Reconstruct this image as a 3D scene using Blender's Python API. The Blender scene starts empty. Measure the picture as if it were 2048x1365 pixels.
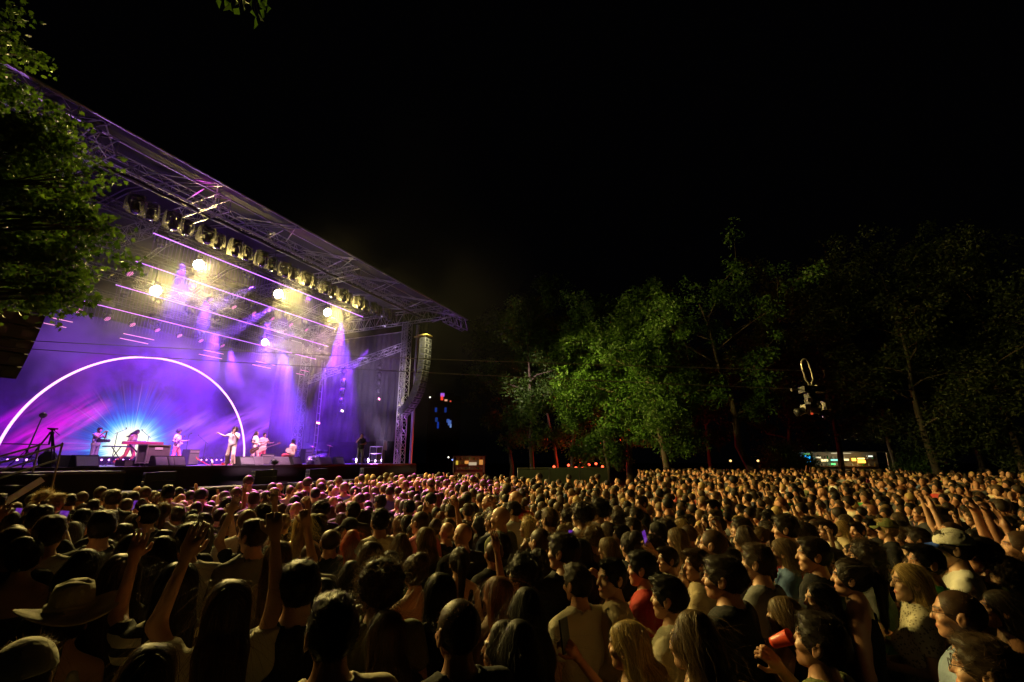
import bpy, math, random
import numpy as np
from mathutils import Vector, Matrix

# ------------------------------------------------------------------ scene, camera, world, exposure
sc = bpy.context.scene
F_PX, HORIZON = 910.0, 921.0                     # focal length and horizon in 2048-px units
PITCH = math.atan((HORIZON - 682.5) / F_PX)
CP, SP, CAMZ = math.cos(PITCH), math.sin(PITCH), 2.3
cam_d = bpy.data.cameras.new('camera'); cam = bpy.data.objects.new('camera', cam_d)
sc.collection.objects.link(cam); sc.camera = cam
cam_d.sensor_width = 36.0; cam_d.lens = 36.0 * F_PX / 2048.0
cam_d.clip_start = 0.05; cam_d.clip_end = 1000
cam.location = (0, 0, CAMZ); cam.rotation_euler = (math.pi / 2 + PITCH, 0, 0)
world = bpy.data.worlds.new('World'); sc.world = world; world.use_nodes = True
bg = world.node_tree.nodes['Background']
bg.inputs[0].default_value = (0.32, 0.30, 0.42, 1); bg.inputs[1].default_value = 0.0012
vs = sc.view_settings
vs.view_transform = 'Standard'; vs.look = 'None'; vs.exposure = 0.0; vs.gamma = 1.0; vs.use_curve_mapping = False
cy = sc.cycles
cy.use_denoising = True; cy.max_bounces = 5; cy.diffuse_bounces = 2; cy.glossy_bounces = 2
cy.transmission_bounces = 4; cy.transparent_max_bounces = 8; cy.volume_bounces = 0
cy.caustics_reflective = False; cy.caustics_refractive = False
cy.sample_clamp_indirect = 2.0; cy.volume_step_rate = 1.0; cy.volume_max_steps = 64

rng = np.random.default_rng(7); random.seed(7)

# ------------------------------------------------------------------ places: stage frame (s along the front, n into the stage, z up)
SE = np.array([0.405, 0.914]); SE /= np.linalg.norm(SE)
SN = np.array([-SE[1], SE[0]]); SP0 = np.array([-12.7, 22.2])
STAGE_ANGLE = math.atan2(SE[1], SE[0])
DECK = 2.06
def S(s, n, z=0.0):
    w = SP0 + s * SE + n * SN
    return Vector((w[0], w[1], z))
def ray(u, v):
    x = (u - 1024) / F_PX; y = (682.5 - v) / F_PX
    return np.array([x, CP - y * SP, SP + y * CP])
def on_n(u, v, n):
    """stage coordinates (s, z) of the direction (u, v) on the vertical plane n"""
    r = ray(u, v); t = (n + SP0 @ SN) / (r[:2] @ SN); w = r[:2] * t
    return float((w - SP0) @ SE), float(r[2] * t + CAMZ)
def on_s(u, v, s):
    r = ray(u, v); t = (s + SP0 @ SE) / (r[:2] @ SE); w = r[:2] * t
    return float((w - SP0) @ SN), float(r[2] * t + CAMZ)
def at_depth(u, v, d):
    r = ray(u, v) * d
    return Vector((r[0], r[1], r[2] + CAMZ))
def project(p):
    X, Y, Z = p[0], p[1], p[2] - CAMZ
    d = Y * CP + Z * SP
    if d < 0.05: return (-9999, -9999, d)
    return (1024 + F_PX * X / d, 682.5 - F_PX * (-Y * SP + Z * CP) / d, d)

# ------------------------------------------------------------------ object helpers
COL = sc.collection
def link(o, parent=None):
    COL.objects.link(o)
    if parent is not None: o.parent = parent
    return o
def tag(o, label=None, cat=None, group=None, kind=None):
    if label: o['label'] = label
    if cat: o['category'] = cat
    if group: o['group'] = group
    if kind: o['kind'] = kind
    return o
def empty(name, loc=(0, 0, 0), rz=0.0):
    o = bpy.data.objects.new(name, None); o.empty_display_size = 0.1
    COL.objects.link(o); o.location = loc; o.rotation_euler = (0, 0, rz)
    return o
def np_mesh(name, verts, faces, mats=(), smooth=True, fmat=None, tint=None, attr='tint'):
    """faces: (n,3) or (n,4) int array, or list of arrays of both"""
    me = bpy.data.meshes.new(name)
    verts = np.asarray(verts, np.float32)
    fl = [np.asarray(f, np.int32) for f in (faces if isinstance(faces, (list, tuple)) else [faces])]
    fl = [f for f in fl if len(f)]
    loops = np.concatenate([f.ravel() for f in fl]); tot = np.concatenate([np.full(len(f), f.shape[1], np.int32) for f in fl])
    st = np.concatenate([[0], np.cumsum(tot)[:-1]]).astype(np.int32)
    me.vertices.add(len(verts)); me.vertices.foreach_set('co', verts.ravel())
    me.loops.add(len(loops)); me.loops.foreach_set('vertex_index', loops)
    me.polygons.add(len(tot)); me.polygons.foreach_set('loop_start', st); me.polygons.foreach_set('loop_total', tot)
    me.polygons.foreach_set('use_smooth', np.full(len(tot), bool(smooth)))
    for m in mats: me.materials.append(m)
    if fmat is not None: me.polygons.foreach_set('material_index', np.asarray(fmat, np.int32))
    if tint is not None:
        a = me.color_attributes.new(attr, 'FLOAT_COLOR', 'POINT')
        t = np.ones((len(verts), 4), np.float32); t[:, :3] = tint
        a.data.foreach_set('color', t.ravel())
    me.update(calc_edges=True)
    return me
class MB:
    """collects simple shapes; build() links them as one mesh object"""
    def __init__(s): s.v = []; s.f = []
    def _add(s, v, f):
        b = len(s.v); s.v.extend(tuple(p) for p in v); s.f.extend(tuple(b + i for i in q) for q in f); return s
    def box(s, c, size, rz=0.0, rot=None, taper=1.0):
        R = rot or Matrix.Rotation(rz, 3, 'Z'); c = Vector(c); hx, hy, hz = (k / 2 for k in size)
        v = []
        for z in (-hz, hz):
            t = 1.0 if z < 0 else taper
            for x, y in ((-hx, -hy), (hx, -hy), (hx, hy), (-hx, hy)): v.append(c + R @ Vector((x * t, y * t, z)))
        return s._add(v, [(3, 2, 1, 0), (4, 5, 6, 7), (0, 1, 5, 4), (1, 2, 6, 5), (2, 3, 7, 6), (3, 0, 4, 7)])
    def tube(s, a, b, r, seg=6, r2=None, caps=True):
        a = Vector(a); b = Vector(b); d = b - a
        if d.length < 1e-6: return s
        d.normalize(); x = d.orthogonal().normalized(); y = d.cross(x); r2 = r if r2 is None else r2
        v = []
        for p, rr in ((a, r), (b, r2)):
            for k in range(seg):
                t = 2 * math.pi * k / seg; v.append(p + x * (math.cos(t) * rr) + y * (math.sin(t) * rr))
        f = [(k, (k + 1) % seg, seg + (k + 1) % seg, seg + k) for k in range(seg)]
        if caps: f += [tuple(range(seg))[::-1], tuple(range(seg, 2 * seg))]
        return s._add(v, f)
    def path(s, pts, r, seg=6):
        rs = r if isinstance(r, (list, tuple)) else [r] * len(pts)
        pts = [Vector(p) for p in pts]; v = []; x = None; n = len(pts)
        for i, p in enumerate(pts):
            d = (pts[min(i + 1, n - 1)] - pts[max(i - 1, 0)]).normalized()
            x = d.orthogonal().normalized() if x is None else (x - d * x.dot(d)).normalized()
            y = d.cross(x)
            for k in range(seg):
                t = 2 * math.pi * k / seg; v.append(p + x * (math.cos(t) * rs[i]) + y * (math.sin(t) * rs[i]))
        f = [(i * seg + k, i * seg + (k + 1) % seg, (i + 1) * seg + (k + 1) % seg, (i + 1) * seg + k) for i in range(n - 1) for k in range(seg)]
        f += [tuple(range(seg))[::-1], tuple(range((n - 1) * seg, n * seg))]
        return s._add(v, f)
    def lathe(s, c, prof, seg=16, axis=None):
        """prof: list of (radius, height) along axis from c"""
        c = Vector(c); d = Vector(axis or (0, 0, 1)).normalized(); x = d.orthogonal().normalized(); y = d.cross(x); v = []
        for r, h in prof:
            for k in range(seg):
                t = 2 * math.pi * k / seg; v.append(c + d * h + x * (math.cos(t) * r) + y * (math.sin(t) * r))
        n = len(prof)
        f = [(i * seg + k, i * seg + (k + 1) % seg, (i + 1) * seg + (k + 1) % seg, (i + 1) * seg + k) for i in range(n - 1) for k in range(seg)]
        f += [tuple(range(seg))[::-1], tuple(range((n - 1) * seg, n * seg))]
        return s._add(v, f)
    def prism(s, poly, a, b):
        """poly: list of Vectors (closed outline); extruded by the vector b - a"""
        d = Vector(b) - Vector(a); n = len(poly)
        v = [Vector(p) for p in poly] + [Vector(p) + d for p in poly]
        f = [tuple(range(n))[::-1], tuple(range(n, 2 * n))] + [(k, (k + 1) % n, n + (k + 1) % n, n + k) for k in range(n)]
        return s._add(v, f)
    def mesh(s, name, mat, smooth=False):
        me = bpy.data.meshes.new(name); me.from_pydata(s.v, [], s.f); me.update()
        if smooth: me.polygons.foreach_set('use_smooth', [True] * len(me.polygons))
        if mat: me.materials.append(mat)
        return me
    def build(s, name, mat, parent=None, smooth=False):
        o = bpy.data.objects.new(name, s.mesh(name, mat, smooth)); link(o)
        if parent is not None:
            o.parent = parent                       # shapes are given in the parent's own space
        return o
def copy_tree(o, parent=None):
    c = o.copy(); COL.objects.link(c); c.parent = parent
    for ch in o.children: copy_tree(ch, c)
    return c

# ------------------------------------------------------------------ materials
MATS = {}
def mat(name, col=(0.5, 0.5, 0.5), rough=0.6, metal=0.0, emit=None, strength=1.0, spec=0.5, noise=0.0, nscale=8.0, bump=0.0):
    if name in MATS: return MATS[name]
    m = bpy.data.materials.new(name); m.use_nodes = True; nt = m.node_tree; b = nt.nodes['Principled BSDF']
    b.inputs['Base Color'].default_value = (*col, 1); b.inputs['Roughness'].default_value = rough
    b.inputs['Metallic'].default_value = metal; b.inputs['Specular IOR Level'].default_value = spec
    if emit:
        b.inputs['Emission Color'].default_value = (*emit, 1); b.inputs['Emission Strength'].default_value = strength
    if noise or bump:
        tc = nt.nodes.new('ShaderNodeTexCoord'); nz = nt.nodes.new('ShaderNodeTexNoise')
        nz.inputs['Scale'].default_value = nscale; nz.inputs['Detail'].default_value = 5
        nt.links.new(tc.outputs['Object'], nz.inputs['Vector'])
        if noise:
            mx = nt.nodes.new('ShaderNodeMix'); mx.data_type = 'RGBA'; mx.blend_type = 'MIX'
            mx.inputs[6].default_value = (*[c * (1 - noise) for c in col], 1); mx.inputs[7].default_value = (*[min(1, c * (1 + noise)) for c in col], 1)
            nt.links.new(nz.outputs['Fac'], mx.inputs[0]); nt.links.new(mx.outputs[2], b.inputs['Base Color'])
        if bump:
            bp = nt.nodes.new('ShaderNodeBump'); bp.inputs['Strength'].default_value = bump; bp.inputs['Distance'].default_value = 0.02
            nt.links.new(nz.outputs['Fac'], bp.inputs['Height']); nt.links.new(bp.outputs['Normal'], b.inputs['Normal'])
    MATS[name] = m
    return m
def glow(name, col, strength):
    m = mat(name, (0.02, 0.02, 0.02), emit=col, strength=strength)
    return m
# ------------------------------------------------------------------ people: smooth solids meshed from distance fields
def rcone(P, a, b, r1, r2):
    a = np.asarray(a, np.float32); b = np.asarray(b, np.float32); ba = b - a
    pa = P - a; h = np.clip((pa @ ba) / max(float(ba @ ba), 1e-9), 0, 1)
    d = pa - h[..., None] * ba
    return np.sqrt((d * d).sum(-1)) - (r1 + (r2 - r1) * h)
def ell(P, c, r, rot=None):
    q = P - np.asarray(c, np.float32)
    if rot is not None: q = q @ np.asarray(rot, np.float32)
    q = q / np.asarray(r, np.float32)
    k = np.sqrt((q * q).sum(-1)); 
    return (k - 1) * float(min(r)) * (0.55 + 0.45 * k ** 0)
def smin(a, b, k):
    h = np.clip(0.5 + 0.5 * (b - a) / k, 0, 1)
    return b + (a - b) * h - k * h * (1 - h)
def net(fn, lo, hi, h):
    """surface nets of fn(P) < 0 on a grid of step h: returns verts, quads"""
    lo = np.asarray(lo, float); hi = np.asarray(hi, float)
    n = np.maximum(2, np.ceil((hi - lo) / h).astype(int) + 1)
    ax = [lo[i] + h * np.arange(n[i]) for i in range(3)]
    G = np.stack(np.meshgrid(*ax, indexing='ij'), -1).astype(np.float32)
    V = fn(G.reshape(-1, 3)).reshape(n).astype(np.float32)
    V[V == 0] = 1e-6
    I = V < 0
    nx, ny, nz = n
    cs = lambda A, i, j, k: A[i:nx - 1 + i, j:ny - 1 + j, k:nz - 1 + k]
    cnt = np.zeros((nx - 1, ny - 1, nz - 1), np.float32); acc = np.zeros((nx - 1, ny - 1, nz - 1, 3), np.float32)
    C = [(i, j, k) for i in (0, 1) for j in (0, 1) for k in (0, 1)]
    for a in C:
        for d in range(3):
            if a[d]: continue
            b = list(a); b[d] = 1
            va, vb = cs(V, *a), cs(V, *b); m = (va < 0) != (vb < 0)
            t = np.where(m, va / np.where(m, va - vb, 1), 0)
            cnt += m
            for e in range(3):
                acc[..., e] += np.where(m, a[e] + (t if e == d else 0), 0)
    act = cnt > 0
    idx = np.full(act.shape, -1, np.int64); idx[act] = np.arange(act.sum())
    base = np.stack(np.nonzero(act), -1)
    verts = lo + h * (base + acc[act] / cnt[act][:, None])
    quads = []
    for d in range(3):
        e1, e2 = (d + 1) % 3, (d + 2) % 3
        sl = [slice(None)] * 3; sl[d] = slice(0, n[d] - 1); s2 = [slice(None)] * 3; s2[d] = slice(1, n[d])
        cr = I[tuple(sl)] != I[tuple(s2)]
        p = np.stack(np.nonzero(cr), -1)
        ok = (p[:, e1] > 0) & (p[:, e1] < n[e1] - 1) & (p[:, e2] > 0) & (p[:, e2] < n[e2] - 1); p = p[ok]
        ins = I[tuple(p.T)]
        def g(o1, o2):
            q = p.copy(); q[:, e1] += o1; q[:, e2] += o2; return idx[tuple(q.T)]
        Q = np.stack([g(-1, -1), g(0, -1), g(0, 0), g(-1, 0)], -1)
        Q[~ins] = Q[~ins][:, ::-1]
        quads.append(Q)
    return verts.astype(np.float32), np.concatenate(quads)
def rot_z(a): c, s = math.cos(a), math.sin(a); return np.array([[c, -s, 0], [s, c, 0], [0, 0, 1]], np.float32)
def rot_x(a): c, s = math.cos(a), math.sin(a); return np.array([[1, 0, 0], [0, c, -s], [0, s, c]], np.float32)

NECK = np.array([0, -0.015, 1.53], np.float32)       # pivot of the head
HEADUP = 0.022
def head_sdf(P, fem):
    w = 0.95 if fem else 1.0
    d = ell(P, (0, -0.012, 1.655), (0.077 * w, 0.097 * w, 0.093))
    d = smin(d, ell(P, (0, 0.028, 1.592), (0.057 * w, 0.06, 0.073)), 0.03)
    d = smin(d, ell(P, (0, 0.07, 1.54), (0.026 * w, 0.022, 0.02)), 0.025)                 # chin
    d = smin(d, rcone(P, (0, 0.088, 1.645), (0, 0.1045, 1.609), 0.008, 0.0115 * w), 0.014)  # nose
    d = smin(d, ell(P, (0, 0.086, 1.573), (0.024, 0.013, 0.011)), 0.01)                   # mouth
    for sx in (-1, 1):
        d = -smin(-d, ell(P, (sx * 0.033, 0.1, 1.64), (0.018, 0.018, 0.012)), 0.014)       # eye socket
        d = smin(d, ell(P, (sx * 0.032, 0.072, 1.64), (0.0135, 0.0135, 0.0115)), 0.004)   # eyeball
        d = smin(d, ell(P, (sx * 0.045, 0.06, 1.61), (0.022, 0.025, 0.018)), 0.02)         # cheek
        d = smin(d, rcone(P, (sx * 0.015, 0.088, 1.661), (sx * 0.05, 0.072, 1.66), 0.007, 0.006), 0.012)  # brow
        e = ell(P, (sx * 0.082 * w, -0.012, 1.628), (0.010, 0.021, 0.034), rot_x(0.25))
        e = -smin(-e, ell(P, (sx * 0.094 * w, -0.007, 1.63), (0.010, 0.011, 0.02), rot_x(0.25)), 0.006)
        d = smin(d, e, 0.008)
    return d
def head_tint(P, fem):
    """what is not plain skin on a face: lips, eyes, brows"""
    t = np.ones((len(P), 3), np.float32)
    for sx in (-1, 1):
        eye = ((P - np.array([sx * 0.032, 0.083, 1.64])) / np.array([0.013, 0.012, 0.0075]))
        m = (eye ** 2).sum(-1) < 1; t[m] = (1.4, 1.5, 1.6)
        m &= (np.abs(P[:, 0] - sx * 0.032) < 0.006); t[m] = (0.05, 0.04, 0.04)
        b = ((P - np.array([sx * 0.033, 0.08, 1.664])) / np.array([0.024, 0.022, 0.0065]))
        t[(b ** 2).sum(-1) < 1] = (0.12, 0.1, 0.1)
    l = ((P - np.array([0, 0.1, 1.573])) / np.array([0.025, 0.02, 0.010]))
    t[(l ** 2).sum(-1) < 1] = (0.85, 0.42, 0.42)
    return t
def arm_prims(A, fem, R=1.0):
    """A: shoulder, elbow, wrist"""
    k = 0.84 if fem else 1.0
    s, e, w = A
    return [(s, e, 0.052 * k * R, 0.041 * k * R), (e, w, 0.042 * k * R, 0.027 * k * R)]
def torso_sdf(P, fem, hips=1.0):
    if fem:
        d = ell(P, (0, -0.005, 1.32), (0.155, 0.10, 0.17))
        d = smin(d, ell(P, (0, 0, 1.13), (0.128, 0.095, 0.14)), 0.08)
        d = smin(d, ell(P, (0, -0.01, 0.95), (0.178, 0.125, 0.13)), 0.07)
        d = smin(d, rcone(P, (-0.135, -0.015, 1.425), (0.135, -0.015, 1.425), 0.05, 0.05), 0.05)
        for sx in (-1, 1): d = smin(d, ell(P, (sx * 0.075, 0.085, 1.29), (0.062, 0.06, 0.06)), 0.03)
    else:
        d = ell(P, (0, -0.005, 1.32), (0.19, 0.12, 0.18))
        d = smin(d, ell(P, (0, 0, 1.12), (0.155, 0.11, 0.15)), 0.08)
        d = smin(d, ell(P, (0, -0.005, 0.96), (0.168, 0.12, 0.12)), 0.07)
        d = smin(d, rcone(P, (-0.165, -0.015, 1.43), (0.165, -0.015, 1.43), 0.06, 0.06), 0.05)
    d = smin(d, rcone(P, (-0.09, -0.03, 1.46), (0, -0.02, 1.5), 0.045, 0.05), 0.04)
    d = smin(d, rcone(P, (0.09, -0.03, 1.46), (0, -0.02, 1.5), 0.045, 0.05), 0.04)
    return d
LEGS = {'stand': [((-0.09, 0, 0.93), (-0.11, 0.02, 0.49), (-0.11, -0.02, 0.09), (-0.12, 0.13, 0.035)),
                  ((0.09, 0, 0.93), (0.11, 0.02, 0.49), (0.11, -0.02, 0.09), (0.12, 0.13, 0.035))]}
def body_sdf(P, fem, arms, legs, head, hands=True):
    d = torso_sdf(P, fem)
    r = 0.047 if fem else 0.056
    d = smin(d, rcone(P, (0, -0.025, 1.46), (0, -0.01, 1.6), r, r * 0.95), 0.03)
    for A in arms:
        for a, b, r1, r2 in arm_prims(A, fem): d = smin(d, rcone(P, a, b, r1, r2), 0.025)
    for hip, kn, an, toe in legs:
        d = smin(d, rcone(P, hip, kn, 0.085, 0.055), 0.03); d = smin(d, rcone(P, kn, an, 0.056, 0.036), 0.02)
        d = smin(d, rcone(P, (an[0], an[1] - 0.03, 0.045 + an[2] - 0.09), toe, 0.042, 0.033), 0.02)
    return d
def hand_prims(A, mode, side):
    """finger capsules for the hand at the end of arm A; side -1 left, 1 right"""
    e, w = np.asarray(A[1], float), np.asarray(A[2], float)
    d = (w - e) / np.linalg.norm(w - e)
    fwd = np.array([0, 1, 0.0]) if abs(d[1]) < 0.8 else np.array([0, 0, 1.0])
    x = np.cross(d, fwd); x /= np.linalg.norm(x); nrm = np.cross(x, d)        # x across the knuckles, nrm palm normal
    x = x * side
    pr = [(w, w + d * 0.05, 0.027, 0.03), (w + d * 0.045 - x * 0.018, w + d * 0.075 - x * 0.02, 0.02, 0.016), (w + d * 0.045 + x * 0.016, w + d * 0.08 + x * 0.02, 0.02, 0.016)]
    curl = {'open': 0.18, 'relax': 0.55, 'grip': 1.25, 'fist': 1.5}[mode]
    for i, (o, L) in enumerate(((0.03, 0.070), (0.011, 0.079), (-0.009, 0.074), (-0.027, 0.058))):
        p = w + d * 0.085 + x * o; a = curl * 0.4; spread = 0.10 * (1.2 - curl) * (1.5 - i) * 0.5
        for k, fr in enumerate((0.45, 0.32, 0.23)):
            q = p + (d * math.cos(a) + nrm * math.sin(a) + x * spread) * (L * fr)
            pr.append((p, q, 0.0088 - 0.0009 * k, 0.0082 - 0.0009 * k)); p = q; a += curl * 0.75
    p = w + d * 0.03 + x * 0.026; v = d * 0.62 + x * 0.62 + nrm * 0.42
    q = p + v * 0.042; pr.append((p, q, 0.013, 0.0105)); v2 = d * 0.9 + x * 0.15 + nrm * (0.2 + 0.3 * curl); pr.append((q, q + v2 * 0.034, 0.0103, 0.0085))
    return pr
def head_xf(P, yaw, tilt):
    """world point -> unrotated head space"""
    return (P - NECK) @ (rot_z(yaw) @ rot_x(tilt)) + NECK
def person_mesh(name, fem, arms, hands, legs='stand', yaw=0.0, tilt=0.0, h=0.013, hh=0.0075, material=None, zmin=None, hand_h=0.0055):
    L = LEGS[legs] if isinstance(legs, str) else legs
    pts = np.array([p for A in arms for p in A] + [p for l in L for p in l] + [(-0.25, -0.2, 1.0), (0.25, 0.2, 1.5)])
    lo, hi = pts.min(0) - 0.1, pts.max(0) + 0.1; hi[2] = max(1.6, pts[:, 2].max() + 0.06); lo[2] = -0.02
    if zmin is not None: lo[2] = zmin
    V, Q = net(lambda P: body_sdf(P, fem, arms, L, None), lo, hi, h)
    T = np.ones((len(V), 3), np.float32)
    vs_, qs_, ts_ = [V], [Q], [T]
    hv, hq = net(lambda P: head_sdf(P, fem), (-0.115, -0.13, 1.5), (0.115, 0.145, 1.77), hh)
    ht = head_tint(hv, fem)
    M = rot_z(yaw) @ rot_x(tilt)
    hv = (hv - NECK + np.array([0, 0, HEADUP])) @ M.T + NECK
    n = len(V); vs_.append(hv); qs_.append(hq + n); ts_.append(ht); n += len(hv)
    for k, (A, mode) in enumerate(zip(arms, hands)):
        if mode is None: continue
        pr = hand_prims(A, mode, (-1, 1)[k])
        ap = np.array([p for q in pr for p in q[:2]])
        def f(P, pr=pr):
            d = rcone(P, *pr[0])
            for q in pr[1:3]: d = smin(d, rcone(P, *q), 0.012)
            for q in pr[3:]: d = smin(d, rcone(P, *q), 0.004)
            return d
        v, q = net(f, ap.min(0) - 0.035, ap.max(0) + 0.035, hand_h)
        vs_.append(v); qs_.append(q + n); ts_.append(np.ones((len(v), 3), np.float32)); n += len(v)
    return np_mesh(name, np.concatenate(vs_), np.concatenate(qs_), [material] if material else [], True, tint=np.concatenate(ts_))
def folds(P, amp, seed=0.0):
    x, y, z = P[:, 0], P[:, 1], P[:, 2]
    return amp * (np.sin(17 * x + 9 * z + 3 * np.sin(7 * z + seed) + seed) * 0.6 + np.sin(31 * z - 13 * x + 5 * np.sin(6 * y + seed)) * 0.4 + np.sin(23 * y + 19 * z + seed * 2) * 0.5)
def top_mesh(name, fem, arms, kind, material, h=0.014, seed=0.0):
    """t-shirt, long sleeves or tank top over the torso"""
    def f(P):
        d = torso_sdf(P, fem) - 0.012 + folds(P, 0.009, seed)
        loose = 0.016 * np.clip((1.25 - P[:, 2]) / 0.35, 0, 1); d = d - loose
        if kind == 'tank':
            d = np.maximum(d, np.abs(P[:, 0]) - (0.125 if fem else 0.155) + 0.25 * np.clip(P[:, 2] - 1.36, 0, 1))
            d = np.maximum(d, P[:, 2] - 1.455)
            scoop = ell(P, (0, 0.09, 1.45), (0.075, 0.12, 0.12)); d = np.maximum(d, -scoop)
            scoop = ell(P, (0, -0.12, 1.47), (0.07, 0.1, 0.12)); d = np.maximum(d, -scoop)
        elif kind == 'bandeau':
            d = np.maximum(d, P[:, 2] - 1.33)
        else:
            for A in arms:
                s, e, w = (np.asarray(q, float) for q in A)
                if kind == 'long':
                    dd = rcone(P, s, e, 0.068, 0.056); dd = smin(dd, rcone(P, e, e + (w - e) * 0.9, 0.055, 0.042), 0.02)
                else:
                    dd = rcone(P, s, s + (e - s) * 0.62, 0.07 if not fem else 0.06, 0.066 if not fem else 0.056)
                    ax = (e - s) / np.linalg.norm(e - s); cut = (P - (s + (e - s) * 0.6)) @ ax.astype(np.float32)
                    dd = np.maximum(dd, cut)
                d = smin(d, dd + folds(P, 0.004, seed + 1), 0.02)
            rho = np.sqrt(P[:, 0] ** 2 + (P[:, 1] + 0.02) ** 2)
            hole = np.minimum((0.073 if not fem else 0.066) + 0.2 * np.clip(P[:, 1], 0, 0.1) - rho, P[:, 2] - 1.452 + 0.3 * np.clip(P[:, 1], 0, 0.2))
            d = np.maximum(d - 0.006 * ((hole > -0.016) & (P[:, 2] > 1.44)), np.maximum(hole, P[:, 2] - 1.55))
        return np.maximum(d, 0.86 - P[:, 2] + (0.10 if kind in ('tank', 'bandeau') and fem else 0))
    pts = np.array([p for A in arms for p in A] + [(-0.25, -0.19, 1.0), (0.25, 0.2, 1.5)])
    if kind in ('tank', 'bandeau'): pts = pts[-2:]
    lo, hi = pts.min(0) - 0.1, pts.max(0) + 0.1; lo[2] = 0.84; hi[2] = max(hi[2], 1.54)
    v, q = net(f, lo, hi, h)
    return np_mesh(name, v, q, [material], True)
def trousers_mesh(name, legs, material, h=0.018, flare=0.0):
    L = LEGS[legs] if isinstance(legs, str) else legs
    def f(P):
        d = torso_sdf(P, False) - 0.014
        d = np.maximum(d, P[:, 2] - 1.02)
        for hip, kn, an, toe in L:
            d = smin(d, rcone(P, hip, kn, 0.1, 0.075 + flare * 0.3), 0.03); d = smin(d, rcone(P, kn, an, 0.075 + flare * 0.3, 0.06 + flare), 0.02)
        return np.maximum(np.maximum(d + folds(P, 0.004, 3), P[:, 2] - 1.02), 0.07 - P[:, 2])
    pts = np.array([p for l in L for p in l] + [(-0.25, -0.19, 0.9), (0.25, 0.2, 1.0)])
    lo, hi = pts.min(0) - 0.12, pts.max(0) + 0.12; lo[2] = 0.0; hi[2] = max(1.06, pts[:, 2].max() + 0.1)
    v, q = net(f, lo, hi, h)
    return np_mesh(name, v, q, [material], True)

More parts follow.
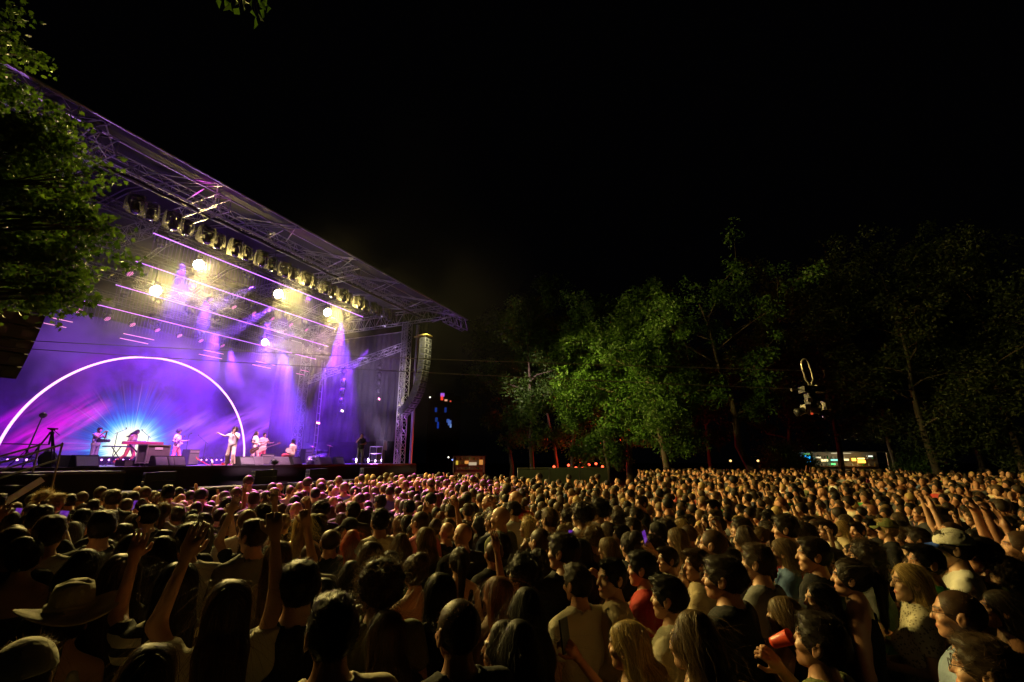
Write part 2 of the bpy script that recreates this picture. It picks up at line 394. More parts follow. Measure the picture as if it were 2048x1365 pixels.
# hair: a solid cap with strands laid over it
HC = np.array([0, -0.012, 1.655]); HR = np.array([0.082, 0.102, 0.098])
def hair_mesh(style, material, seed=0):
    r = np.random.default_rng(100 + seed)
    def cap(P, grow, line=0.0):
        d = ell(P, HC, HR + grow)
        face = ell(P, (0, 0.125, 1.590 + line), (0.080, 0.100, 0.128))
        d = np.maximum(d, -face)
        low = 1.60 + 0.25 * (P[:, 1] + 0.03)
        return d, low
    amp = {'short': 0.004, 'buzz': 0.0012, 'curly': 0.012}.get(style, 0.004)
    def f(P):
        q = P
        bumpy = amp * (np.sin(90 * q[:, 0] + seed) * np.sin(80 * q[:, 1] + 2) * np.sin(85 * q[:, 2]))
        if style == 'buzz':
            d, low = cap(P, -0.002, 0.02); return np.maximum(d, low - P[:, 2] - 0.02) + bumpy
        if style in ('short', 'quiff'):
            d, low = cap(P, 0.002, 0.018)
            d = smin(d, ell(P, (0, 0.028 if style == 'quiff' else 0.005, 1.727), (0.062, 0.078, 0.03)), 0.02)
            side = np.abs(P[:, 0]) > 0.06
            return np.maximum(d, low - P[:, 2] - 0.02 + 0.0 * side) + bumpy
        if style == 'curly':
            d = ell(P, (0, -0.03, 1.675), (0.112, 0.12, 0.115)); face = ell(P, (0, 0.13, 1.585), (0.084, 0.108, 0.125))
            return np.maximum(d, -face) + amp * (np.sin(60 * q[:, 0] + seed) * np.sin(55 * q[:, 1] + 2) * np.sin(58 * q[:, 2]))
        d, low = cap(P, 0.003, 0.008)
        if style in ('bun', 'pony'):
            d = np.maximum(d, low - P[:, 2] - 0.03)
            if style == 'bun': d = smin(d, ell(P, (0, -0.10, 1.735), (0.052, 0.05, 0.048)), 0.015)
            else:
                d = smin(d, rcone(P, (0, -0.10, 1.70), (0, -0.15, 1.62), 0.032, 0.036), 0.015); d = smin(d, rcone(P, (0, -0.15, 1.62), (0, -0.14, 1.40), 0.036, 0.018), 0.02)
            return d + bumpy
        # long hair falls over the back and shoulders
        zl = {'long': 1.30, 'wavy': 1.28, 'bob': 1.515}[style]
        fall = ell(P, (0, -0.05, 1.56), (0.090, 0.070, 0.15))
        fall = smin(fall, rcone(P, (-0.035, -0.105, 1.5), (-0.045, -0.125, zl), 0.062, 0.05), 0.04)
        fall = smin(fall, rcone(P, (0.035, -0.105, 1.5), (0.045, -0.125, zl), 0.062, 0.05), 0.04)
        fall = np.maximum(fall, zl - P[:, 2])
        fall = np.maximum(fall, P[:, 1] - 0.035 - 0.25 * (1.655 - P[:, 2]) * (np.abs(P[:, 0]) > 0.06))
        d = smin(d, fall, 0.03)
        face = ell(P, (0, 0.125, 1.585), (0.076, 0.104, 0.135)); d = np.maximum(d, -face)
        wave = 0.008 * np.sin(38 * P[:, 2] + 5 * P[:, 0]) if style == 'wavy' else 0.0025 * np.sin(70 * P[:, 0] + 4 * P[:, 2])
        return d + wave
    lo = {'long': 1.24, 'wavy': 1.22, 'bob': 1.47, 'pony': 1.34}.get(style, 1.5)
    V, Q = net(f, (-0.17, -0.22, lo), (0.17, 0.14, 1.82), 0.0085)
    # strands start on the cap's surface and run along it, hanging loose at the ends
    nS, seg, L, wdt = {'buzz': (500, 2, 0.012, 0.0022), 'short': (2200, 3, 0.032, 0.002), 'quiff': (2200, 3, 0.042, 0.002), 'curly': (1300, 5, 0.09, 0.0032),
                       'bun': (1200, 4, 0.08, 0.002), 'pony': (1500, 5, 0.13, 0.002), 'long': (2800, 7, 0.26, 0.0019), 'wavy': (2800, 7, 0.26, 0.0019), 'bob': (1800, 6, 0.15, 0.0019)}[style]
    i = r.integers(0, len(V), nS); p = V[i] + r.normal(0, 0.002, (nS, 3))
    e = 0.004
    def grad(p):
        g = np.stack([f((p + d).astype(np.float32)) - f((p - d).astype(np.float32)) for d in np.eye(3) * e], -1)
        return g / np.maximum(np.linalg.norm(g, axis=1, keepdims=True), 1e-6)
    nrm = grad(p)
    if style in ('short', 'quiff', 'buzz'):
        flow = np.tile(np.array([0.15, 0.8 if style == 'quiff' else 0.35, 0.1]), (nS, 1)) + r.normal(0, 0.22, (nS, 3)); lift = 0.05 if style != 'buzz' else 1.2
    elif style in ('bun', 'pony'):
        flow = np.array([0, -0.1, 1.72]) - p; flow /= np.linalg.norm(flow, axis=1, keepdims=True); flow += r.normal(0, 0.15, (nS, 3)); lift = 0.05
        below = p[:, 2] < 1.66; 
        if style == 'pony': flow[(p[:, 1] < -0.115)] = (0, -0.05, -1)
    else:
        flow = np.tile(np.array([0, -0.12, -1.0]), (nS, 1)) + r.normal(0, 0.12, (nS, 3)); lift = 0.02
        top = p[:, 2] > 1.70; flow[top] += np.stack([np.sign(p[top, 0]) * 1.2, -0.6 * np.ones(top.sum()), np.zeros(top.sum())], -1)
        if style == 'curly': flow = r.normal(0, 1, (nS, 3)); lift = 0.6
    steps = [p]; ln = L * r.uniform(0.5, 1.15, nS)[:, None] / seg
    cur = p.copy(); ph = r.uniform(0, 6.28, nS); fly = r.random(nS) < 0.16; rfly = r.normal(0, 1, (nS, 3))
    for k in range(seg):
        g = grad(cur); t = flow - g * (flow * g).sum(-1, keepdims=True) * (0.7 if style in ('buzz', 'curly') else 0.97) + g * lift
        t /= np.maximum(np.linalg.norm(t, axis=1, keepdims=True), 1e-6)
        if style in ('curly', 'wavy'):
            c = 0.9 if style == 'curly' else 0.28
            t = t + c * np.stack([np.cos(ph + k * 1.6), np.sin(ph + k * 1.6), 0.5 * np.sin(ph * 2 + k * 1.6)], -1); t /= np.linalg.norm(t, axis=1, keepdims=True)
        t[fly] += g[fly] * 0.35 + rfly[fly] * 0.35
        cur = cur + t * ln
        if style not in ('short', 'quiff', 'buzz', 'curly'):
            dd = f(cur.astype(np.float32)); cur = cur - g * (np.clip(dd - 0.003, -0.012, 0.004) * (~fly))[:, None]
        steps.append(cur.copy())
    PT = np.stack(steps, 1)                                   # nS, seg+1, 3
    tang = np.gradient(PT, axis=1); side = np.cross(tang, nrm[:, None, :]) + 1e-6; side /= np.linalg.norm(side, axis=2, keepdims=True)
    mixr = r.normal(0, 0.5, (nS, 1, 3)); side = side + mixr; side /= np.linalg.norm(side, axis=2, keepdims=True)
    wd = wdt * np.linspace(1, 0.25, seg + 1)[None, :, None] * r.uniform(0.6, 1.3, (nS, 1, 1)) * np.where(fly, 0.55, 1.0)[:, None, None]
    A, B = PT - side * wd * 0.5, PT + side * wd * 0.5
    sv = np.stack([A, B], 2).reshape(-1, 3)
    bi = np.arange(nS)[:, None] * (2 * (seg + 1)) + np.arange(seg)[None, :] * 2
    sq = np.stack([bi, bi + 1, bi + 3, bi + 2], -1).reshape(-1, 4) + len(V)
    tn = np.concatenate([np.full((len(V), 3), 0.75), np.repeat(r.uniform(0.5, 2.2, nS), 2 * (seg + 1))[:, None] * np.ones(3)])
    return np_mesh('hair', np.concatenate([V, sv]), np.concatenate([Q, sq]), [material], True, tint=tn)
# ------------------------------------------------------------------ people materials: colour comes from each object's own colour
def person_mat(name, rough, spec=0.4, tint=True, bump=None, transl=0.0, stripes=None, pattern=None, sub=0.0):
    m = bpy.data.materials.new(name); m.use_nodes = True; nt = m.node_tree; b = nt.nodes['Principled BSDF']; N = nt.nodes.new; Lk = nt.links.new
    b.inputs['Roughness'].default_value = rough; b.inputs['Specular IOR Level'].default_value = spec
    oi = N('ShaderNodeObjectInfo'); col = oi.outputs['Color']
    tc = N('ShaderNodeTexCoord')
    if tint:
        at = N('ShaderNodeAttribute'); at.attribute_name = 'tint'
        mx = N('ShaderNodeMix'); mx.data_type = 'RGBA'; mx.blend_type = 'MULTIPLY'; mx.inputs[0].default_value = 1
        Lk(col, mx.inputs[6]); Lk(at.outputs['Color'], mx.inputs[7]); col = mx.outputs[2]
    if stripes:
        wv = N('ShaderNodeTexWave'); wv.bands_direction = 'Z'; wv.inputs['Scale'].default_value = stripes; wv.inputs['Distortion'].default_value = 0.6
        wv.inputs['Detail Scale'].default_value = 0.6
        rp = N('ShaderNodeValToRGB'); rp.color_ramp.elements[0].position = 0.47; rp.color_ramp.elements[1].position = 0.53
        mp = N('ShaderNodeMapping'); Lk(tc.outputs['Object'], mp.inputs[0]); Lk(mp.outputs[0], wv.inputs['Vector'])
        Lk(wv.outputs['Color'], rp.inputs[0])
        mx = N('ShaderNodeMix'); mx.data_type = 'RGBA'; mx.inputs[6].default_value = (0.012, 0.012, 0.014, 1)
        Lk(rp.outputs[0], mx.inputs[0]); Lk(col, mx.inputs[7]); col = mx.outputs[2]
    if pattern:
        vo = N('ShaderNodeTexVoronoi'); vo.inputs['Scale'].default_value = pattern; Lk(tc.outputs['Object'], vo.inputs['Vector'])
        rp = N('ShaderNodeValToRGB'); rp.color_ramp.elements[0].position = 0.25; rp.color_ramp.elements[1].position = 0.4
        rp.color_ramp.elements[0].color = (0.35, 0.33, 0.3, 1); Lk(vo.outputs['Distance'], rp.inputs[0])
        mx = N('ShaderNodeMix'); mx.data_type = 'RGBA'; mx.blend_type = 'MULTIPLY'; mx.inputs[0].default_value = 1
        Lk(col, mx.inputs[6]); Lk(rp.outputs[0], mx.inputs[7]); col = mx.outputs[2]
    Lk(col, b.inputs['Base Color'])
    if bump:
        nz = N('ShaderNodeTexNoise'); nz.inputs['Scale'].default_value = bump[0]; nz.inputs['Detail'].default_value = 4
        Lk(tc.outputs['Object'], nz.inputs['Vector']); bp = N('ShaderNodeBump'); bp.inputs['Strength'].default_value = bump[1]; bp.inputs['Distance'].default_value = bump[2]
        Lk(nz.outputs['Fac'], bp.inputs['Height']); Lk(bp.outputs['Normal'], b.inputs['Normal'])
    if sub:
        b.inputs['Subsurface Weight'].default_value = sub; b.inputs['Subsurface Radius'].default_value = (0.02, 0.006, 0.003)
    if transl:
        tr = N('ShaderNodeBsdfTranslucent'); Lk(col, tr.inputs['Color']); ms = N('ShaderNodeMixShader'); ms.inputs[0].default_value = transl
        Lk(b.outputs[0], ms.inputs[1]); Lk(tr.outputs[0], ms.inputs[2]); Lk(ms.outputs[0], nt.nodes['Material Output'].inputs['Surface'])
    return m
SKIN = person_mat('skin', 0.5, 0.45, bump=(60, 0.25, 0.004))
HAIR = person_mat('hair', 0.5, 0.28, transl=0.3)
CLOTH = person_mat('cloth', 0.85, 0.25, tint=False, bump=(11, 0.6, 0.028))
CLOTH_STRIPED = person_mat('striped_cloth', 0.85, 0.25, tint=False, bump=(16, 0.5, 0.02), stripes=4.2)
CLOTH_PATTERN = person_mat('patterned_cloth', 0.85, 0.25, tint=False, bump=(16, 0.5, 0.02), pattern=55)
def mirror(p): return (-p[0], p[1], p[2])
SH = {0: (0.185, -0.015, 1.425), 1: (0.148, -0.015, 1.42)}
ARM = {'down': ((0.245, -0.03, 1.16), (0.265, 0.06, 0.92)), 'bent': ((0.24, -0.05, 1.18), (0.09, 0.2, 1.14)), 'up': ((0.30, 0.10, 1.60), (0.235, 0.14, 1.85)),
       'high': ((0.235, 0.05, 1.66), (0.20, 0.10, 1.92)), 'phone': ((0.21, 0.20, 1.30), (0.075, 0.33, 1.52)), 'cup': ((0.235, -0.04, 1.18), (0.13, 0.21, 1.30)),
       'drink': ((0.27, 0.12, 1.26), (0.09, 0.20, 1.47)), 'face': ((0.25, 0.16, 1.34), (0.10, 0.19, 1.55)), 'out': ((0.38, 0.08, 1.36), (0.60, 0.16, 1.46)),
       'mic': ((0.25, 0.10, 1.25), (0.06, 0.20, 1.47)), 'strum': ((0.27, -0.06, 1.18), (0.05, 0.17, 1.10)), 'neck': ((0.27, 0.06, 1.20), (0.36, 0.26, 1.22)),
       'keys': ((0.24, -0.06, 1.20), (0.20, 0.22, 1.10)), 'crowdup': ((0.27, 0.16, 1.52), (0.26, 0.24, 1.76))}
#            left arm, right arm, hands, yaw, tilt (head)
POSE = {'down': ('down', 'down', ('relax', 'relax'), 0.0, 0.0), 'bent': ('bent', 'bent', ('relax', 'relax'), 0.35, 0.0), 'oneup': ('down', 'up', ('relax', 'fist'), 0.0, 0.12),
        'bothup': ('up', 'high', ('open', 'fist'), 0.0, 0.1), 'phone': ('bent', 'phone', ('relax', 'grip'), 0.0, -0.05), 'cup': ('down', 'cup', ('relax', 'grip'), -0.3, 0.08),
        'drink': ('down', 'drink', ('relax', 'grip'), 0.0, 0.15),
        'wave': ('crowdup', 'bent', ('open', 'relax'), 0.2, 0.15)}
def pose_arms(fem, la, ra):
    s = SH[fem]; k = 0.84 if fem else 1.0
    def sc_(p): return (s[0] + (p[0] - 0.185) * 0.95, p[1], p[2])
    return [(mirror(s), mirror(sc_(ARM[la][0])), mirror(sc_(ARM[la][1]))), (s, sc_(ARM[ra][0]), sc_(ARM[ra][1]))]
BODY, TOP, HAIRM = {}, {}, {}
def get_body(fem, pose):
    k = (fem, pose)
    if k not in BODY:
        la, ra, hd, yaw, tilt = POSE[pose]; arms = pose_arms(fem, la, ra)
        BODY[k] = (person_mesh('person', fem, arms, hd, 'stand', yaw, tilt, material=SKIN), yaw, tilt, arms)
    return BODY[k]
def get_top(fem, pose, kind, matl):
    k = (fem, pose if kind not in ('tank', 'bandeau') else '-', kind, matl.name)
    if k not in TOP:
        TOP[k] = top_mesh('shirt', fem, get_body(fem, pose)[3], kind, matl, seed=len(TOP) * 1.3)
    return TOP[k]
def get_hair(style):
    if style not in HAIRM: HAIRM[style] = hair_mesh(style, HAIR, len(HAIRM))
    return HAIRM[style]
TROUSERS = None
def make_person(loc, yaw, scale, fem, pose, hair, hair_col, top, top_col, skin_col, trousers_col=(0.02, 0.02, 0.03), top_mat=None, lean=0.0, width=1.0):
    global TROUSERS
    me, hy, ht, arms = get_body(fem, pose)
    o = bpy.data.objects.new('person', me); COL.objects.link(o)
    o.location = loc; o.rotation_euler = (lean, 0, yaw); o.scale = (scale * width, scale * width, scale); o.color = (*skin_col, 1)
    M = Matrix.Translation(Vector(NECK)) @ Matrix.Rotation(hy, 4, 'Z') @ Matrix.Rotation(ht, 4, 'X') @ Matrix.Translation(-Vector(NECK) + Vector((0, 0, HEADUP)))
    if hair:
        h = bpy.data.objects.new('hair', get_hair(hair)); link(h, o); h.color = (*(hair_col if hair != 'buzz' else tuple(0.6 * a + 0.16 * b for a, b in zip(hair_col, skin_col))), 1); h.matrix_local = M
    if top:
        t = bpy.data.objects.new({'tee': 't_shirt', 'long': 'long_sleeved_top', 'tank': 'tank_top', 'bandeau': 'strapless_top'}[top], get_top(fem, pose, top, top_mat or CLOTH)); link(t, o); t.color = (*top_col, 1)
    if TROUSERS is None: TROUSERS = trousers_mesh('trousers', 'stand', CLOTH, 0.022)
    t = bpy.data.objects.new('trousers', TROUSERS); link(t, o); t.color = (*trousers_col, 1)
    return o, M
# ------------------------------------------------------------------ ground and stage
M_STEEL = mat('truss_aluminium', (0.42, 0.42, 0.44), 0.38, 0.75, noise=0.15, nscale=20)
M_DARKTRUSS = mat('dark_truss', (0.07, 0.07, 0.075), 0.45, 0.6)
M_BLACKM = mat('black_metal', (0.018, 0.018, 0.02), 0.45, 0.2)
M_BLACKB = mat('speaker_box', (0.014, 0.014, 0.015), 0.65, noise=0.3, nscale=30)
M_GRILLE = mat('speaker_grille', (0.17, 0.17, 0.165), 0.5, 0.5, bump=0.6, nscale=120)
M_GRILLE_SHADED = mat('shaded_speaker_grille', (0.014, 0.014, 0.014), 0.6, 0.2, bump=0.6, nscale=120)  # shaded copy of the grille: the near array's shade is in its colour
M_DRAPE = mat('black_drape', (0.014, 0.0135, 0.016), 0.9, noise=0.3, nscale=3)
M_DECK = mat('deck_boards', (0.045, 0.042, 0.045), 0.38, noise=0.4, nscale=2.5, bump=0.15)
M_CANVAS = mat('roof_canvas', (0.013, 0.0125, 0.014), 0.8, noise=0.25, nscale=1.2, bump=0.3)
M_LENS = mat('lamp_glass', (0.02, 0.02, 0.03), 0.08, spec=0.8)
M_GRASS = mat('trodden_grass', (0.035, 0.04, 0.018), 0.95, noise=0.5, nscale=1.5, bump=0.6)
M_RAIL = mat('worn_rail', (0.30, 0.28, 0.24), 0.35, 0.6, noise=0.3, nscale=15)
M_PLY = mat('platform_edge', (0.055, 0.052, 0.048), 0.6, noise=0.25, nscale=6)
M_WOOD = mat('varnished_wood', (0.30, 0.13, 0.05), 0.35, noise=0.3, nscale=12)
M_CASE = mat('flight_case', (0.20, 0.19, 0.2), 0.35, 0.2, noise=0.2, nscale=9)
M_RED = mat('red_plastic', (0.5, 0.035, 0.02), 0.4)
M_WHITE = mat('white_paint', (0.7, 0.7, 0.68), 0.5)
v = []; g = 60
def ground_h(x, y):
    r = math.hypot(x, y)                                      # the lawn dips where the crowd stands, more away from the stage
    q = (SP0[0] - x) * SN[0] + (SP0[1] - y) * SN[1]            # metres in front of the stage
    p = float(np.interp(r, [1.5, 4.5, 7, 11.5, 19, 26], [0, -0.12, -0.26, -0.38, -0.22, 0])); a = min(1, max(0, (x + 6.0) / 9.0)); b = min(1, max(0, (q - 4.0) / 4.0))
    if y < 0.3: return 0.0
    return p * (0.2 + 0.8 * a * a * (3 - 2 * a)) * b * b * (3 - 2 * b)
gm = MB(); xs = np.concatenate([np.linspace(-400, -42, 8), np.linspace(-40, 40, 81), np.linspace(42, 400, 8)]); n_ = len(xs)
for j in range(n_):
    for i in range(n_): gm.v.append((xs[i], xs[j], ground_h(xs[i], xs[j])))
for j in range(n_ - 1):
    for i in range(n_ - 1): gm.f.append((j * n_ + i, j * n_ + i + 1, (j + 1) * n_ + i + 1, (j + 1) * n_ + i))
tag(gm.build('ground', M_GRASS), kind='structure', label='trodden park lawn under the crowd')

def sthing(name, s, n, z, rz=0.0, label=None, cat=None, group=None):
    o = empty(name, S(s, n, z), STAGE_ANGLE + rz)
    return tag(o, label, cat, group)
def truss(a, b, w, h, bay, rc=0.025, rb=0.013, up=Vector((0, 0, 1))):
    """box truss from a to b: returns (chords, braces)"""
    a = Vector(a); b = Vector(b); d = (b - a); L = d.length; d = d / L
    x = d.cross(up); 
    if x.length < 0.1: x = d.cross(Vector((1, 0, 0)))
    x.normalize(); y = x.cross(d)
    cor = [x * (sx * w / 2) + y * (sy * h / 2) for sx, sy in ((-1, -1), (1, -1), (1, 1), (-1, 1))]
    ch, br = MB(), MB()
    for c in cor: ch.tube(a + c, b + c, rc, 6)
    n = max(2, int(round(L / bay)))
    for i in range(n):
        p, q = a + d * (L * i / n), a + d * (L * (i + 1) / n)
        for k in range(4):
            c0, c1 = cor[k], cor[(k + 1) % 4]
            if i % 2: c0, c1 = c1, c0
            br.tube(p + c0, q + c1, rb, 5, caps=False)
        if i % 2 == 0:
            for k in range(4): br.tube(p + cor[k], p + cor[(k + 1) % 4], rb, 5, caps=False)
    return ch, br
def truss_part(name, parent, *a, **k):
    m = k.pop('material', M_STEEL)
    ch, br = truss(*a, **k); o = ch.build(name, m, parent); br.build('lattice', m, o)
    return o

stage = sthing('stage', 0, 0, 0, label='wide black concert stage deck with draped skirt', cat='stage')
S0, S1, NB = -11.5, 13.8, 12.0
MB().box(((S0 + S1) / 2, NB / 2 + 0.03, DECK - 0.09), (S1 - S0, NB, 0.18)).build('deck', M_DECK, stage)
MB().box(((S0 + S1) / 2, 0.0, DECK - 0.05), (S1 - S0, 0.05, 0.11)).build('deck_edge', M_BLACKM, stage)
def curtain(p0, p1, z0, z1, amp, wl, nz=14, horiz=0.0, seed=0):
    r = np.random.default_rng(seed); p0 = np.array(p0, float); p1 = np.array(p1, float); L = np.linalg.norm(p1 - p0); d = (p1 - p0) / L; nn = np.array([-d[1], d[0]])
    nx = max(8, int(L / wl * 6)); t = np.linspace(0, L, nx); z = np.linspace(z0, z1, nz)
    ph = np.cumsum(r.normal(1, 0.35, nx)) * (L / nx) * 2 * math.pi / wl
    V = np.zeros((nx, nz, 3))
    for j, zz in enumerate(z):
        k = 1 - 0.6 * j / (nz - 1)
        off = amp * k * np.sin(ph + 0.6 * math.sin(j * 0.5)) + horiz * np.sin(zz * 9 + 1.2 * np.sin(t * 0.45) + seed) * math.sin(math.pi * (j + .5) / nz)
        V[:, j, :2] = p0 + np.outer(t, d) + np.outer(off, nn); V[:, j, 2] = zz + 0.01 * np.sin(ph)
    i, j = np.meshgrid(np.arange(nx - 1), np.arange(nz - 1), indexing='ij'); a = i * nz + j
    Q = np.stack([a, a + nz, a + nz + 1, a + 1], -1).reshape(-1, 4)
    V = V.reshape(-1, 3); n0 = len(V); back = V.copy(); back[:, :2] += nn * 0.012      # cloth thickness
    return np.concatenate([V, back]), np.concatenate([Q, Q[:, ::-1] + n0])
def cloth_obj(name, data, m, parent):
    o = bpy.data.objects.new(name, np_mesh(name, data[0], data[1], [m], True)); link(o, parent); return o
for k, (a, b) in enumerate(((S0, -5.2), (-5.2, 0.8), (0.8, 7.2), (7.2, S1))):
    cloth_obj('skirt', curtain((a + 0.01, -0.06), (b - 0.01, -0.06), 0.02, DECK - 0.11, 0.02, 1.6, 16, 0.035, k), M_DRAPE, stage)
cloth_obj('skirt', curtain((S1 + 0.05, 0), (S1 + 0.05, NB), 0.02, DECK - 0.11, 0.03, 0.8, 8, 0, 9), M_DRAPE, stage)

roof = sthing('stage_roof', 1.4, 4, 0, label='tall truss and canvas roof arching over the stage', cat='stage roof')
def rp(s, n, z): return (s - 1.4, n - 4, z)
R0, R1 = -13.0, 15.7
prof = [(-3.0, 13.38), (-1.6, 13.75), (0.5, 14.35), (4.0, 14.95), (8.0, 14.6), (11.5, 13.4)]
cm = MB(); NS = 44
for i in range(NS + 1):
    s = R0 + (R1 - R0) * i / NS
    sag = 0.05 * math.sin(math.pi * ((s + 12.8) / 3.9 % 1.0))
    for q, (n, z) in enumerate(prof): cm.v.append(rp(s, n, z - sag * (0.25 if q in (0, 5) else 1)))
P_ = len(prof)
for i in range(NS):
    for q in range(P_ - 1): cm.f.append((i * P_ + q, (i + 1) * P_ + q, (i + 1) * P_ + q + 1, i * P_ + q + 1))
nv = len(cm.v); cm.v += [(x, y, z + 0.02) for x, y, z in cm.v]; cm.f += [tuple(i + nv for i in q[::-1]) for q in cm.f]
cm.build('canopy', M_CANVAS, roof, True)
MB().tube(rp(R0, -3.02, 13.33), rp(R1, -3.02, 13.33), 0.05, 8).build('edge_pipe', M_STEEL, roof)
MB().tube(rp(R0 + .6, -2.0, 13.42), rp(13.4, -2.0, 13.42), 0.04, 8).build('purlin', M_STEEL, roof)
MB().tube(rp(R0 + .6, 1.6, 14.45), rp(13.4, 1.6, 14.45), 0.04, 8).build('purlin', M_STEEL, roof)
for s in (-12.8, -8.9, -5.0, -1.1, 2.8, 6.7, 10.5, 14.2):
    m = MB()
    for ds in (-0.12, 0.12):
        for (a, b) in zip(prof[:-1], prof[1:]): m.tube(rp(s + ds, a[0], a[1] - 0.14), rp(s + ds, b[0], b[1] - 0.14), 0.03, 6)
    m.tube(rp(s, -2.0, 13.3), rp(s, -0.6, 13.0), 0.028, 6).tube(rp(s, -2.9, 13.3), rp(s + 1.4, -0.5, 13.65), 0.024, 6).tube(rp(s, -2.9, 13.3), rp(s - 1.4, -0.5, 13.65), 0.024, 6)
    m.build('rafter', M_STEEL, roof)
truss_part('front_truss', roof, rp(R0, -0.6, 13.32), rp(12.9, -0.6, 13.32), 0.5, 0.6, 0.62)
truss_part('rear_truss', roof, rp(R0, 10.6, 12.7), rp(12.9, 10.6, 12.7), 0.5, 0.6, 0.62)
for s in (-8.4, -4.2, 3.9, 12.45): truss_part('cross_truss', roof, rp(s, -2.7 if s > 12 else -2.2, 13.05), rp(s, 11.2, 13.0), 0.52, 0.9 if s > 12 else 0.6, 0.55)
truss_part('wing_truss', roof, rp(12.8, -2.75, 12.85), rp(R1, -2.75, 12.85), 0.5, 0.85, 0.5)
truss_part('wing_truss', roof, rp(-9.6, -2.75, 12.85), rp(-12.9, -2.75, 12.85), 0.5, 0.85, 0.5)
for s, n in ((12.25, 0.32), (-9.35, 0.32), (12.25, 10.6), (-9.35, 10.6)):
    t = truss_part('tower', roof, rp(s, n, DECK + 0.004), rp(s, n, 12.58), 0.52, 0.52, 0.5, rc=0.03, rb=0.015)
    if n < 1:
        truss_part('tower', roof, rp(s + (0.36 if s > 0 else -0.36), n + .5, DECK + 0.004), rp(s + (0.36 if s > 0 else -0.36), n + .5, 12.58), 0.3, 0.3, 0.4, rc=0.022, rb=0.012)
        MB().box(rp(s + (0.85 if s > 0 else -0.85), n - 0.35, (DECK + 12.55) / 2), (0.17, 0.17, 12.55 - DECK - 0.01)).build('mast', M_STEEL, roof)
truss_part('side_truss', roof, rp(12.15, 0.1, 10.75), rp(12.2, 10.6, 8.6), 0.42, 0.42, 0.5, rc=0.024)
cm = MB().path([rp(R0 + 1 + 0.5 * i, -0.95 + 0.03 * math.sin(i * 1.7), 12.82 - 0.06 * abs(math.sin(i * 0.9))) for i in range(51)], 0.07, 6)
cm.build('cable_loom', M_BLACKM, roof, True)

# side and back drapes
d = sthing('side_drape', 13.35, 1.2, 0, label='tall dark drape hanging along the side of the stage near the speaker tower', cat='drape')
cloth_obj('cloth', curtain((0, 0), (0, 9.6), 3.7, 12.2, 0.09, 0.55, 10, 0, 3), M_DRAPE, d)
MB().tube((0, -0.1, 12.25), (0, 9.8, 12.25), 0.03).build('drape_rail', M_STEEL, d)
d = sthing('back_drape', 8.7, 11.3, 0, label='dark drape closing the rear of the stage beside the screen', cat='drape')
cloth_obj('cloth', curtain((0, 0), (4.6, 0), 2.1, 12.0, 0.09, 0.6, 8, 0, 4), M_DRAPE, d)
MB().tube((-0.1, 0, 12.05), (4.7, 0, 12.05), 0.03).build('drape_rail', M_STEEL, d)

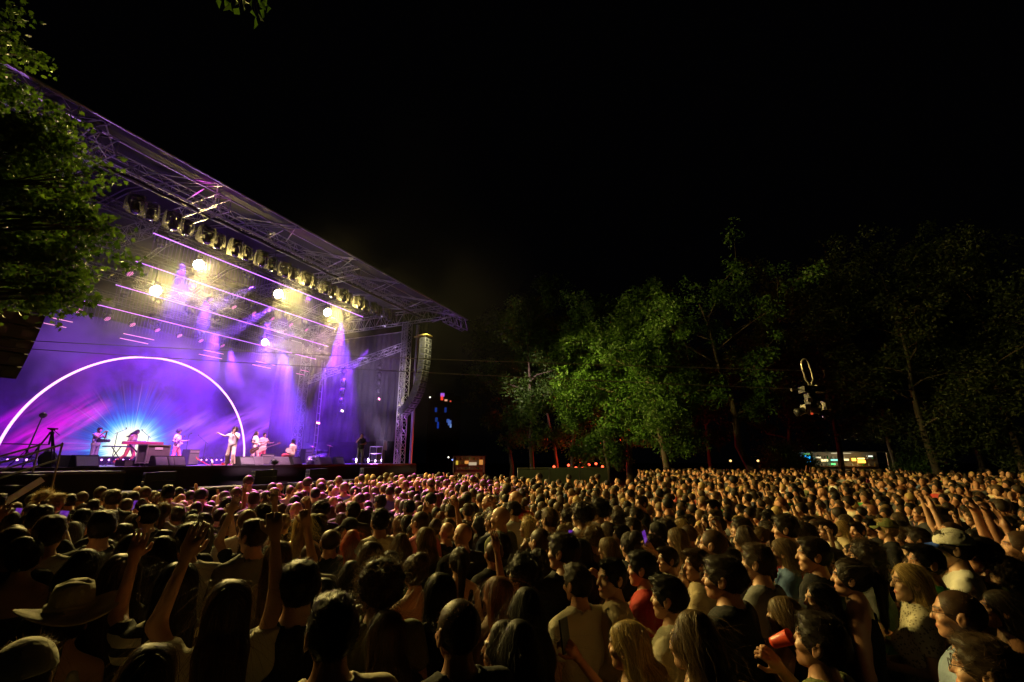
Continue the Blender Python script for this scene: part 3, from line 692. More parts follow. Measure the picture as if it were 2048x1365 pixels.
# ---- the big screen and the arch of light
def screen_material():
    m = bpy.data.materials.new('screen_picture'); m.use_nodes = True; nt = m.node_tree; nt.nodes.clear(); N = nt.nodes.new; Lk = nt.links.new
    out = N('ShaderNodeOutputMaterial'); em = N('ShaderNodeEmission'); Lk(em.outputs[0], out.inputs[0])
    tc = N('ShaderNodeTexCoord'); sep = N('ShaderNodeSeparateXYZ'); Lk(tc.outputs['Object'], sep.inputs[0])
    def M(op, a, b=None, clamp=False):
        n = N('ShaderNodeMath'); n.operation = op; n.use_clamp = clamp
        for i, q in enumerate((a, b)):
            if q is None: continue
            if isinstance(q, (int, float)): n.inputs[i].default_value = q
            else: Lk(q, n.inputs[i])
        return n.outputs[0]
    def mix(f, a, b, t='MIX'):
        n = N('ShaderNodeMix'); n.data_type = 'RGBA'; n.blend_type = t; n.clamp_factor = True
        for i, q in ((0, f), (6, a), (7, b)):
            if isinstance(q, (int, float)): n.inputs[i].default_value = q
            elif isinstance(q, tuple): n.inputs[i].default_value = (*q, 1)
            else: Lk(q, n.inputs[i])
        return n.outputs[2]
    def noise(vec, scale, detail=3, rough=0.5):
        n = N('ShaderNodeTexNoise'); n.inputs['Scale'].default_value = scale; n.inputs['Detail'].default_value = detail; n.inputs['Roughness'].default_value = rough; Lk(vec, n.inputs['Vector']); return n.outputs['Fac']
    def ramp(x, lo, hi):
        n = N('ShaderNodeMapRange'); n.clamp = True; n.inputs[1].default_value = lo; n.inputs[2].default_value = hi; Lk(x, n.inputs[0]); n.interpolation_type = 'SMOOTHSTEP'; return n.outputs[0]
    def comb(x, y, z=0.0):
        n = N('ShaderNodeCombineXYZ')
        for i, q in enumerate((x, y, z)):
            if isinstance(q, (int, float)): n.inputs[i].default_value = q
            else: Lk(q, n.inputs[i])
        return n.outputs[0]
    x, z = sep.outputs['X'], sep.outputs['Z']                 # burst centre at x = 0.3, z = 0.55
    dx, dz = M('SUBTRACT', x, 0.3), M('SUBTRACT', z, 0.5)
    r = M('SQRT', M('ADD', M('MULTIPLY', dx, dx), M('MULTIPLY', dz, dz)))
    ang = M('ARCTAN2', dz, dx)
    streak = noise(comb(M('MULTIPLY', ang, 9.0), M('MULTIPLY', r, 0.12)), 1.6, 4, 0.6)
    fine = noise(comb(M('MULTIPLY', ang, 30.0), M('MULTIPLY', r, 0.10)), 1.3, 3, 0.6)
    cloud = noise(comb(x, 0.0, z), 0.42, 4, 0.55)
    cloud2 = noise(comb(M('ADD', x, 31.0), 0.0, z), 0.30, 3, 0.5)
    base = mix(ramp(cloud, 0.40, 0.70), (0.004, 0.001, 0.02), (0.07, 0.008, 0.28))
    base = mix(M('MULTIPLY', ramp(cloud2, 0.5, 0.75), 0.7), base, (0.20, 0.02, 0.42))
    # slanted beams of violet and magenta running up to the right
    def beam(cx, cz, slope, width, length, col, b, k):
        ca, sa = math.cos(slope), math.sin(slope)
        px, pz = M('SUBTRACT', x, cx), M('SUBTRACT', z, cz)
        a_ = M('ADD', M('MULTIPLY', px, ca), M('MULTIPLY', pz, sa)); t_ = M('ADD', M('MULTIPLY', px, -sa), M('MULTIPLY', pz, ca))
        f = M('MULTIPLY', ramp(M('ABSOLUTE', t_), width, width * 0.15), ramp(M('ABSOLUTE', a_), length, length * 0.35))
        nz = ramp(noise(comb(M('MULTIPLY', t_, 3.0), M('MULTIPLY', a_, 0.5), cx), 1.0, 3), 0.25, 0.65)
        return mix(M('MULTIPLY', M('MULTIPLY', f, nz), k), b, col)
    base = beam(-3.3, 1.5, 0.75, 0.75, 2.6, (0.62, 0.0, 0.62), base, 1.0)
    base = beam(-2.4, 1.6, 0.75, 0.55, 2.2, (0.75, 0.02, 0.75), base, 1.0)
    base = beam(-4.9, 1.6, 0.8, 0.5, 2.0, (0.35, 0.0, 0.5), base, 0.9)
    base = beam(2.9, 1.6, 0.62, 0.55, 2.4, (0.30, 0.10, 0.75), base, 1.0)
    base = beam(4.6, 1.2, 0.60, 0.6, 2.6, (0.24, 0.06, 0.70), base, 0.95)
    base = beam(6.6, 2.6, 0.52, 0.7, 3.4, (0.36, 0.07, 0.80), base, 0.95)
    base = beam(8.0, 1.8, 0.52, 0.55, 3.0, (0.30, 0.06, 0.75), base, 0.9)
    base = beam(-2.4, 0.55, 0.0, 0.35, 1.3, (0.8, 0.03, 0.6), base, 1.0)
    # blue halo, cyan and white core of the burst
    rr = M('MULTIPLY', r, M('ADD', 0.62, M('MULTIPLY', streak, 0.75)))
    base = mix(M('MULTIPLY', ramp(rr, 3.7, 0.9), 0.9), base, (0.015, 0.10, 0.75))
    spikes = M('MULTIPLY', ramp(M('ADD', M('MULTIPLY', fine, 0.6), M('MULTIPLY', streak, 0.4)), 0.52, 0.75), M('MULTIPLY', ramp(r, 4.6, 0.9), 0.55))
    base = mix(spikes, base, (0.55, 0.66, 1.0))
    base = mix(ramp(rr, 2.1, 0.9), base, (0.10, 0.62, 0.95))
    base = mix(ramp(rr, 1.6, 0.7), base, (1.0, 1.0, 0.72))
    # above the arch the picture fades to dusky violet
    outr = M('SQRT', M('ADD', M('MULTIPLY', M('SUBTRACT', x, 1.0), M('SUBTRACT', x, 1.0)), M('MULTIPLY', z, z)))
    haze = mix(ramp(cloud2, 0.35, 0.7), (0.012, 0.003, 0.05), (0.10, 0.03, 0.28))
    base = mix(M('MULTIPLY', ramp(outr, 6.0, 6.6), ramp(z, 1.5, 4.5)), base, haze)
    Lk(base, em.inputs['Color']); em.inputs['Strength'].default_value = 1.35
    return m
WALL_N = 10.0
scr = sthing('screen', 0, WALL_N, DECK + 0.45, label='huge video screen with a white and blue light burst on violet', cat='video screen')
MB().box((0.0, 0.0, 3.7), (18.0, 0.12, 7.4)).build('picture_panel', screen_material(), scr)
m = MB(); m.box((0, 0.16, 3.7), (18.1, 0.18, 7.6))
m.build('screen_back', M_BLACKM, scr)
m = MB()
for s in np.linspace(-8.8, 8.8, 12): m.box((s, 0.16, -0.23), (0.08, 0.16, 0.44))
m.build('support_leg', M_BLACKM, scr)
ac = 1.05; ar = 6.2
arch = sthing('light_arch', ac, WALL_N - 0.22, DECK, label='glowing white half-circle arch of light standing on the stage', cat='light arch')
pts = [(ar * math.cos(t), 0, ar * math.sin(t)) for t in np.linspace(0.0, math.pi, 73)]
M_ARCH = glow('arch_tube', (1.0, 0.50, 0.92), 2.0)
MB().path(pts, 0.058, 10).build('light_tube', M_ARCH, arch, True)
fr = MB()
for t in np.linspace(0.05, math.pi - 0.05, 14): fr.tube((ar * math.cos(t), 0.05, ar * math.sin(t)), (ar * math.cos(t), 0.16, ar * math.sin(t)), 0.02)
fr.box((ar, 0, 0.01), (0.5, 0.3, 0.02)).box((-ar, 0, 0.01), (0.5, 0.3, 0.02))
fr.build('mount', M_BLACKM, arch)

# ---- interior lighting trusses with light strips
M_STRIP = glow('violet_strip', (0.55, 0.18, 1.0), 2.2)
STRIPS = [(2.0, 12.2, -4.7, 8.9), (4.0, 11.4, -4.2, 8.4), (6.0, 10.65, -3.9, 9.8), (8.0, 10.0, -4.2, 10.6)]
ORD = ['first', 'second', 'third', 'fourth']
for k, (n, z, a, b) in enumerate(STRIPS):
    L = b + 1.6 - (a - 2.5)
    t = sthing('lighting_truss', a - 2.5, n, z, label='lighting truss over the stage, %s behind the front truss' % ORD[k], cat='truss', group='lighting trusses over the stage')
    ch, br = truss((0, 0, 0.62), (L, 0, 0.62), 0.4, 0.4, 0.5, rc=0.024, rb=0.011)
    o = ch.build('chord', M_DARKTRUSS, t); br.build('lattice', M_DARKTRUSS, o)
    for q in np.linspace(0.6, L - 0.6, 5): MB().tube((q, 0, 0.8), (q, 0, 14.6 - z - (0.1 if k < 3 else 0.0)), 0.012, 5).build('hoist_chain', M_BLACKM, t)
    sp = sthing('light_strip', a, n - 0.3, z, label='thin violet light strip hung under the %s lighting truss' % ORD[k], cat='light strip', group='violet light strips')
    MB().box(((b - a) / 2, 0, 0), (b - a, 0.04, 0.035)).build('light_bar', M_STRIP, sp)
    w = MB()
    for q in np.linspace(0.3, b - a - 0.3, 9): w.tube((q, 0.01, 0.03), (q, 0.25, 0.43), 0.012, 5)
    w.build('hanger', M_BLACKM, sp)
    mesh_ = MB()                                             # strings of small lights under the strip
    for q in np.arange(0.1, b - a, 0.16): mesh_.box((q, 0, -0.52), (0.008, 0.008, 0.95))
    mesh_.build('light_string', mat('light_string_plastic', (0.01, 0.01, 0.012), 0.5, emit=(0.3, 0.06, 0.9), strength=0.3), sp)
# short bars of light low over the stage
M_BAR = glow('pink_bar', (1.0, 0.34, 0.75), 1.5)
k = 0
for (u0, v0, u1, v1) in ((247, 668, 308, 680), (240, 677, 296, 688), (407, 700, 447, 709), (398, 709, 444, 718), (512, 723, 550, 731), (505, 730, 541, 737), (601, 740, 617, 744), (593, 747, 609, 751), (100, 634, 145, 646), (88, 645, 132, 657)):
    s0, z0 = on_n(u0, v0, 9.2); s1, z1 = on_n(u1, v1, 9.2); z = (z0 + z1) / 2
    o = sthing('light_bar', (s0 + s1) / 2, 9.2, z, label='short pink light bar %s, %s of its pair' % (('second from the arch top', 'third from the arch top', 'fourth from the arch top', 'last towards the speaker tower', 'first beside the hanging loudspeakers')[k // 2], 'upper' if k % 2 == 0 else 'lower'), cat='light bar', group='pairs of pink light bars')
    MB().box((0, 0, 0), (s1 - s0, 0.05, 0.03)).build('tube', M_BAR, o)
    MB().box((0, 0.06, 0.02), (s1 - s0 + .06, 0.06, 0.06)).tube((0, 0.06, 0.05), (0, 0.06, 12.6 - z), 0.01, 5).build('housing', M_BLACKM, o)
    k += 1
# ------------------------------------------------------------------ lamps on the trusses
def spot(name, loc, target, energy, col, angle, blend=0.5, size=0.08, parent=None):
    l = bpy.data.lights.new(name, 'SPOT'); l.energy = energy; l.color = col; l.spot_size = angle; l.spot_blend = blend; l.shadow_soft_size = size
    o = bpy.data.objects.new(name, l); COL.objects.link(o); o.location = loc
    o.rotation_euler = (Vector(target) - Vector(loc)).to_track_quat('-Z', 'Y').to_euler()
    return o
M_BAG = bpy.data.materials.new('clear_rain_cover'); M_BAG.use_nodes = True
_nt = M_BAG.node_tree; _b = _nt.nodes['Principled BSDF']; _b.inputs['Base Color'].default_value = (0.30, 0.30, 0.28, 1); _b.inputs['Roughness'].default_value = 0.35
_tr = _nt.nodes.new('ShaderNodeBsdfTransparent'); _tl = _nt.nodes.new('ShaderNodeBsdfTranslucent'); _tl.inputs[0].default_value = (0.30, 0.30, 0.28, 1)
_m1 = _nt.nodes.new('ShaderNodeMixShader'); _m1.inputs[0].default_value = 0.45; _m2 = _nt.nodes.new('ShaderNodeMixShader'); _m2.inputs[0].default_value = 0.52
_nt.links.new(_b.outputs[0], _m1.inputs[1]); _nt.links.new(_tl.outputs[0], _m1.inputs[2]); _nt.links.new(_m1.outputs[0], _m2.inputs[1]); _nt.links.new(_tr.outputs[0], _m2.inputs[2])
_nt.links.new(_m2.outputs[0], _nt.nodes['Material Output'].inputs[0])
def moving_head(tilt, bag, lens_mat, seed=0, scale=1.0):
    """hanging lamp: clamp and base on top, yoke, tilting head, lens, optional rain cover; origin at the clamp"""
    r = random.Random(seed); k = scale
    root = empty('stage_lamp')
    MB().box((0, 0, -0.10 * k), (0.42 * k, 0.34 * k, 0.16 * k), taper=0.9).tube((0, 0, -0.02 * k), (0, 0, 0.06), 0.025).build('base', M_BLACKM, root)
    y = MB()
    for sx in (-1, 1): y.box((sx * 0.22 * k, 0, -0.38 * k), (0.06 * k, 0.16 * k, 0.42 * k), taper=1.0)
    y.box((0, 0, -0.205 * k), (0.46 * k, 0.18 * k, 0.05 * k)); y.build('yoke', M_BLACKM, root)
    ax = Vector((0, -math.sin(tilt), -math.cos(tilt))); c = Vector((0, 0, -0.5 * k))
    hd = MB().lathe(c, [(0.06 * k, -0.26 * k), (0.13 * k, -0.24 * k), (0.17 * k, -0.1 * k), (0.175 * k, 0.08 * k), (0.15 * k, 0.2 * k), (0.155 * k, 0.3 * k)], 14, ax).build('lamp_head', M_BLACKM, root, True)
    MB().lathe(c, [(0.135 * k, 0.299 * k), (0.12 * k, 0.315 * k), (0.01 * k, 0.325 * k)], 14, ax).build('lens', lens_mat, hd, True)
    if bag:
        V = []; seg, rows = 16, 7
        for j in range(rows):
            z = 0.02 - j * 0.115 * k; w = (0.26 + 0.06 * math.sin(j / (rows - 1) * 2.2)) * k
            for i in range(seg):
                t = 2 * math.pi * i / seg; sq = 1 / max(abs(math.cos(t)), abs(math.sin(t))) ** 0.6
                q = w * sq * (1 + r.uniform(-0.05, 0.05)); V.append((q * math.cos(t) * 1.05, q * math.sin(t) * 0.9, z + r.uniform(-0.02, 0.02) - (0.05 * r.random() if j == rows - 1 else 0)))
        Fq = [(j * seg + i, j * seg + (i + 1) % seg, (j + 1) * seg + (i + 1) % seg, (j + 1) * seg + i) for j in range(rows - 1) for i in range(seg)]
        m = MB(); m._add(V, Fq); m.build('rain_cover', M_BAG, root, True)
    return root
COUNT = ['first', 'second', 'third', 'fourth', 'fifth', 'sixth', 'seventh', 'eighth', 'ninth', 'tenth', 'eleventh', 'twelfth', 'thirteenth']
protos = [moving_head(0.35, True, M_LENS, 1), moving_head(0.1, True, M_LENS, 2, 0.86), moving_head(0.55, True, M_LENS, 3)]
for i in range(12):
    for j in range(2):
        p = protos[1] if j else protos[0 if i % 2 else 2]
        o = p if not p.get('label') else copy_tree(p)
        o.location = S(-6.5 + 1.4 * i + (0.62 if j else 0), -0.45 + (0.12 if j else 0), 12.5 - (0.0 if j == 0 else 0.03)); o.rotation_euler = (0, 0, STAGE_ANGLE + random.uniform(-0.5, 0.5))
        tag(o, 'rain-covered stage lamp on the front truss, %s of the %s pair from the tree' % (('larger', 'smaller')[j], COUNT[i]), 'stage lamp', 'rain-covered lamps on the front truss')
# dark lamps hung on the inner trusses
pd = [moving_head(0.7, False, M_LENS, 5), moving_head(1.1, False, M_LENS, 6)]
DARK = {1: [-3.6, -2.1, -1.4, -0.7, 0.5, 1.9, 3.4, 4.6, 6.0, 7.4], 2: [-3.3, -1.8, -0.2, 1.4, 3.0, 6.4, 8.0, 9.2], 3: [-3.0, -0.8, 1.6, 4.0, 6.2, 8.4, 9.9], 0: [-4.2, 0.2, 4.2, 7.6]}
for row, lst in DARK.items():
    n, z, a, b = STRIPS[row]
    for i, s in enumerate(lst):
        p = pd[i % 2]; o = p if not p.get('label') else copy_tree(p)
        o.location = S(s, n, z + 0.36); o.rotation_euler = (0, 0, STAGE_ANGLE + random.uniform(-0.7, 0.7))
        tag(o, 'unlit black lamp hung on the %s lighting truss, %s from the tree' % (ORD[row], COUNT[i]), 'stage lamp', 'unlit lamps on the inner trusses')
# the five lamps that shine straight at the camera side
M_HOT = glow('hot_lens', (1.0, 0.93, 0.55), 45.0)
WARM = (1.0, 0.735, 0.20)
hot = [((398, 530), 2.0, 'highest and brightest'), ((312, 582), 4.0, 'close to the tree leaves'), ((557, 588), 2.0, 'in the middle of the top row'), ((655, 625), 2.0, 'nearest the speaker tower'), ((530, 685), 6.0, 'lowest and smallest')]
for k, ((u, vv), n, txt) in enumerate(hot):
    s, z = on_n(u, vv, n); P = S(s, n, z)
    to = Vector((5.0 + 2.0 * k, 12.0, 0.5)) - P; to.normalize()
    root = empty('blinder', P); tag(root, 'dazzling warm white stage lamp, %s' % txt, 'stage lamp', 'lit lamps facing the crowd')
    up_ = Vector((0, 0, 1)); kk = 0.8 if k == 4 else 1.0
    MB().lathe(-to * 0.36, [(0.08, 0), (0.17 * kk, 0.04), (0.21 * kk, 0.2), (0.285 * kk, 0.34)], 16, to).build('housing', M_BLACKM, root, True)
    MB().lathe(-to * 0.03, [(0.27 * kk, 0), (0.22 * kk, 0.03), (0.01, 0.05)], 16, to).build('lens', M_HOT, root, True)
    zt = {2.0: 12.62, 4.0: 11.82, 6.0: 11.07}[n]
    MB().tube(-to * 0.2, (-to.x * .2, -to.y * .2, zt - z), 0.03).box((0, 0, 0.36), (0.3, 0.1, 0.12)).build('yoke', M_BLACKM, root)
    spot('blinder_beam', P + to * 0.06, P + to * 10, (10000, 10000, 13500, 11000, 7500)[k], WARM, math.radians((96, 135, 96, 96, 96)[k]), 0.9, 0.12)
# round pink wash lights in rows
M_WASH = glow('pink_wash_lens', (1.0, 0.25, 0.75), 1.6)
wp = None; k = 0
for row, lst in ((5.0, [(260, 548), (422, 600), (468, 615), (508, 627), (545, 638), (582, 650), (613, 660)]), (8.0, [(158, 622), (215, 638), (265, 650), (315, 661), (359, 672), (402, 682), (445, 692)])):
    for i, (u, vv) in enumerate(lst):
        s, z = on_n(u, vv, row); P = S(s, row, z)
        root = sthing('wash_light', s, row, z, label='round pink wash light in the %s row over the stage, %s from the tree' % ('upper' if row == 5.0 else 'lower', COUNT[i]), cat='stage lamp', group='round pink wash lights')
        ax = Vector((0.35, -0.6, -0.72))
        MB().lathe((0, 0, 0), [(0.1, -0.2), (0.16, -0.12), (0.17, 0.0)], 14, ax).tube((0, 0, 0.0), (0, 0, 0.45), 0.02).box((0, 0, 0.5), (0.2, 0.2, 0.12)).build('housing', M_BLACKM, root, True)
        d_ = MB(); x_ = ax.orthogonal().normalized(); y_ = ax.normalized().cross(x_)
        for a in range(-2, 3):
            for b in range(-2, 3):
                if a * a + b * b <= 5: d_.lathe(x_ * a * 0.058 + y_ * b * 0.058, [(0.022, 0.002), (0.015, 0.012)], 6, ax)
        d_.build('light_cell', M_WASH, root)
# violet lamps pointing down through the smoke, one under each inner truss end
VIOLET = (0.20, 0.025, 1.0)
for i, (s, n, z, ts, tn, e, ang, col) in enumerate([(-3.0, 2.2, 11.6, -2.0, 3.5, 14000, 26, VIOLET), (-0.4, 4.2, 10.9, 0.6, 5.5, 14000, 26, VIOLET), (1.6, 6.2, 10.1, 2.6, 7.5, 13000, 26, VIOLET),
        (3.4, 4.2, 10.9, 4.6, 5.5, 15000, 26, VIOLET), (6.4, 6.2, 10.1, 7.6, 7.2, 17000, 28, VIOLET), (7.4, 2.2, 11.6, 9.4, 3.6, 15000, 24, VIOLET), (9.0, 4.2, 10.9, 10.6, 5.2, 14000, 24, VIOLET), (8.4, 8.2, 9.5, 9.6, 7.0, 14000, 30, (0.20, 0.06, 1.0)), (4.0, 8.2, 9.5, 5.4, 7.6, 12000, 30, VIOLET)]):
    spot("violet_beam", S(s, n, z), S(ts, tn, DECK), e * 6.0, col, math.radians(ang * 1.1), 0.4, 0.1)

# magenta beams sweeping the front of the crowd
MAG = (1.0, 0.06, 0.75)
for (s, tx, ty, e, ang) in ((0.0, -4.7, 10.2, 42000, 15), (3.0, -3.8, 13.2, 45000, 15), (6.0, -2.4, 16.8, 48000, 15)):
    spot('magenta_beam', S(s, -1.5, 11.7), (tx, ty, 1.6), e, MAG, math.radians(ang), 0.5, 0.1)
# magenta and violet uplights in the roof
for (s, n, z, ts, tn, tz, e, col, ang) in ((-5.2, -1.2, 12.4, -4.4, -2.2, 13.6, 110, (1, .08, .85), 75), (-0.6, -1.0, 12.4, 0.2, -2.2, 13.6, 80, (1, .08, .85), 70), (12.6, -1.5, 9.5, 13.6, -2.8, 13.0, 260, (0.45, 0.12, 1.0), 70),
        (-7.5, 0.4, 2.6, -7.5, -0.8, 13.2, 1100, (0.62, 0.25, 0.9), 60), (-1.5, 0.4, 2.6, -1.5, -1.2, 13.2, 700, (0.62, 0.25, 0.9), 60), (5.0, 0.4, 2.6, 5.0, -1.2, 13.2, 700, (0.62, 0.25, 0.9), 60), (11.5, -0.6, 2.4, 12.3, 0.2, 9.0, 900, (0.62, 0.22, 1.0), 60)):
    spot('roof_uplight', S(s, n, z), S(ts, tn, tz), e, col, math.radians(ang), 0.6, 0.1)

# beams resting on the trees behind the crowd
spot('tree_beam', S(-5.0, -1.5, 11.7), at_depth(1280, 800, 30), 42000, (1.0, 0.92, 0.2), math.radians(15), 0.8, 0.15)
spot('tree_beam', S(-3.0, -1.5, 11.7), at_depth(1140, 800, 31), 24000, (1.0, 0.85, 0.25), math.radians(14), 0.9, 0.15)
spot('tree_beam', S(0.0, -1.5, 11.7), at_depth(1050, 760, 34), 30000, (1.0, 0.68, 0.72), math.radians(17), 0.9, 0.15)
spot('array_light', S(10.4, -2.75, 12.3), S(12.0, -1.9, 9.4), 3600, (1.0, 0.9, 0.45), math.radians(64), 0.8, 0.1)
spot('tower_light', S(9.6, -1.0, 2.5), S(12.2, 3.5, 9.6), 7000, (0.72, 0.5, 1.0), math.radians(50), 0.7, 0.1)

P = S(-10.0, -2.8, 12.2); to = (Vector((15.0, 14.0, 1.0)) - P).normalized()  # added unseen lamp: side light for the near crowd, hooded to hide its lens
root = empty('blinder', P); tag(root, 'added warm lamp on the near wing truss, unseen behind the maple leaves', 'stage lamp', 'lit lamps facing the crowd')
MB().lathe(-to * 0.6, [(0.08, 0), (0.17, 0.04), (0.19, 0.2), (0.20, 0.6), (0.185, 0.6), (0.17, 0.22), (0.12, 0.2)], 16, to).build('housing', M_BLACKM, root, True)
MB().lathe(-to * 0.39, [(0.12, 0), (0.10, 0.02), (0.01, 0.03)], 16, to).build('lens', M_HOT, root, True)
MB().tube(-to * 0.2, (-to.x * .2, -to.y * .2, 0.3), 0.03).build('yoke', M_BLACKM, root)
spot('blinder_beam', P + to * 0.06, P + to * 10, 7500, WARM, math.radians(125), 0.9, 0.15)

# violet wash of the light strips on the smoke below them
for k, (n, z, a, b) in enumerate(STRIPS):
    for q in (0.2, 0.65):
        spot('strip_wash', S(a + (b - a) * q, n - 0.3, z - 0.1), S(a + (b - a) * q, n + 0.6, 2), 2600, (0.25, 0.03, 1.0), math.radians(95), 0.8, 0.3)

spot('tree_beam', S(-6.0, -1.5, 11.7), at_depth(1500, 760, 27), 7000, (1.0, 0.9, 0.3), math.radians(20), 0.9, 0.15)
for (s, n, z, ts, tn, tz, e, ang) in ((10.6, 5.0, 10.3, 6.6, 8.6, 3.2, 60000, 15), (11.3, 3.0, 10.6, 8.2, 7.6, 2.6, 60000, 14), (3.0, 3.0, 11.4, -1.5, 6.0, 6.5, 85000, 18), (6.0, 4.5, 10.8, 2.6, 8.0, 6.8, 90000, 17), (0.5, 1.5, 11.6, -3.5, 5.0, 7.0, 70000, 18), (9.0, 3.0, 10.4, 12.4, 5.0, 3.0, 45000, 20), (10.5, 6.5, 9.6, 12.0, 8.5, 3.0, 40000, 22)):
    spot('violet_beam', S(s, n, z), S(ts, tn, tz), e, (0.26, 0.04, 1.0), math.radians(ang), 0.5, 0.1)
# ------------------------------------------------------------------ hanging loudspeakers
def line_array(name, s, n, ztop, count, curve, lit, label):
    root = sthing(name, s, n, ztop, label=label, cat='loudspeaker')
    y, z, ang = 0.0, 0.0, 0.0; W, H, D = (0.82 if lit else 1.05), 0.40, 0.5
    fr = MB().box((0, 0.1, 0.2), (0.75, 0.9, 0.08)).box((0, 0.75, 0.2), (0.14, 0.5, 0.1))
    fr.build('rigging_frame', mat('yellow_frame', (0.55, 0.45, 0.10), 0.5), root)
    ch = MB()
    for q in (-0.3, 0.3): ch.tube((q, 0.1, 0.25), (q, 0.1, 12.4 - ztop), 0.02, 5)
    ch.build('chain', M_BLACKM, root)
    for i in range(count):
        a2 = curve * (i / (count - 1)) ** 2.2
        R = Matrix.Rotation(a2, 3, 'X'); step = R @ Vector((0, 0, -H))
        c = Vector((0, y, z)) + step * 0.5
        cab = MB().box(c, (W, D, H - 0.018), rot=R).build('cabinet', M_BLACKB, root)
        g = MB(); f0 = R @ Vector((0, -D / 2 - 0.012, 0)); 
        g.box(c + f0, (W * 0.96, 0.02, H * 0.82), rot=R)
        gr = g.build('grille', M_GRILLE if lit else M_GRILLE_SHADED, cab)
        for q in (-1, 1):
            MB().box(c + R @ Vector((q * W * 0.27, -D / 2 - 0.028, 0)), (0.26, 0.012, 0.20), rot=R).build('driver_slot', M_BLACKM, cab)
            MB().box(c + R @ Vector((q * (W / 2 + 0.012), 0.0, 0.02)), (0.02, 0.16, 0.1), rot=R).build('side_handle', M_BLACKM, cab)
        y += step.y; z += step.z
    MB().path([(0.1, y + 0.2, z), (0.14, y + 0.28, z - 0.5), (0.05, y + 0.2, z - 1.0), (0.0, y + 0.25, z - 1.6)], 0.03, 6).build('cable', M_BLACKM, root, True)
    return root
line_array('line_array', 12.05, -1.55, 11.05, 15, 0.95, True, 'curved column of hanging loudspeakers beside the far stage tower')
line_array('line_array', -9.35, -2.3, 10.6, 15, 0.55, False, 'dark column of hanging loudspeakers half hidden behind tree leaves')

# ------------------------------------------------------------------ things on and in front of the stage
def wedge(s, n, rz, label, w=0.75, h=0.42, light=False):
    root = sthing('stage_monitor', s, n, DECK, rz, label=label, cat='loudspeaker', group='floor monitor speakers')
    P = [Vector((-w / 2, -0.22, 0)), Vector((-w / 2, 0.30, 0)), Vector((-w / 2, 0.22, h)), Vector((-w / 2, -0.02, h))]
    MB().prism([p + Vector((0, 0, 0.004)) for p in P], (0, 0, 0), (w, 0, 0)).build('cabinet', M_CASE if light else M_BLACKB, root)
    R = Matrix.Rotation(math.atan2(h, 0.20), 3, 'X')
    MB().box((0, -0.128, h / 2), (w * 0.92, 0.36, 0.02), rot=R).build('grille', M_GRILLE, root)
    g = MB()
    for q in (-1, 1): g.box((q * (w / 2 + 0.008), 0.12, h * 0.55), (0.014, 0.12, 0.05))
    g.build('handle', M_BLACKM, root)
    return root
def deck_s(u, n, v=928): return on_n(u, v, n)[0]
for (u, n, rz, lab, w, light) in [(125, 1.6, 2.6, 'large pale floor monitor beside the camera tripod', 1.2, True), (170, 0.5, 0.0, 'small floor monitor below the video camera operator', 0.7, False),
        (325, 0.45, 0.0, 'floor monitor just in front of the flight case', 0.75, False), (348, 0.5, 0.2, 'dark floor monitor below the violin player', 0.8, False),
        (490, 0.45, 0.1, 'floor monitor at the singer\'s trailing foot', 0.8, False), (506, 0.55, -0.1, 'floor monitor at the feet of the long-haired player', 0.85, True),
        (562, 0.6, 0.0, 'pale floor monitor in front of the seated drummer', 0.95, True), (590, 0.4, 0.1, 'small dark floor monitor by the seated drummer', 0.6, False),
        (648, 0.6, 0.0, 'floor monitor next to the silver bag', 0.9, True), (677, 0.4, 0.0, 'lone small floor monitor in the empty part of the stage', 0.6, False)]:
    wedge(deck_s(u, n), n, rz, lab, w, light=light)
def stand_mic(u, n, h, boom, label, v=926):
    s = deck_s(u, n, v); root = sthing('microphone_stand', s, n, DECK, 0, label=label, cat='microphone stand', group='microphone stands on stage')
    m = MB().tube((0, 0, 0.06), (0, 0, h), 0.014, 6)
    for k in range(3):
        t = k * 2.094 + 0.4; m.tube((0, 0, 0.16), (0.3 * math.cos(t), 0.3 * math.sin(t), 0.012), 0.01, 5)
    m.build('stand', M_BLACKM, root)
    tip = Vector((boom * 0.8, -0.1, h + abs(boom) * 0.5)) if boom else Vector((0, -0.05, h + 0.06))
    MB().tube((0, 0, h), tip, 0.01, 5).tube((0, 0, h), -0.3 * (tip - Vector((0, 0, h))) + Vector((0, 0, h)), 0.01, 5).build('boom', M_BLACKM, root)
    d = Vector((-0.6 if boom else 0, -0.8, 0.25)).normalized()
    MB().tube(tip, tip + d * 0.13, 0.012, 8, 0.02).lathe(tip + d * 0.13, [(0.022, 0), (0.028, 0.015), (0.024, 0.04), (0.006, 0.055)], 8, d).build('microphone', M_BLACKM, root, True)
    return root
stand_mic(222, 4.2, 1.45, 0.35, 'microphone stand behind the keyboard player')
stand_mic(287, 4.2, 1.35, -0.45, 'boom microphone over the keyboard')
stand_mic(368, 3.2, 1.42, 0.0, 'straight microphone stand in front of the violin player')
stand_mic(405, 3.8, 1.15, -0.6, 'boom microphone between the violin player and the singer')
stand_mic(562, 3.6, 0.8, 0.7, 'low boom microphone by the seated drummer')
stand_mic(746, 2.2, 1.9, -0.3, 'tall microphone stand behind the player in black')
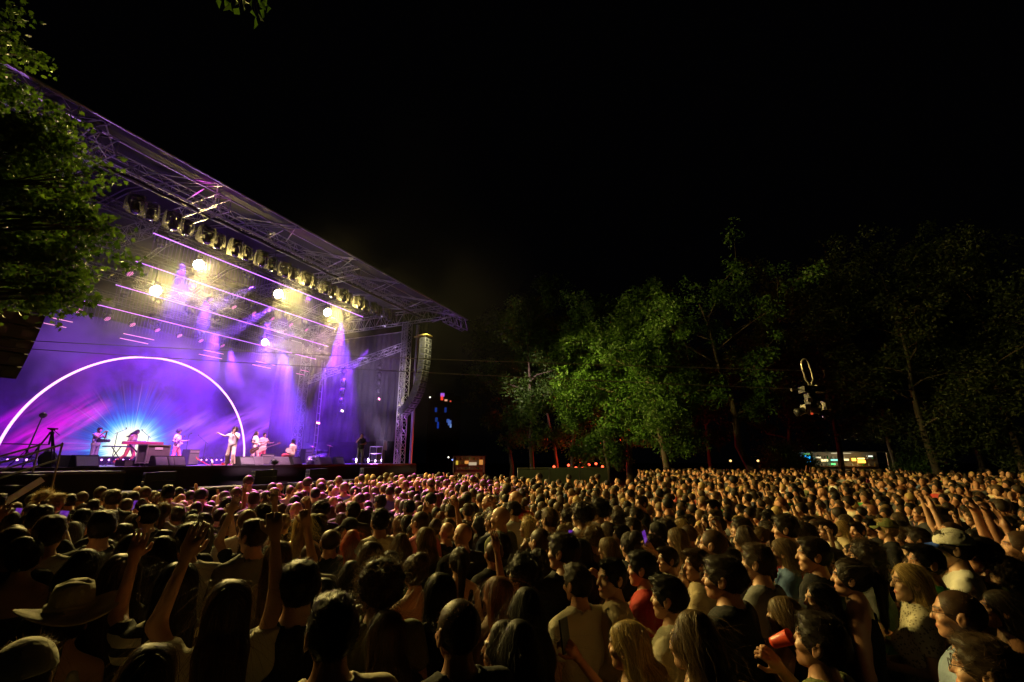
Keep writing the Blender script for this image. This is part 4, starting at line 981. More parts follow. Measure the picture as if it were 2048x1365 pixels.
# keyboard on its X stand
kb = sthing('keyboard', deck_s(275, 3.0), 3.0, DECK, -0.35, label='red stage keyboard on a crossed stand', cat='keyboard')
MB().box((0.05, 0, 0.98), (1.45, 0.34, 0.12)).build('keyboard_body', mat('keyboard_body_red', (0.25, 0.03, 0.05), 0.4), kb)
kk = MB()
for i in range(36): kk.box((-0.60 + i * 0.036, -0.09, 1.045), (0.032, 0.14, 0.015))
kk.build('keys', M_WHITE, kb)
m = MB()
for q in (-0.12, 0.12):
    m.tube((-0.45, q, 0.02), (0.42, q, 0.92), 0.02).tube((0.45, q, 0.02), (-0.42, q, 0.92), 0.02)
m.tube((-0.45, -0.25, 0.02), (-0.45, 0.25, 0.02), 0.02).tube((0.45, -0.25, 0.02), (0.45, 0.25, 0.02), 0.02).build('crossed_stand', M_BLACKM, kb)
MB().box((-0.15, 0.08, 1.06), (0.6, 0.22, 0.05)).build('control_box', M_BLACKM, kb)
kb2 = sthing('side_table', deck_s(228, 4.6), 4.6, DECK, 0, label='small dark table stand behind the keyboard player', cat='table')
MB().box((0, 0, 0.85), (1.0, 0.4, 0.05)).build('table_top', M_BLACKM, kb2)
for q in (-0.35, 0.35): MB().tube((q, -0.1, 0.004), (-q * 0.5, 0.1, 0.83), 0.02).build('leg', M_BLACKM, kb2)
# flight case
fc = sthing('flight_case', deck_s(303, 1.3), 1.3, DECK, 0.15, label='open metal-edged flight case on casters beside the keyboard', cat='flight case')
MB().box((0, 0, 0.50), (0.95, 0.5, 0.74)).build('case_body', M_CASE, fc)
m = MB()
for sx in (-1, 1):
    for sy in (-1, 1): m.box((sx * 0.475, sy * 0.25, 0.50), (0.045, 0.045, 0.79))
    for zz in (0.14, 0.86): m.box((sx * 0.475, 0, zz), (0.05, 0.46, 0.045))
for zz in (0.14, 0.86):
    for sy in (-1, 1): m.box((0, sy * 0.25, zz), (0.90, 0.05, 0.045))
m.build('metal_edging', mat('bright_edging', (0.75, 0.75, 0.75), 0.3, 0.8), fc)
for sx in (-1, 1):
    for sy in (-1, 1): MB().lathe((sx * 0.38 - 0.025, sy * 0.16, 0.064), [(0.06, 0), (0.06, 0.05)], 10, (1, 0, 0)).build('caster', M_BLACKM, fc)
MB().box((0, -0.256, 0.72), (0.34, 0.008, 0.10)).build('paper_label', M_WHITE, fc)
bx = sthing('riser_box', deck_s(270, 2.0), 2.0, DECK, 0, label='low black riser box under the keyboard', cat='box')
MB().box((0, 0, 0.12), (1.1, 0.7, 0.23)).build('box_body', M_BLACKB, bx); MB().box((0, 0, 0.245), (1.12, 0.72, 0.02)).build('lid', M_DECK, bx)
# amplifiers
def amp(u, n, w, h, rz, label):
    a = sthing('guitar_amplifier', deck_s(u, n), n, DECK, rz, label=label, cat='amplifier')
    MB().box((0, 0, h / 2 + 0.02), (w, 0.38, h)).build('cabinet', M_BLACKB, a)
    MB().box((0, -0.198, h * 0.42), (w * 0.9, 0.015, h * 0.66)).build('grille', M_GRILLE, a)
    MB().box((0, -0.2, h * 0.88), (w * 0.88, 0.012, h * 0.14)).build('control_panel', M_CASE, a)
    return a
amp(378, 2.4, 0.62, 0.72, 0.3, 'tall dark amplifier between the violin player and the singer')
amp(533, 2.0, 0.62, 0.55, -0.5, 'tilted grey amplifier beside the electric guitar player')
amp(610, 4.4, 0.7, 0.95, 0.2, 'dark amplifier with a pale front behind the silver bag')
# drum kit gear in the dark corner
dk = sthing('drum_kit', deck_s(640, 5.2), 5.2, DECK, 0, label='unlit drum kit in the dark corner by the pole', cat='drum kit')
MB().lathe((0, -0.2, 0.32), [(0.30, 0), (0.31, 0.05), (0.31, 0.38), (0.30, 0.42)], 20, (0, 1, 0)).build('bass_drum', M_BLACKB, dk, True)
for (x, y, z, r, h) in ((-0.32, -0.1, 0.72, 0.16, 0.22), (0.25, -0.1, 0.74, 0.15, 0.2), (0.62, 0.25, 0.35, 0.2, 0.35)):
    MB().lathe((x, y, z), [(r, 0), (r, h), (r * 0.98, h + 0.01)], 16).tube((x, y, 0.004), (x, y, z), 0.012, 5).build('tom_drum', M_BLACKB, dk, True)
for (x, y, z) in ((-0.7, 0.1, 1.15), (0.75, 0.0, 1.25)):
    MB().lathe((x, y, z), [(0.24, 0), (0.05, 0.03), (0.01, 0.04)], 18, (0.15, -0.3, 1)).tube((x, y, 0.004), (x, y, z), 0.012, 5).build('cymbal', mat('brass', (0.6, 0.42, 0.15), 0.35, 0.9), dk, True)
# crumpled silver bag
r_ = np.random.default_rng(5)
sb = sthing('silver_bag', deck_s(626, 1.2), 1.2, DECK, 0, label='crumpled silver bag lying on the stage beside a floor monitor', cat='bag')
def bagf(P): return ell(P, (0, 0, 0.2), (0.42, 0.33, 0.30)) + 0.03 * (np.sin(21 * P[:, 0] + 9 * P[:, 2]) * np.sin(17 * P[:, 1] + 13 * P[:, 2]) + np.sin(33 * P[:, 2] + 11 * P[:, 0]) * .6)
bv, bq = net(lambda P: np.maximum(bagf(P), 0.004 - P[:, 2]), (-0.55, -0.45, -0.03), (0.55, 0.45, 0.6), 0.03)
o = bpy.data.objects.new('bag_body', np_mesh('bag_body', bv, bq, [mat('silver_foil', (0.6, 0.6, 0.62), 0.28, 0.8, bump=0.8, nscale=14)], False)); link(o, sb)
MB().path([(-0.1, 0, 0.5), (-0.08, 0, 0.58), (0.08, 0, 0.58), (0.1, 0, 0.5)], 0.015).build('bag_handle', M_BLACKM, sb)
# red cable with a rag and a water bottle at the singer's feet
c0 = deck_s(382, 2.2); c1 = deck_s(448, 1.4)
rc = sthing('red_cable', c0, 2.0, DECK, 0, label='red cable lying across the deck behind the singer', cat='cable')
MB().path([(0, 0.4, 0.75), (0.25, 0.2, 0.3), (0.6, -0.1, 0.03), (1.2, -0.45, 0.025), (1.9, -0.5, 0.03), (c1 - c0, -0.4, 0.10)], 0.018, 6).build('cable_run', M_RED, rc, True)
MB().box((1.2, -0.45, 0.07), (0.2, 0.18, 0.10)).build('cable_reel', M_RED, rc)
bt = sthing('water_bottle', deck_s(424, 0.7), 0.7, DECK, 0, label='white bottle standing at the stage edge left of the singer', cat='bottle')
MB().lathe((0, 0, 0.004), [(0.045, 0), (0.045, 0.17), (0.02, 0.21), (0.02, 0.24)], 10).build('bottle_body', M_WHITE, bt, True)
MB().lathe((0, 0, 0.244), [(0.022, 0), (0.022, 0.03)], 10).build('cap', M_RED, bt)
# row of small violet floor lights along the screen foot
M_DOT = glow('violet_dot', (0.75, 0.25, 1.0), 7.0)
fl = sthing('floor_light_batten', -7.5, 9.25, DECK, label='row of small violet floor lights along the foot of the screen', cat='light batten')
MB().box((7.5, 0, 0.17), (15.4, 0.16, 0.32)).build('batten', M_BLACKM, fl)
for i in range(46): MB().lathe((0.05 + i * 0.325, -0.085, 0.26), [(0.045, 0), (0.03, 0.012)], 8, (0, -1, 0)).build('light_cell', M_DOT, fl)
# four bright violet floor lamps behind the player in black
M_PAR = glow('violet_par_lens', (0.80, 0.55, 1.0), 30.0)
for i, u in enumerate((712, 736, 750, 763)):
    n = 2.6; s = deck_s(u, n, 918)
    p = sthing('floor_lamp', s, n, DECK, 0.4, label='bright violet floor lamp, %s from the speaker tower' % ('fourth', 'third', 'second', 'first')[i], cat='stage lamp', group='violet lamps standing on the deck')
    MB().lathe((0, -0.02, 0.24), [(0.10, 0.28), (0.14, 0.22), (0.15, 0.0)], 12, (0, 1, 0.0)).build('housing', M_BLACKM, p, True)
    MB().lathe((0, -0.022, 0.24), [(0.135, 0), (0.10, 0.02), (0.01, 0.03)], 12, (0, -1, 0)).build('lens', M_PAR, p, True)
    MB().box((-0.17, 0.1, 0.13), (0.02, 0.06, 0.25)).box((0.17, 0.1, 0.13), (0.02, 0.06, 0.25)).box((0, 0.1, 0.014), (0.36, 0.2, 0.02)).build('bracket', M_BLACKM, p)
spot('violet_floor_beam', S(deck_s(745, 2.6, 918), 2.45, DECK + 0.3), S(8.0, -3, DECK + 1.2), 420, (0.5, 0.15, 1.0), math.radians(130), 0.6, 0.3)
# speaker on a stand and cases at the far side
sp_ = sthing('side_speaker', deck_s(760, 2.8), 2.8, DECK, 0.3, label='boxy speaker on a stand between the floor lamps and the tower', cat='loudspeaker')
MB().box((0, 0, 1.35), (0.75, 0.6, 0.8)).build('cabinet', M_BLACKB, sp_); MB().box((0, -0.31, 1.35), (0.68, 0.015, 0.72)).build('grille', M_GRILLE, sp_)
MB().box((0, 0, 0.48), (0.45, 0.45, 0.94)).build('stand_case', M_BLACKM, sp_)
cs = sthing('equipment_rack', 11.35, 1.7, DECK, 0, label='metal equipment rack standing behind the tower foot', cat='rack')
m = MB()
for sx in (-0.3, 0.3):
    for sy in (-0.3, 0.3): m.tube((sx, sy, 0.004), (sx, sy, 1.2), 0.02)
for zz in (0.2, 0.7, 1.18):
    for sx in (-0.3, 0.3): m.tube((sx, -0.3, zz), (sx, 0.3, zz), 0.02).tube((-0.3, sx, zz), (0.3, sx, zz), 0.02)
m.build('rack_frame', M_STEEL, cs); MB().box((0, 0, 0.46), (0.5, 0.5, 0.4)).box((0, 0, 0.93), (0.5, 0.5, 0.36)).build('rack_unit', M_BLACKB, cs)
# hanging lamp columns and glowing bars by the drapes
def lamp_column(u, v0, v1, vbar, n, col, label, ztop):
    s, zt = on_n(u, v0, n); zb = on_n(u, v1, n)[1]; zbar = on_n(u, vbar, n)[1]
    root = sthing('lamp_column', s, n, zbar, 0.5, label=label, cat='lamp column')
    m = MB()
    for q in (-0.26, 0.26): m.tube((q, 0, 0.0), (q, 0, ztop - zbar), 0.012, 5)
    for z in np.linspace(zb - zbar, zt - zbar, 5): m.tube((-0.26, 0, z), (0.26, 0, z), 0.015, 5)
    m.build('hanging_frame', M_BLACKM, root)
    for z in np.linspace(zb - zbar + 0.35, zt - zbar - 0.3, 4):
        h = MB().lathe((0, 0.2, z), [(0.12, 0), (0.2, 0.1), (0.22, 0.25), (0.2, 0.3)], 14, (0, -1, -0.15)).build('round_lamp', M_BLACKM, root, True)
        MB().lathe((0, -0.105, z - 0.046), [(0.17, 0), (0.12, 0.02), (0.01, 0.03)], 14, (0, -1, -0.15)).build('lens', M_LENS, h, True)
    MB().box((0, 0, 0), (0.56, 0.16, 0.14)).build('bar_housing', M_BLACKM, root)
    MB().box((0, -0.095, -0.01), (0.5, 0.03, 0.13)).build('glowing_bar', glow('bar_%d' % u, col, 5.0), root)
    spot('bar_light', S(s, n - 0.25, zbar - 0.05), S(s, n - 0.4, DECK), 160, col, math.radians(120), 0.6, 0.1)
lamp_column(690, 735, 812, 823, 4.0, (1.0, 0.72, 0.45), 'hanging lamp column ending in a warm white bar', 11.0)
lamp_column(761, 725, 790, 799, 2.0, (1.0, 0.25, 0.55), 'hanging lamp column with a pink bar nearest the tower', 10.8)
pl = sthing('pole_light', deck_s(624, 3.5, 925), 3.5, DECK, 0.4, label='slim ladder pole with a pink bar behind the drummer', cat='pole light')
zb = on_n(627, 846, 3.5)[1] - DECK; zt = on_n(640, 720, 3.5)[1] - DECK
m = MB()
for q in (0.0, 0.5): m.tube((q, 0, 0.004), (q * 0.8, 0.05, zt), 0.022, 6)
for z in np.linspace(0.4, zt - 0.2, 14): m.tube((0, 0, z), (0.45, 0.03, z), 0.012, 5)
m.build('ladder_pole', M_STEEL, pl)
MB().box((0.0, -0.06, zb), (0.56, 0.1, 0.14)).build('bar_housing', M_BLACKM, pl); MB().box((0.0, -0.125, zb), (0.5, 0.025, 0.12)).build('glowing_bar', glow('bar_627', (1.0, 0.3, 0.5), 5.0), pl)
# front fill speakers on platforms
for i, u in enumerate((315, 525, 630, 735)):
    n = -1.7; s, z = on_n(u, 943, n); z0 = 1.27
    pf = sthing('pit_platform', s - 0.3, n - 0.2, 0, label='low platform in front of the stage under the front speaker, %s from the tree' % COUNT[i], cat='platform', group='speaker platforms in the pit')
    MB().box((0, 0, z0 - 0.05), (2.1, 1.0, 0.09)).build('platform_top', M_PLY, pf)
    MB().box((0, 0.05, (z0 - 0.1) / 2), (1.2, 0.8, z0 - 0.11)).build('subwoofer', M_BLACKB, pf)
    for sx in (-0.98, 0.98):
        for sy in (-0.45, 0.45): MB().tube((sx, sy, 0.0), (sx, sy, z0 - 0.1), 0.025).build('leg', M_STEEL, pf)
    ff = sthing('front_speaker', s, n, z0, -0.35, label='stacked front speaker at the foot of the stage, %s from the tree' % COUNT[i], cat='loudspeaker', group='front speakers at the foot of the stage')
    for k in range(2):
        MB().box((0.1, 0, 0.16 + 0.31 * k), (0.9, 0.5, 0.295), rot=Matrix.Rotation(-0.04 * k, 3, 'Y')).build('cabinet', M_BLACKB, ff)
        g = MB()
        for q in (-0.12, 0.12): g.box((-0.365 + 0.012 * k, q, 0.16 + 0.31 * k), (0.03, 0.2, 0.25))
        g.build('grille', M_GRILLE, ff)
        g = MB()
        for q in (-0.12, 0.12): g.lathe((-0.382 + 0.012 * k, q, 0.16 + 0.31 * k), [(0.085, 0), (0.06, 0.015), (0.03, 0.005)], 10, (-1, 0, 0))
        g.build('driver', M_BLACKM, ff)
for i, (u, vv, n, w) in enumerate(((440, 973, -3.2, 1.6), (673, 961, -2.6, 2.2), (850, 949, -1.4, 2.0))):
    s, z = on_n(u, vv, n)
    pf = sthing('pit_platform', s, n, 0, label='bare platform in the pit, %s' % ('below the singer', 'below the empty part of the stage', 'below the hanging speaker column')[i], cat='platform', group='bare platforms in the pit')
    MB().box((0, 0, z - 0.05), (w, 1.0, 0.09)).build('platform_top', M_PLY, pf)
    for sx in (-w / 2 + .08, w / 2 - .08):
        for sy in (-0.45, 0.45): MB().tube((sx, sy, 0.0), (sx, sy, z - 0.1), 0.025).build('leg', M_STEEL, pf)
# black side platform, stairs and rails at the near end
sa, _ = on_n(215, 943, -1.2); z0 = on_n(215, 941, -1.2)[1]
pf = sthing('side_platform', sa, -1.3, 0, label='black-skirted platform against the stage front below the camera operator', cat='platform')
MB().box((-1.7, 0, z0 - 0.05), (3.4, 2.0, 0.08)).build('platform_top', M_PLY, pf)
cloth_obj('skirt', curtain((-3.4, -1.0), (0, -1.0), 0.02, z0 - 0.1, 0.03, 1.2, 10, 0.02, 21), M_DRAPE, pf); cloth_obj('skirt', curtain((0, -1.0), (0, 1.0), 0.02, z0 - 0.1, 0.03, 1.2, 10, 0.02, 22), M_DRAPE, pf)
s_r, z_r = on_n(75, 890, -2.2)
stx = sthing('stairs', s_r + 0.1, -2.2, 0, -math.pi / 2, label='open metal stairs with handrails climbing to the near end of the stage', cat='stairs')
for k in range(7): MB().box((0.5, -0.32 * (6 - k) - 0.25, (z0 - 0.05) * (k + 1) / 7 - 0.03), (1.1, 0.3, 0.05)).build('step', M_PLY, stx)
for q in (-0.08, 1.08): MB().box((q, -1.25, z0 / 2 - 0.1), (0.05, 2.75, 0.16), rot=Matrix.Rotation(math.atan2(z0, 2.24), 3, 'X')).build('stringer', M_STEEL, stx)
for q in (-0.14, 1.14):
    m = MB().tube((q, -2.4, 0.0), (q, -2.4, z_r - 1.05), 0.025).tube((q, 0.0, 0.0), (q, 0.0, z_r + 0.05), 0.028)
    m.tube((q, -2.6, z_r - 1.12), (q, 0.02, z_r), 0.03, 8).tube((q, -2.5, z_r - 1.5), (q, 0.0, z_r - 0.42), 0.026, 8)
    m.build('handrail', M_RAIL, stx)
# camera tripod and light stand
def tripod(u, n, h, label, spread=0.5):
    s = deck_s(u, n); t = sthing('tripod', s, n, DECK, 0.3, label=label, cat='tripod')
    for k in range(3):
        a = k * 2.094 + 0.5; p = Vector((spread * math.cos(a), spread * math.sin(a), 0.004)); q = Vector((0.05 * math.cos(a), 0.05 * math.sin(a), h - 0.12))
        m = MB().tube(q, (p + q) / 2, 0.03, 6, 0.028).tube((p + q) / 2, p, 0.02, 6, 0.016); m.build('leg', M_BLACKM, t)
    MB().tube((0, 0, h - 0.5), (0, 0, h), 0.03).lathe((0, 0, h - 0.14), [(0.07, 0), (0.08, 0.05), (0.05, 0.1)], 10).build('centre_column', M_BLACKM, t)
    MB().box((0, 0, h + 0.05), (0.24, 0.14, 0.05)).box((0, 0, h + 0.015), (0.1, 0.1, 0.05)).tube((0.05, 0, h), (0.35, 0.1, h - 0.15), 0.012).build('tripod_head', M_BLACKM, t)
    return t
tripod(88, 0.5, 1.25, 'black camera tripod at the stage edge beside a backpack')
bp_ = sthing('backpack', deck_s(93, 1.0), 1.0, DECK, 0, label='black backpack standing behind the tripod', cat='backpack')
bv, bq = net(lambda P: np.maximum(ell(P, (0, 0, 0.27), (0.25, 0.18, 0.33)) + folds(P, 0.01, 2), 0.004 - P[:, 2]), (-0.35, -0.3, -0.03), (0.35, 0.3, 0.7), 0.03)
o = bpy.data.objects.new('pack_body', np_mesh('pack_body', bv, bq, [M_DRAPE], True)); link(o, bp_)
MB().path([(-0.06, 0, 0.57), (-0.05, 0, 0.66), (0.05, 0, 0.66), (0.06, 0, 0.57)], 0.015).build('carry_loop', M_BLACKM, bp_)
ls = sthing('light_stand', deck_s(45, 1.6), 1.6, DECK, 0.2, label='tall leaning light stand with a round black head by the stairs', cat='light stand')
m = MB().tube((0, 0, 0.3), (0.22, 0, 1.75), 0.03, 6, 0.02)
for k in range(3):
    a = k * 2.094; m.tube((0.02, 0, 0.6), (0.4 * math.cos(a), 0.4 * math.sin(a), 0.004), 0.014, 5)
m.build('stand_pole', M_BLACKM, ls); MB().lathe((0.23, 0, 1.72), [(0.05, 0), (0.11, 0.06), (0.12, 0.13), (0.05, 0.2)], 12).build('lamp_ball', M_BLACKM, ls, True)
MB().box((-0.05, 0, 0.78), (1.1, 0.35, 0.03)).build('small_shelf', M_BLACKM, ls)
cm_ = MB().tube((0, 0, 0), (0, 0, 2.15), 0.02, 6)
st_ = sthing('pit_camera', *(lambda q: (q[0], -2.2, 0))(on_n(548, 935, -2.2)), label='small camera on a thin pole in front of the stage', cat='camera')
cm_.build('pole', M_BLACKM, st_); MB().lathe((0, 0, 2.1), [(0.05, 0), (0.13, 0.05), (0.14, 0.16), (0.06, 0.24)], 12).box((0, -0.13, 2.22), (0.1, 0.12, 0.1)).build('camera_ball', M_BLACKM, st_, True)

# ------------------------------------------------------------------ performers
def performer(u, vf, D, facing, fem, larm, rarm, hands, legs, yaw, tilt, hair, hair_col, top, top_col, tr_col, label, flare=0.0, zoff=0.0, scale=1.0, lean=0.0, skin=(0.42, 0.25, 0.17), shorts=False):
    P = at_depth(u, vf, D); arms = pose_arms(fem, larm, rarm)
    me = person_mesh('person', fem, arms, hands, legs, yaw, tilt, h=0.02, hh=0.012, material=SKIN, hand_h=0.009)
    o = bpy.data.objects.new('person', me); COL.objects.link(o); o.location = (P.x, P.y, DECK + zoff); o.rotation_euler = (lean, 0, facing); o.scale = (scale,) * 3; o.color = (*skin, 1)
    t = bpy.data.objects.new('shirt', top_mesh('shirt', fem, arms, top, CLOTH, h=0.022, seed=u)); link(t, o); t.color = (*top_col, 1)
    t = bpy.data.objects.new('trousers', trousers_mesh('trousers', legs, CLOTH, 0.024, flare)); link(t, o); t.color = (*tr_col, 1)
    M = Matrix.Translation(Vector(NECK)) @ Matrix.Rotation(yaw, 4, 'Z') @ Matrix.Rotation(tilt, 4, 'X') @ Matrix.Translation(-Vector(NECK) + Vector((0, 0, HEADUP)))
    h = bpy.data.objects.new('hair', get_hair(hair)); link(h, o); h.color = (*hair_col, 1); h.matrix_local = M
    return tag(o, label, 'person', 'performers and crew on stage')
def L2(lk, la, rk, ra): 
    f = lambda hip, k, a: (hip, k, a, (a[0], a[1] + 0.15, a[2] - 0.055))
    return [f((-0.09, 0, 0.93), lk, la), f((0.09, 0, 0.93), rk, ra)]
STAND = 'stand'; STEP = L2((-0.13, 0.14, 0.50), (-0.16, 0.10, 0.09), (0.14, 0.0, 0.48), (0.2, -0.25, 0.09)); WIDE = L2((-0.17, 0.05, 0.49), (-0.24, 0.0, 0.09), (0.17, 0.05, 0.49), (0.26, 0.0, 0.09))
LUNGE = L2((-0.12, 0.22, 0.52), (-0.14, 0.12, 0.09), (0.12, -0.02, 0.47), (0.15, -0.35, 0.11))
SIT = L2((-0.16, 0.42, 0.92), (-0.18, 0.44, 0.5), (0.16, 0.42, 0.92), (0.18, 0.42, 0.5))
RT = -math.pi / 2                                             # facing screen right
performer(183, 927, 21.5, RT, 0, 'phone', 'phone', ('grip', 'grip'), STAND, 0, -0.25, 'short', (0.05, 0.03, 0.02), 'tee', (0.25, 0.24, 0.25), (0.16, 0.15, 0.2), 'camera operator in grey shorts holding a video camera on stage')
performer(247, 928, 22.4, RT + 0.1, 0, 'keys', 'keys', ('relax', 'relax'), LUNGE, -0.1, -0.45, 'wavy', (0.06, 0.035, 0.02), 'tank', (0.5, 0.42, 0.36), (0.45, 0.10, 0.08), 'keyboard player in pale vest and red trousers bending over the keys', lean=-0.18)
performer(347, 926, 23.0, RT + 0.2, 0, 'neck', 'strum', ('grip', 'relax'), STEP, -0.2, -0.1, 'curly', (0.05, 0.03, 0.02), 'tee', (0.6, 0.52, 0.45), (0.45, 0.09, 0.06), 'violin player in pale shirt and red trousers')
performer(459, 930, 21.6, math.pi + 0.25, 0, 'mic', 'out', ('grip', 'open'), STEP, 0.0, 0.05, 'curly', (0.04, 0.025, 0.015), 'tee', (0.62, 0.5, 0.5), (0.55, 0.40, 0.30), 'singer in white vest and flared beige trousers with one arm stretched out', flare=0.05)
performer(505, 929, 24.5, RT + 0.15, 0, 'neck', 'strum', ('grip', 'relax'), STEP, 0.0, 0.0, 'wavy', (0.03, 0.02, 0.012), 'tee', (0.6, 0.55, 0.5), (0.5, 0.30, 0.28), 'long-haired player in white shirt and pale trousers behind the singer')
performer(521, 929, 26.0, RT - 0.5, 0, 'neck', 'strum', ('grip', 'relax'), STAND, 0.0, -0.15, 'short', (0.03, 0.02, 0.012), 'tee', (0.5, 0.36, 0.34), (0.5, 0.08, 0.12), 'guitar player in patterned shirt and red trousers holding a guitar')
pd_ = performer(581, 929, 25.5, -RT - 0.2, 0, 'bent', 'bent', ('relax', 'relax'), SIT, 0.0, 0.0, 'short', (0.03, 0.02, 0.012), 'tee', (0.55, 0.5, 0.35), (0.6, 0.07, 0.10), 'hand drummer in pale shirt and red trousers seated with a drum', zoff=-0.40)
performer(719, 929, 27.0, math.pi + 0.1, 0, 'bent', 'mic', ('relax', 'grip'), STAND, 0.0, 0.0, 'short', (0.03, 0.02, 0.012), 'tee', (0.02, 0.02, 0.025), (0.16, 0.17, 0.2), 'player in black shirt and grey trousers in front of the violet lamps', scale=1.02)
def guitar(u, vv, D, rot, label, col, name='guitar', k=1.0):
    P = at_depth(u, vv, D); g = empty(name, P); tag(g, label, 'instrument'); g.rotation_euler = rot; g.scale = (k, k, k)
    bv, bq = net(lambda p: np.maximum(smin(ell(p, (-0.18, 0, 0), (0.2, 0.17, 0.3)), ell(p, (0.08, 0, 0), (0.16, 0.13, 0.3)), 0.06), np.abs(p[:, 2]) - 0.03), (-0.42, -0.2, -0.05), (0.3, 0.2, 0.05), 0.02)
    o = bpy.data.objects.new('instrument_body', np_mesh('instrument_body', bv, bq, [col], True)); link(o, g)
    MB().box((0.5, 0, 0.02), (0.62, 0.05, 0.03)).build('neck', M_WOOD, g); MB().box((0.88, 0.01, 0.02), (0.16, 0.085, 0.025)).build('headstock', M_WOOD, g)
    s_ = MB()
    for q in (-0.015, -0.005, 0.005, 0.015): s_.tube((-0.2, q, 0.04), (0.85, q, 0.038), 0.0025, 4)
    s_.build('strings', M_STEEL, g)
guitar(524, 898, 25.7, (math.pi / 2, -0.35, 0.35), 'pale electric guitar held with its neck towards the drummer', mat('cream_lacquer', (0.6, 0.5, 0.35), 0.3))
guitar(511, 899, 24.1, (math.pi / 2, -0.6, 0.2), 'dark stringed instrument held by the long-haired player', mat('dark_lacquer', (0.10, 0.04, 0.02), 0.3), k=0.8)
guitar(355, 886, 22.6, (math.pi / 2, -0.7, -0.2), 'small dark violin held by the player in red trousers', mat('dark_lacquer', (0.10, 0.04, 0.02), 0.3), k=0.55)
P = at_depth(577, 903, 25.2); dr = empty('hand_drum', P); tag(dr, 'round hand drum on the seated player\'s lap', 'drum'); dr.rotation_euler = (1.2, 0, 0.6)
MB().lathe((0, 0, -0.12), [(0.09, 0), (0.15, 0.1), (0.16, 0.22)], 18).build('drum_shell', M_WOOD, dr, True); MB().lathe((0, 0, 0.1), [(0.155, 0), (0.15, 0.015)], 18).build('drum_skin', mat('drum_hide', (0.30, 0.22, 0.14), 0.6), dr)
sl = empty('stool', (pd_.location.x, pd_.location.y, DECK)); tag(sl, 'low black stool under the seated drummer', 'stool')
MB().lathe((0, 0, 0.36), [(0.17, 0), (0.18, 0.03), (0.17, 0.06)], 14).build('seat', M_BLACKM, sl, True)
for k in range(3): MB().tube((0, 0, 0.36), (0.22 * math.cos(k * 2.1), 0.22 * math.sin(k * 2.1), 0.004), 0.015).build('leg', M_BLACKM, sl)
P = at_depth(203, 882, 21.2); vc = empty('video_camera', P); tag(vc, 'black video camera with handle in the operator\'s hands', 'camera'); vc.rotation_euler = (0, 0, 0)
MB().box((0, 0, 0), (0.34, 0.14, 0.15)).build('camera_body', M_BLACKM, vc); MB().lathe((0.16, 0, 0), [(0.055, 0), (0.065, 0.12), (0.07, 0.2)], 12, (1, 0, 0)).build('camera_lens', M_BLACKM, vc, True)
MB().path([(-0.1, 0, 0.08), (-0.08, 0, 0.16), (0.1, 0, 0.18), (0.12, 0, 0.08)], 0.014).build('top_handle', M_BLACKM, vc); MB().box((-0.02, -0.12, 0.1), (0.1, 0.02, 0.07)).build('side_screen', M_BLACKM, vc)
P = at_depth(464, 866, 21.3); hm = empty('hand_microphone', P); tag(hm, 'black microphone held to the singer\'s mouth', 'microphone'); hm.rotation_euler = (0.9, 0, 0.3)
MB().tube((0, 0, -0.14), (0, 0, 0), 0.016, 8, 0.022).build('mic_body', M_BLACKM, hm); MB().lathe((0, 0, 0), [(0.024, 0), (0.032, 0.02), (0.028, 0.05), (0.008, 0.065)], 10).build('mic_head', M_STEEL, hm, True)
# performers' key light: pink and warm spots from the front truss
for (s, ts, tn, e, col) in ((-4.0, -2.5, 3.0, 17000, (1.0, 0.35, 0.75)), (0.5, 1.0, 2.0, 17000, (1.0, 0.45, 0.70)), (4.5, 3.5, 3.5, 17000, (1.0, 0.42, 0.70)), (9.0, 8.0, 2.5, 2500, (0.8, 0.5, 1.0))):
    spot('front_key', S(s, -1.6, 11.6), S(ts, tn, DECK + 1), e, col, math.radians(38), 0.6, 0.1)
spot('front_key', S(-3.5, -1.6, 11.6), at_depth(460, 895, 21.6), 16000, (1.0, 0.62, 0.78), math.radians(13), 0.7, 0.1)
# ------------------------------------------------------------------ trees
def leaf_mat(name, col, col2, transl=0.35):
    m = bpy.data.materials.new(name); m.use_nodes = True; nt = m.node_tree; b = nt.nodes['Principled BSDF']; N = nt.nodes.new; Lk = nt.links.new
    at = N('ShaderNodeAttribute'); at.attribute_name = 'tint'; mx = N('ShaderNodeMix'); mx.data_type = 'RGBA'; mx.inputs[6].default_value = (*col, 1); mx.inputs[7].default_value = (*col2, 1)
    Lk(at.outputs['Fac'], mx.inputs[0]); Lk(mx.outputs[2], b.inputs['Base Color']); b.inputs['Roughness'].default_value = 0.5; b.inputs['Specular IOR Level'].default_value = 0.35
    tr = N('ShaderNodeBsdfTranslucent'); Lk(mx.outputs[2], tr.inputs['Color']); ms = N('ShaderNodeMixShader'); ms.inputs[0].default_value = transl
    Lk(b.outputs[0], ms.inputs[1]); Lk(tr.outputs[0], ms.inputs[2]); Lk(ms.outputs[0], nt.nodes['Material Output'].inputs[0])
    return m
M_LEAF = leaf_mat('tree_leaves', (0.035, 0.090, 0.012), (0.072, 0.15, 0.018))
M_LEAF_NEAR = leaf_mat('maple_leaves', (0.035, 0.075, 0.008), (0.085, 0.15, 0.015), 0.42)
M_LEAF_SHADED = leaf_mat('shaded_leaves', (0.022, 0.040, 0.010), (0.045, 0.065, 0.014), 0.3)  # dimness of the far trees put into the leaf colour
M_BARK = mat('bark', (0.075, 0.058, 0.04), 0.9, noise=0.4, nscale=12, bump=0.8)
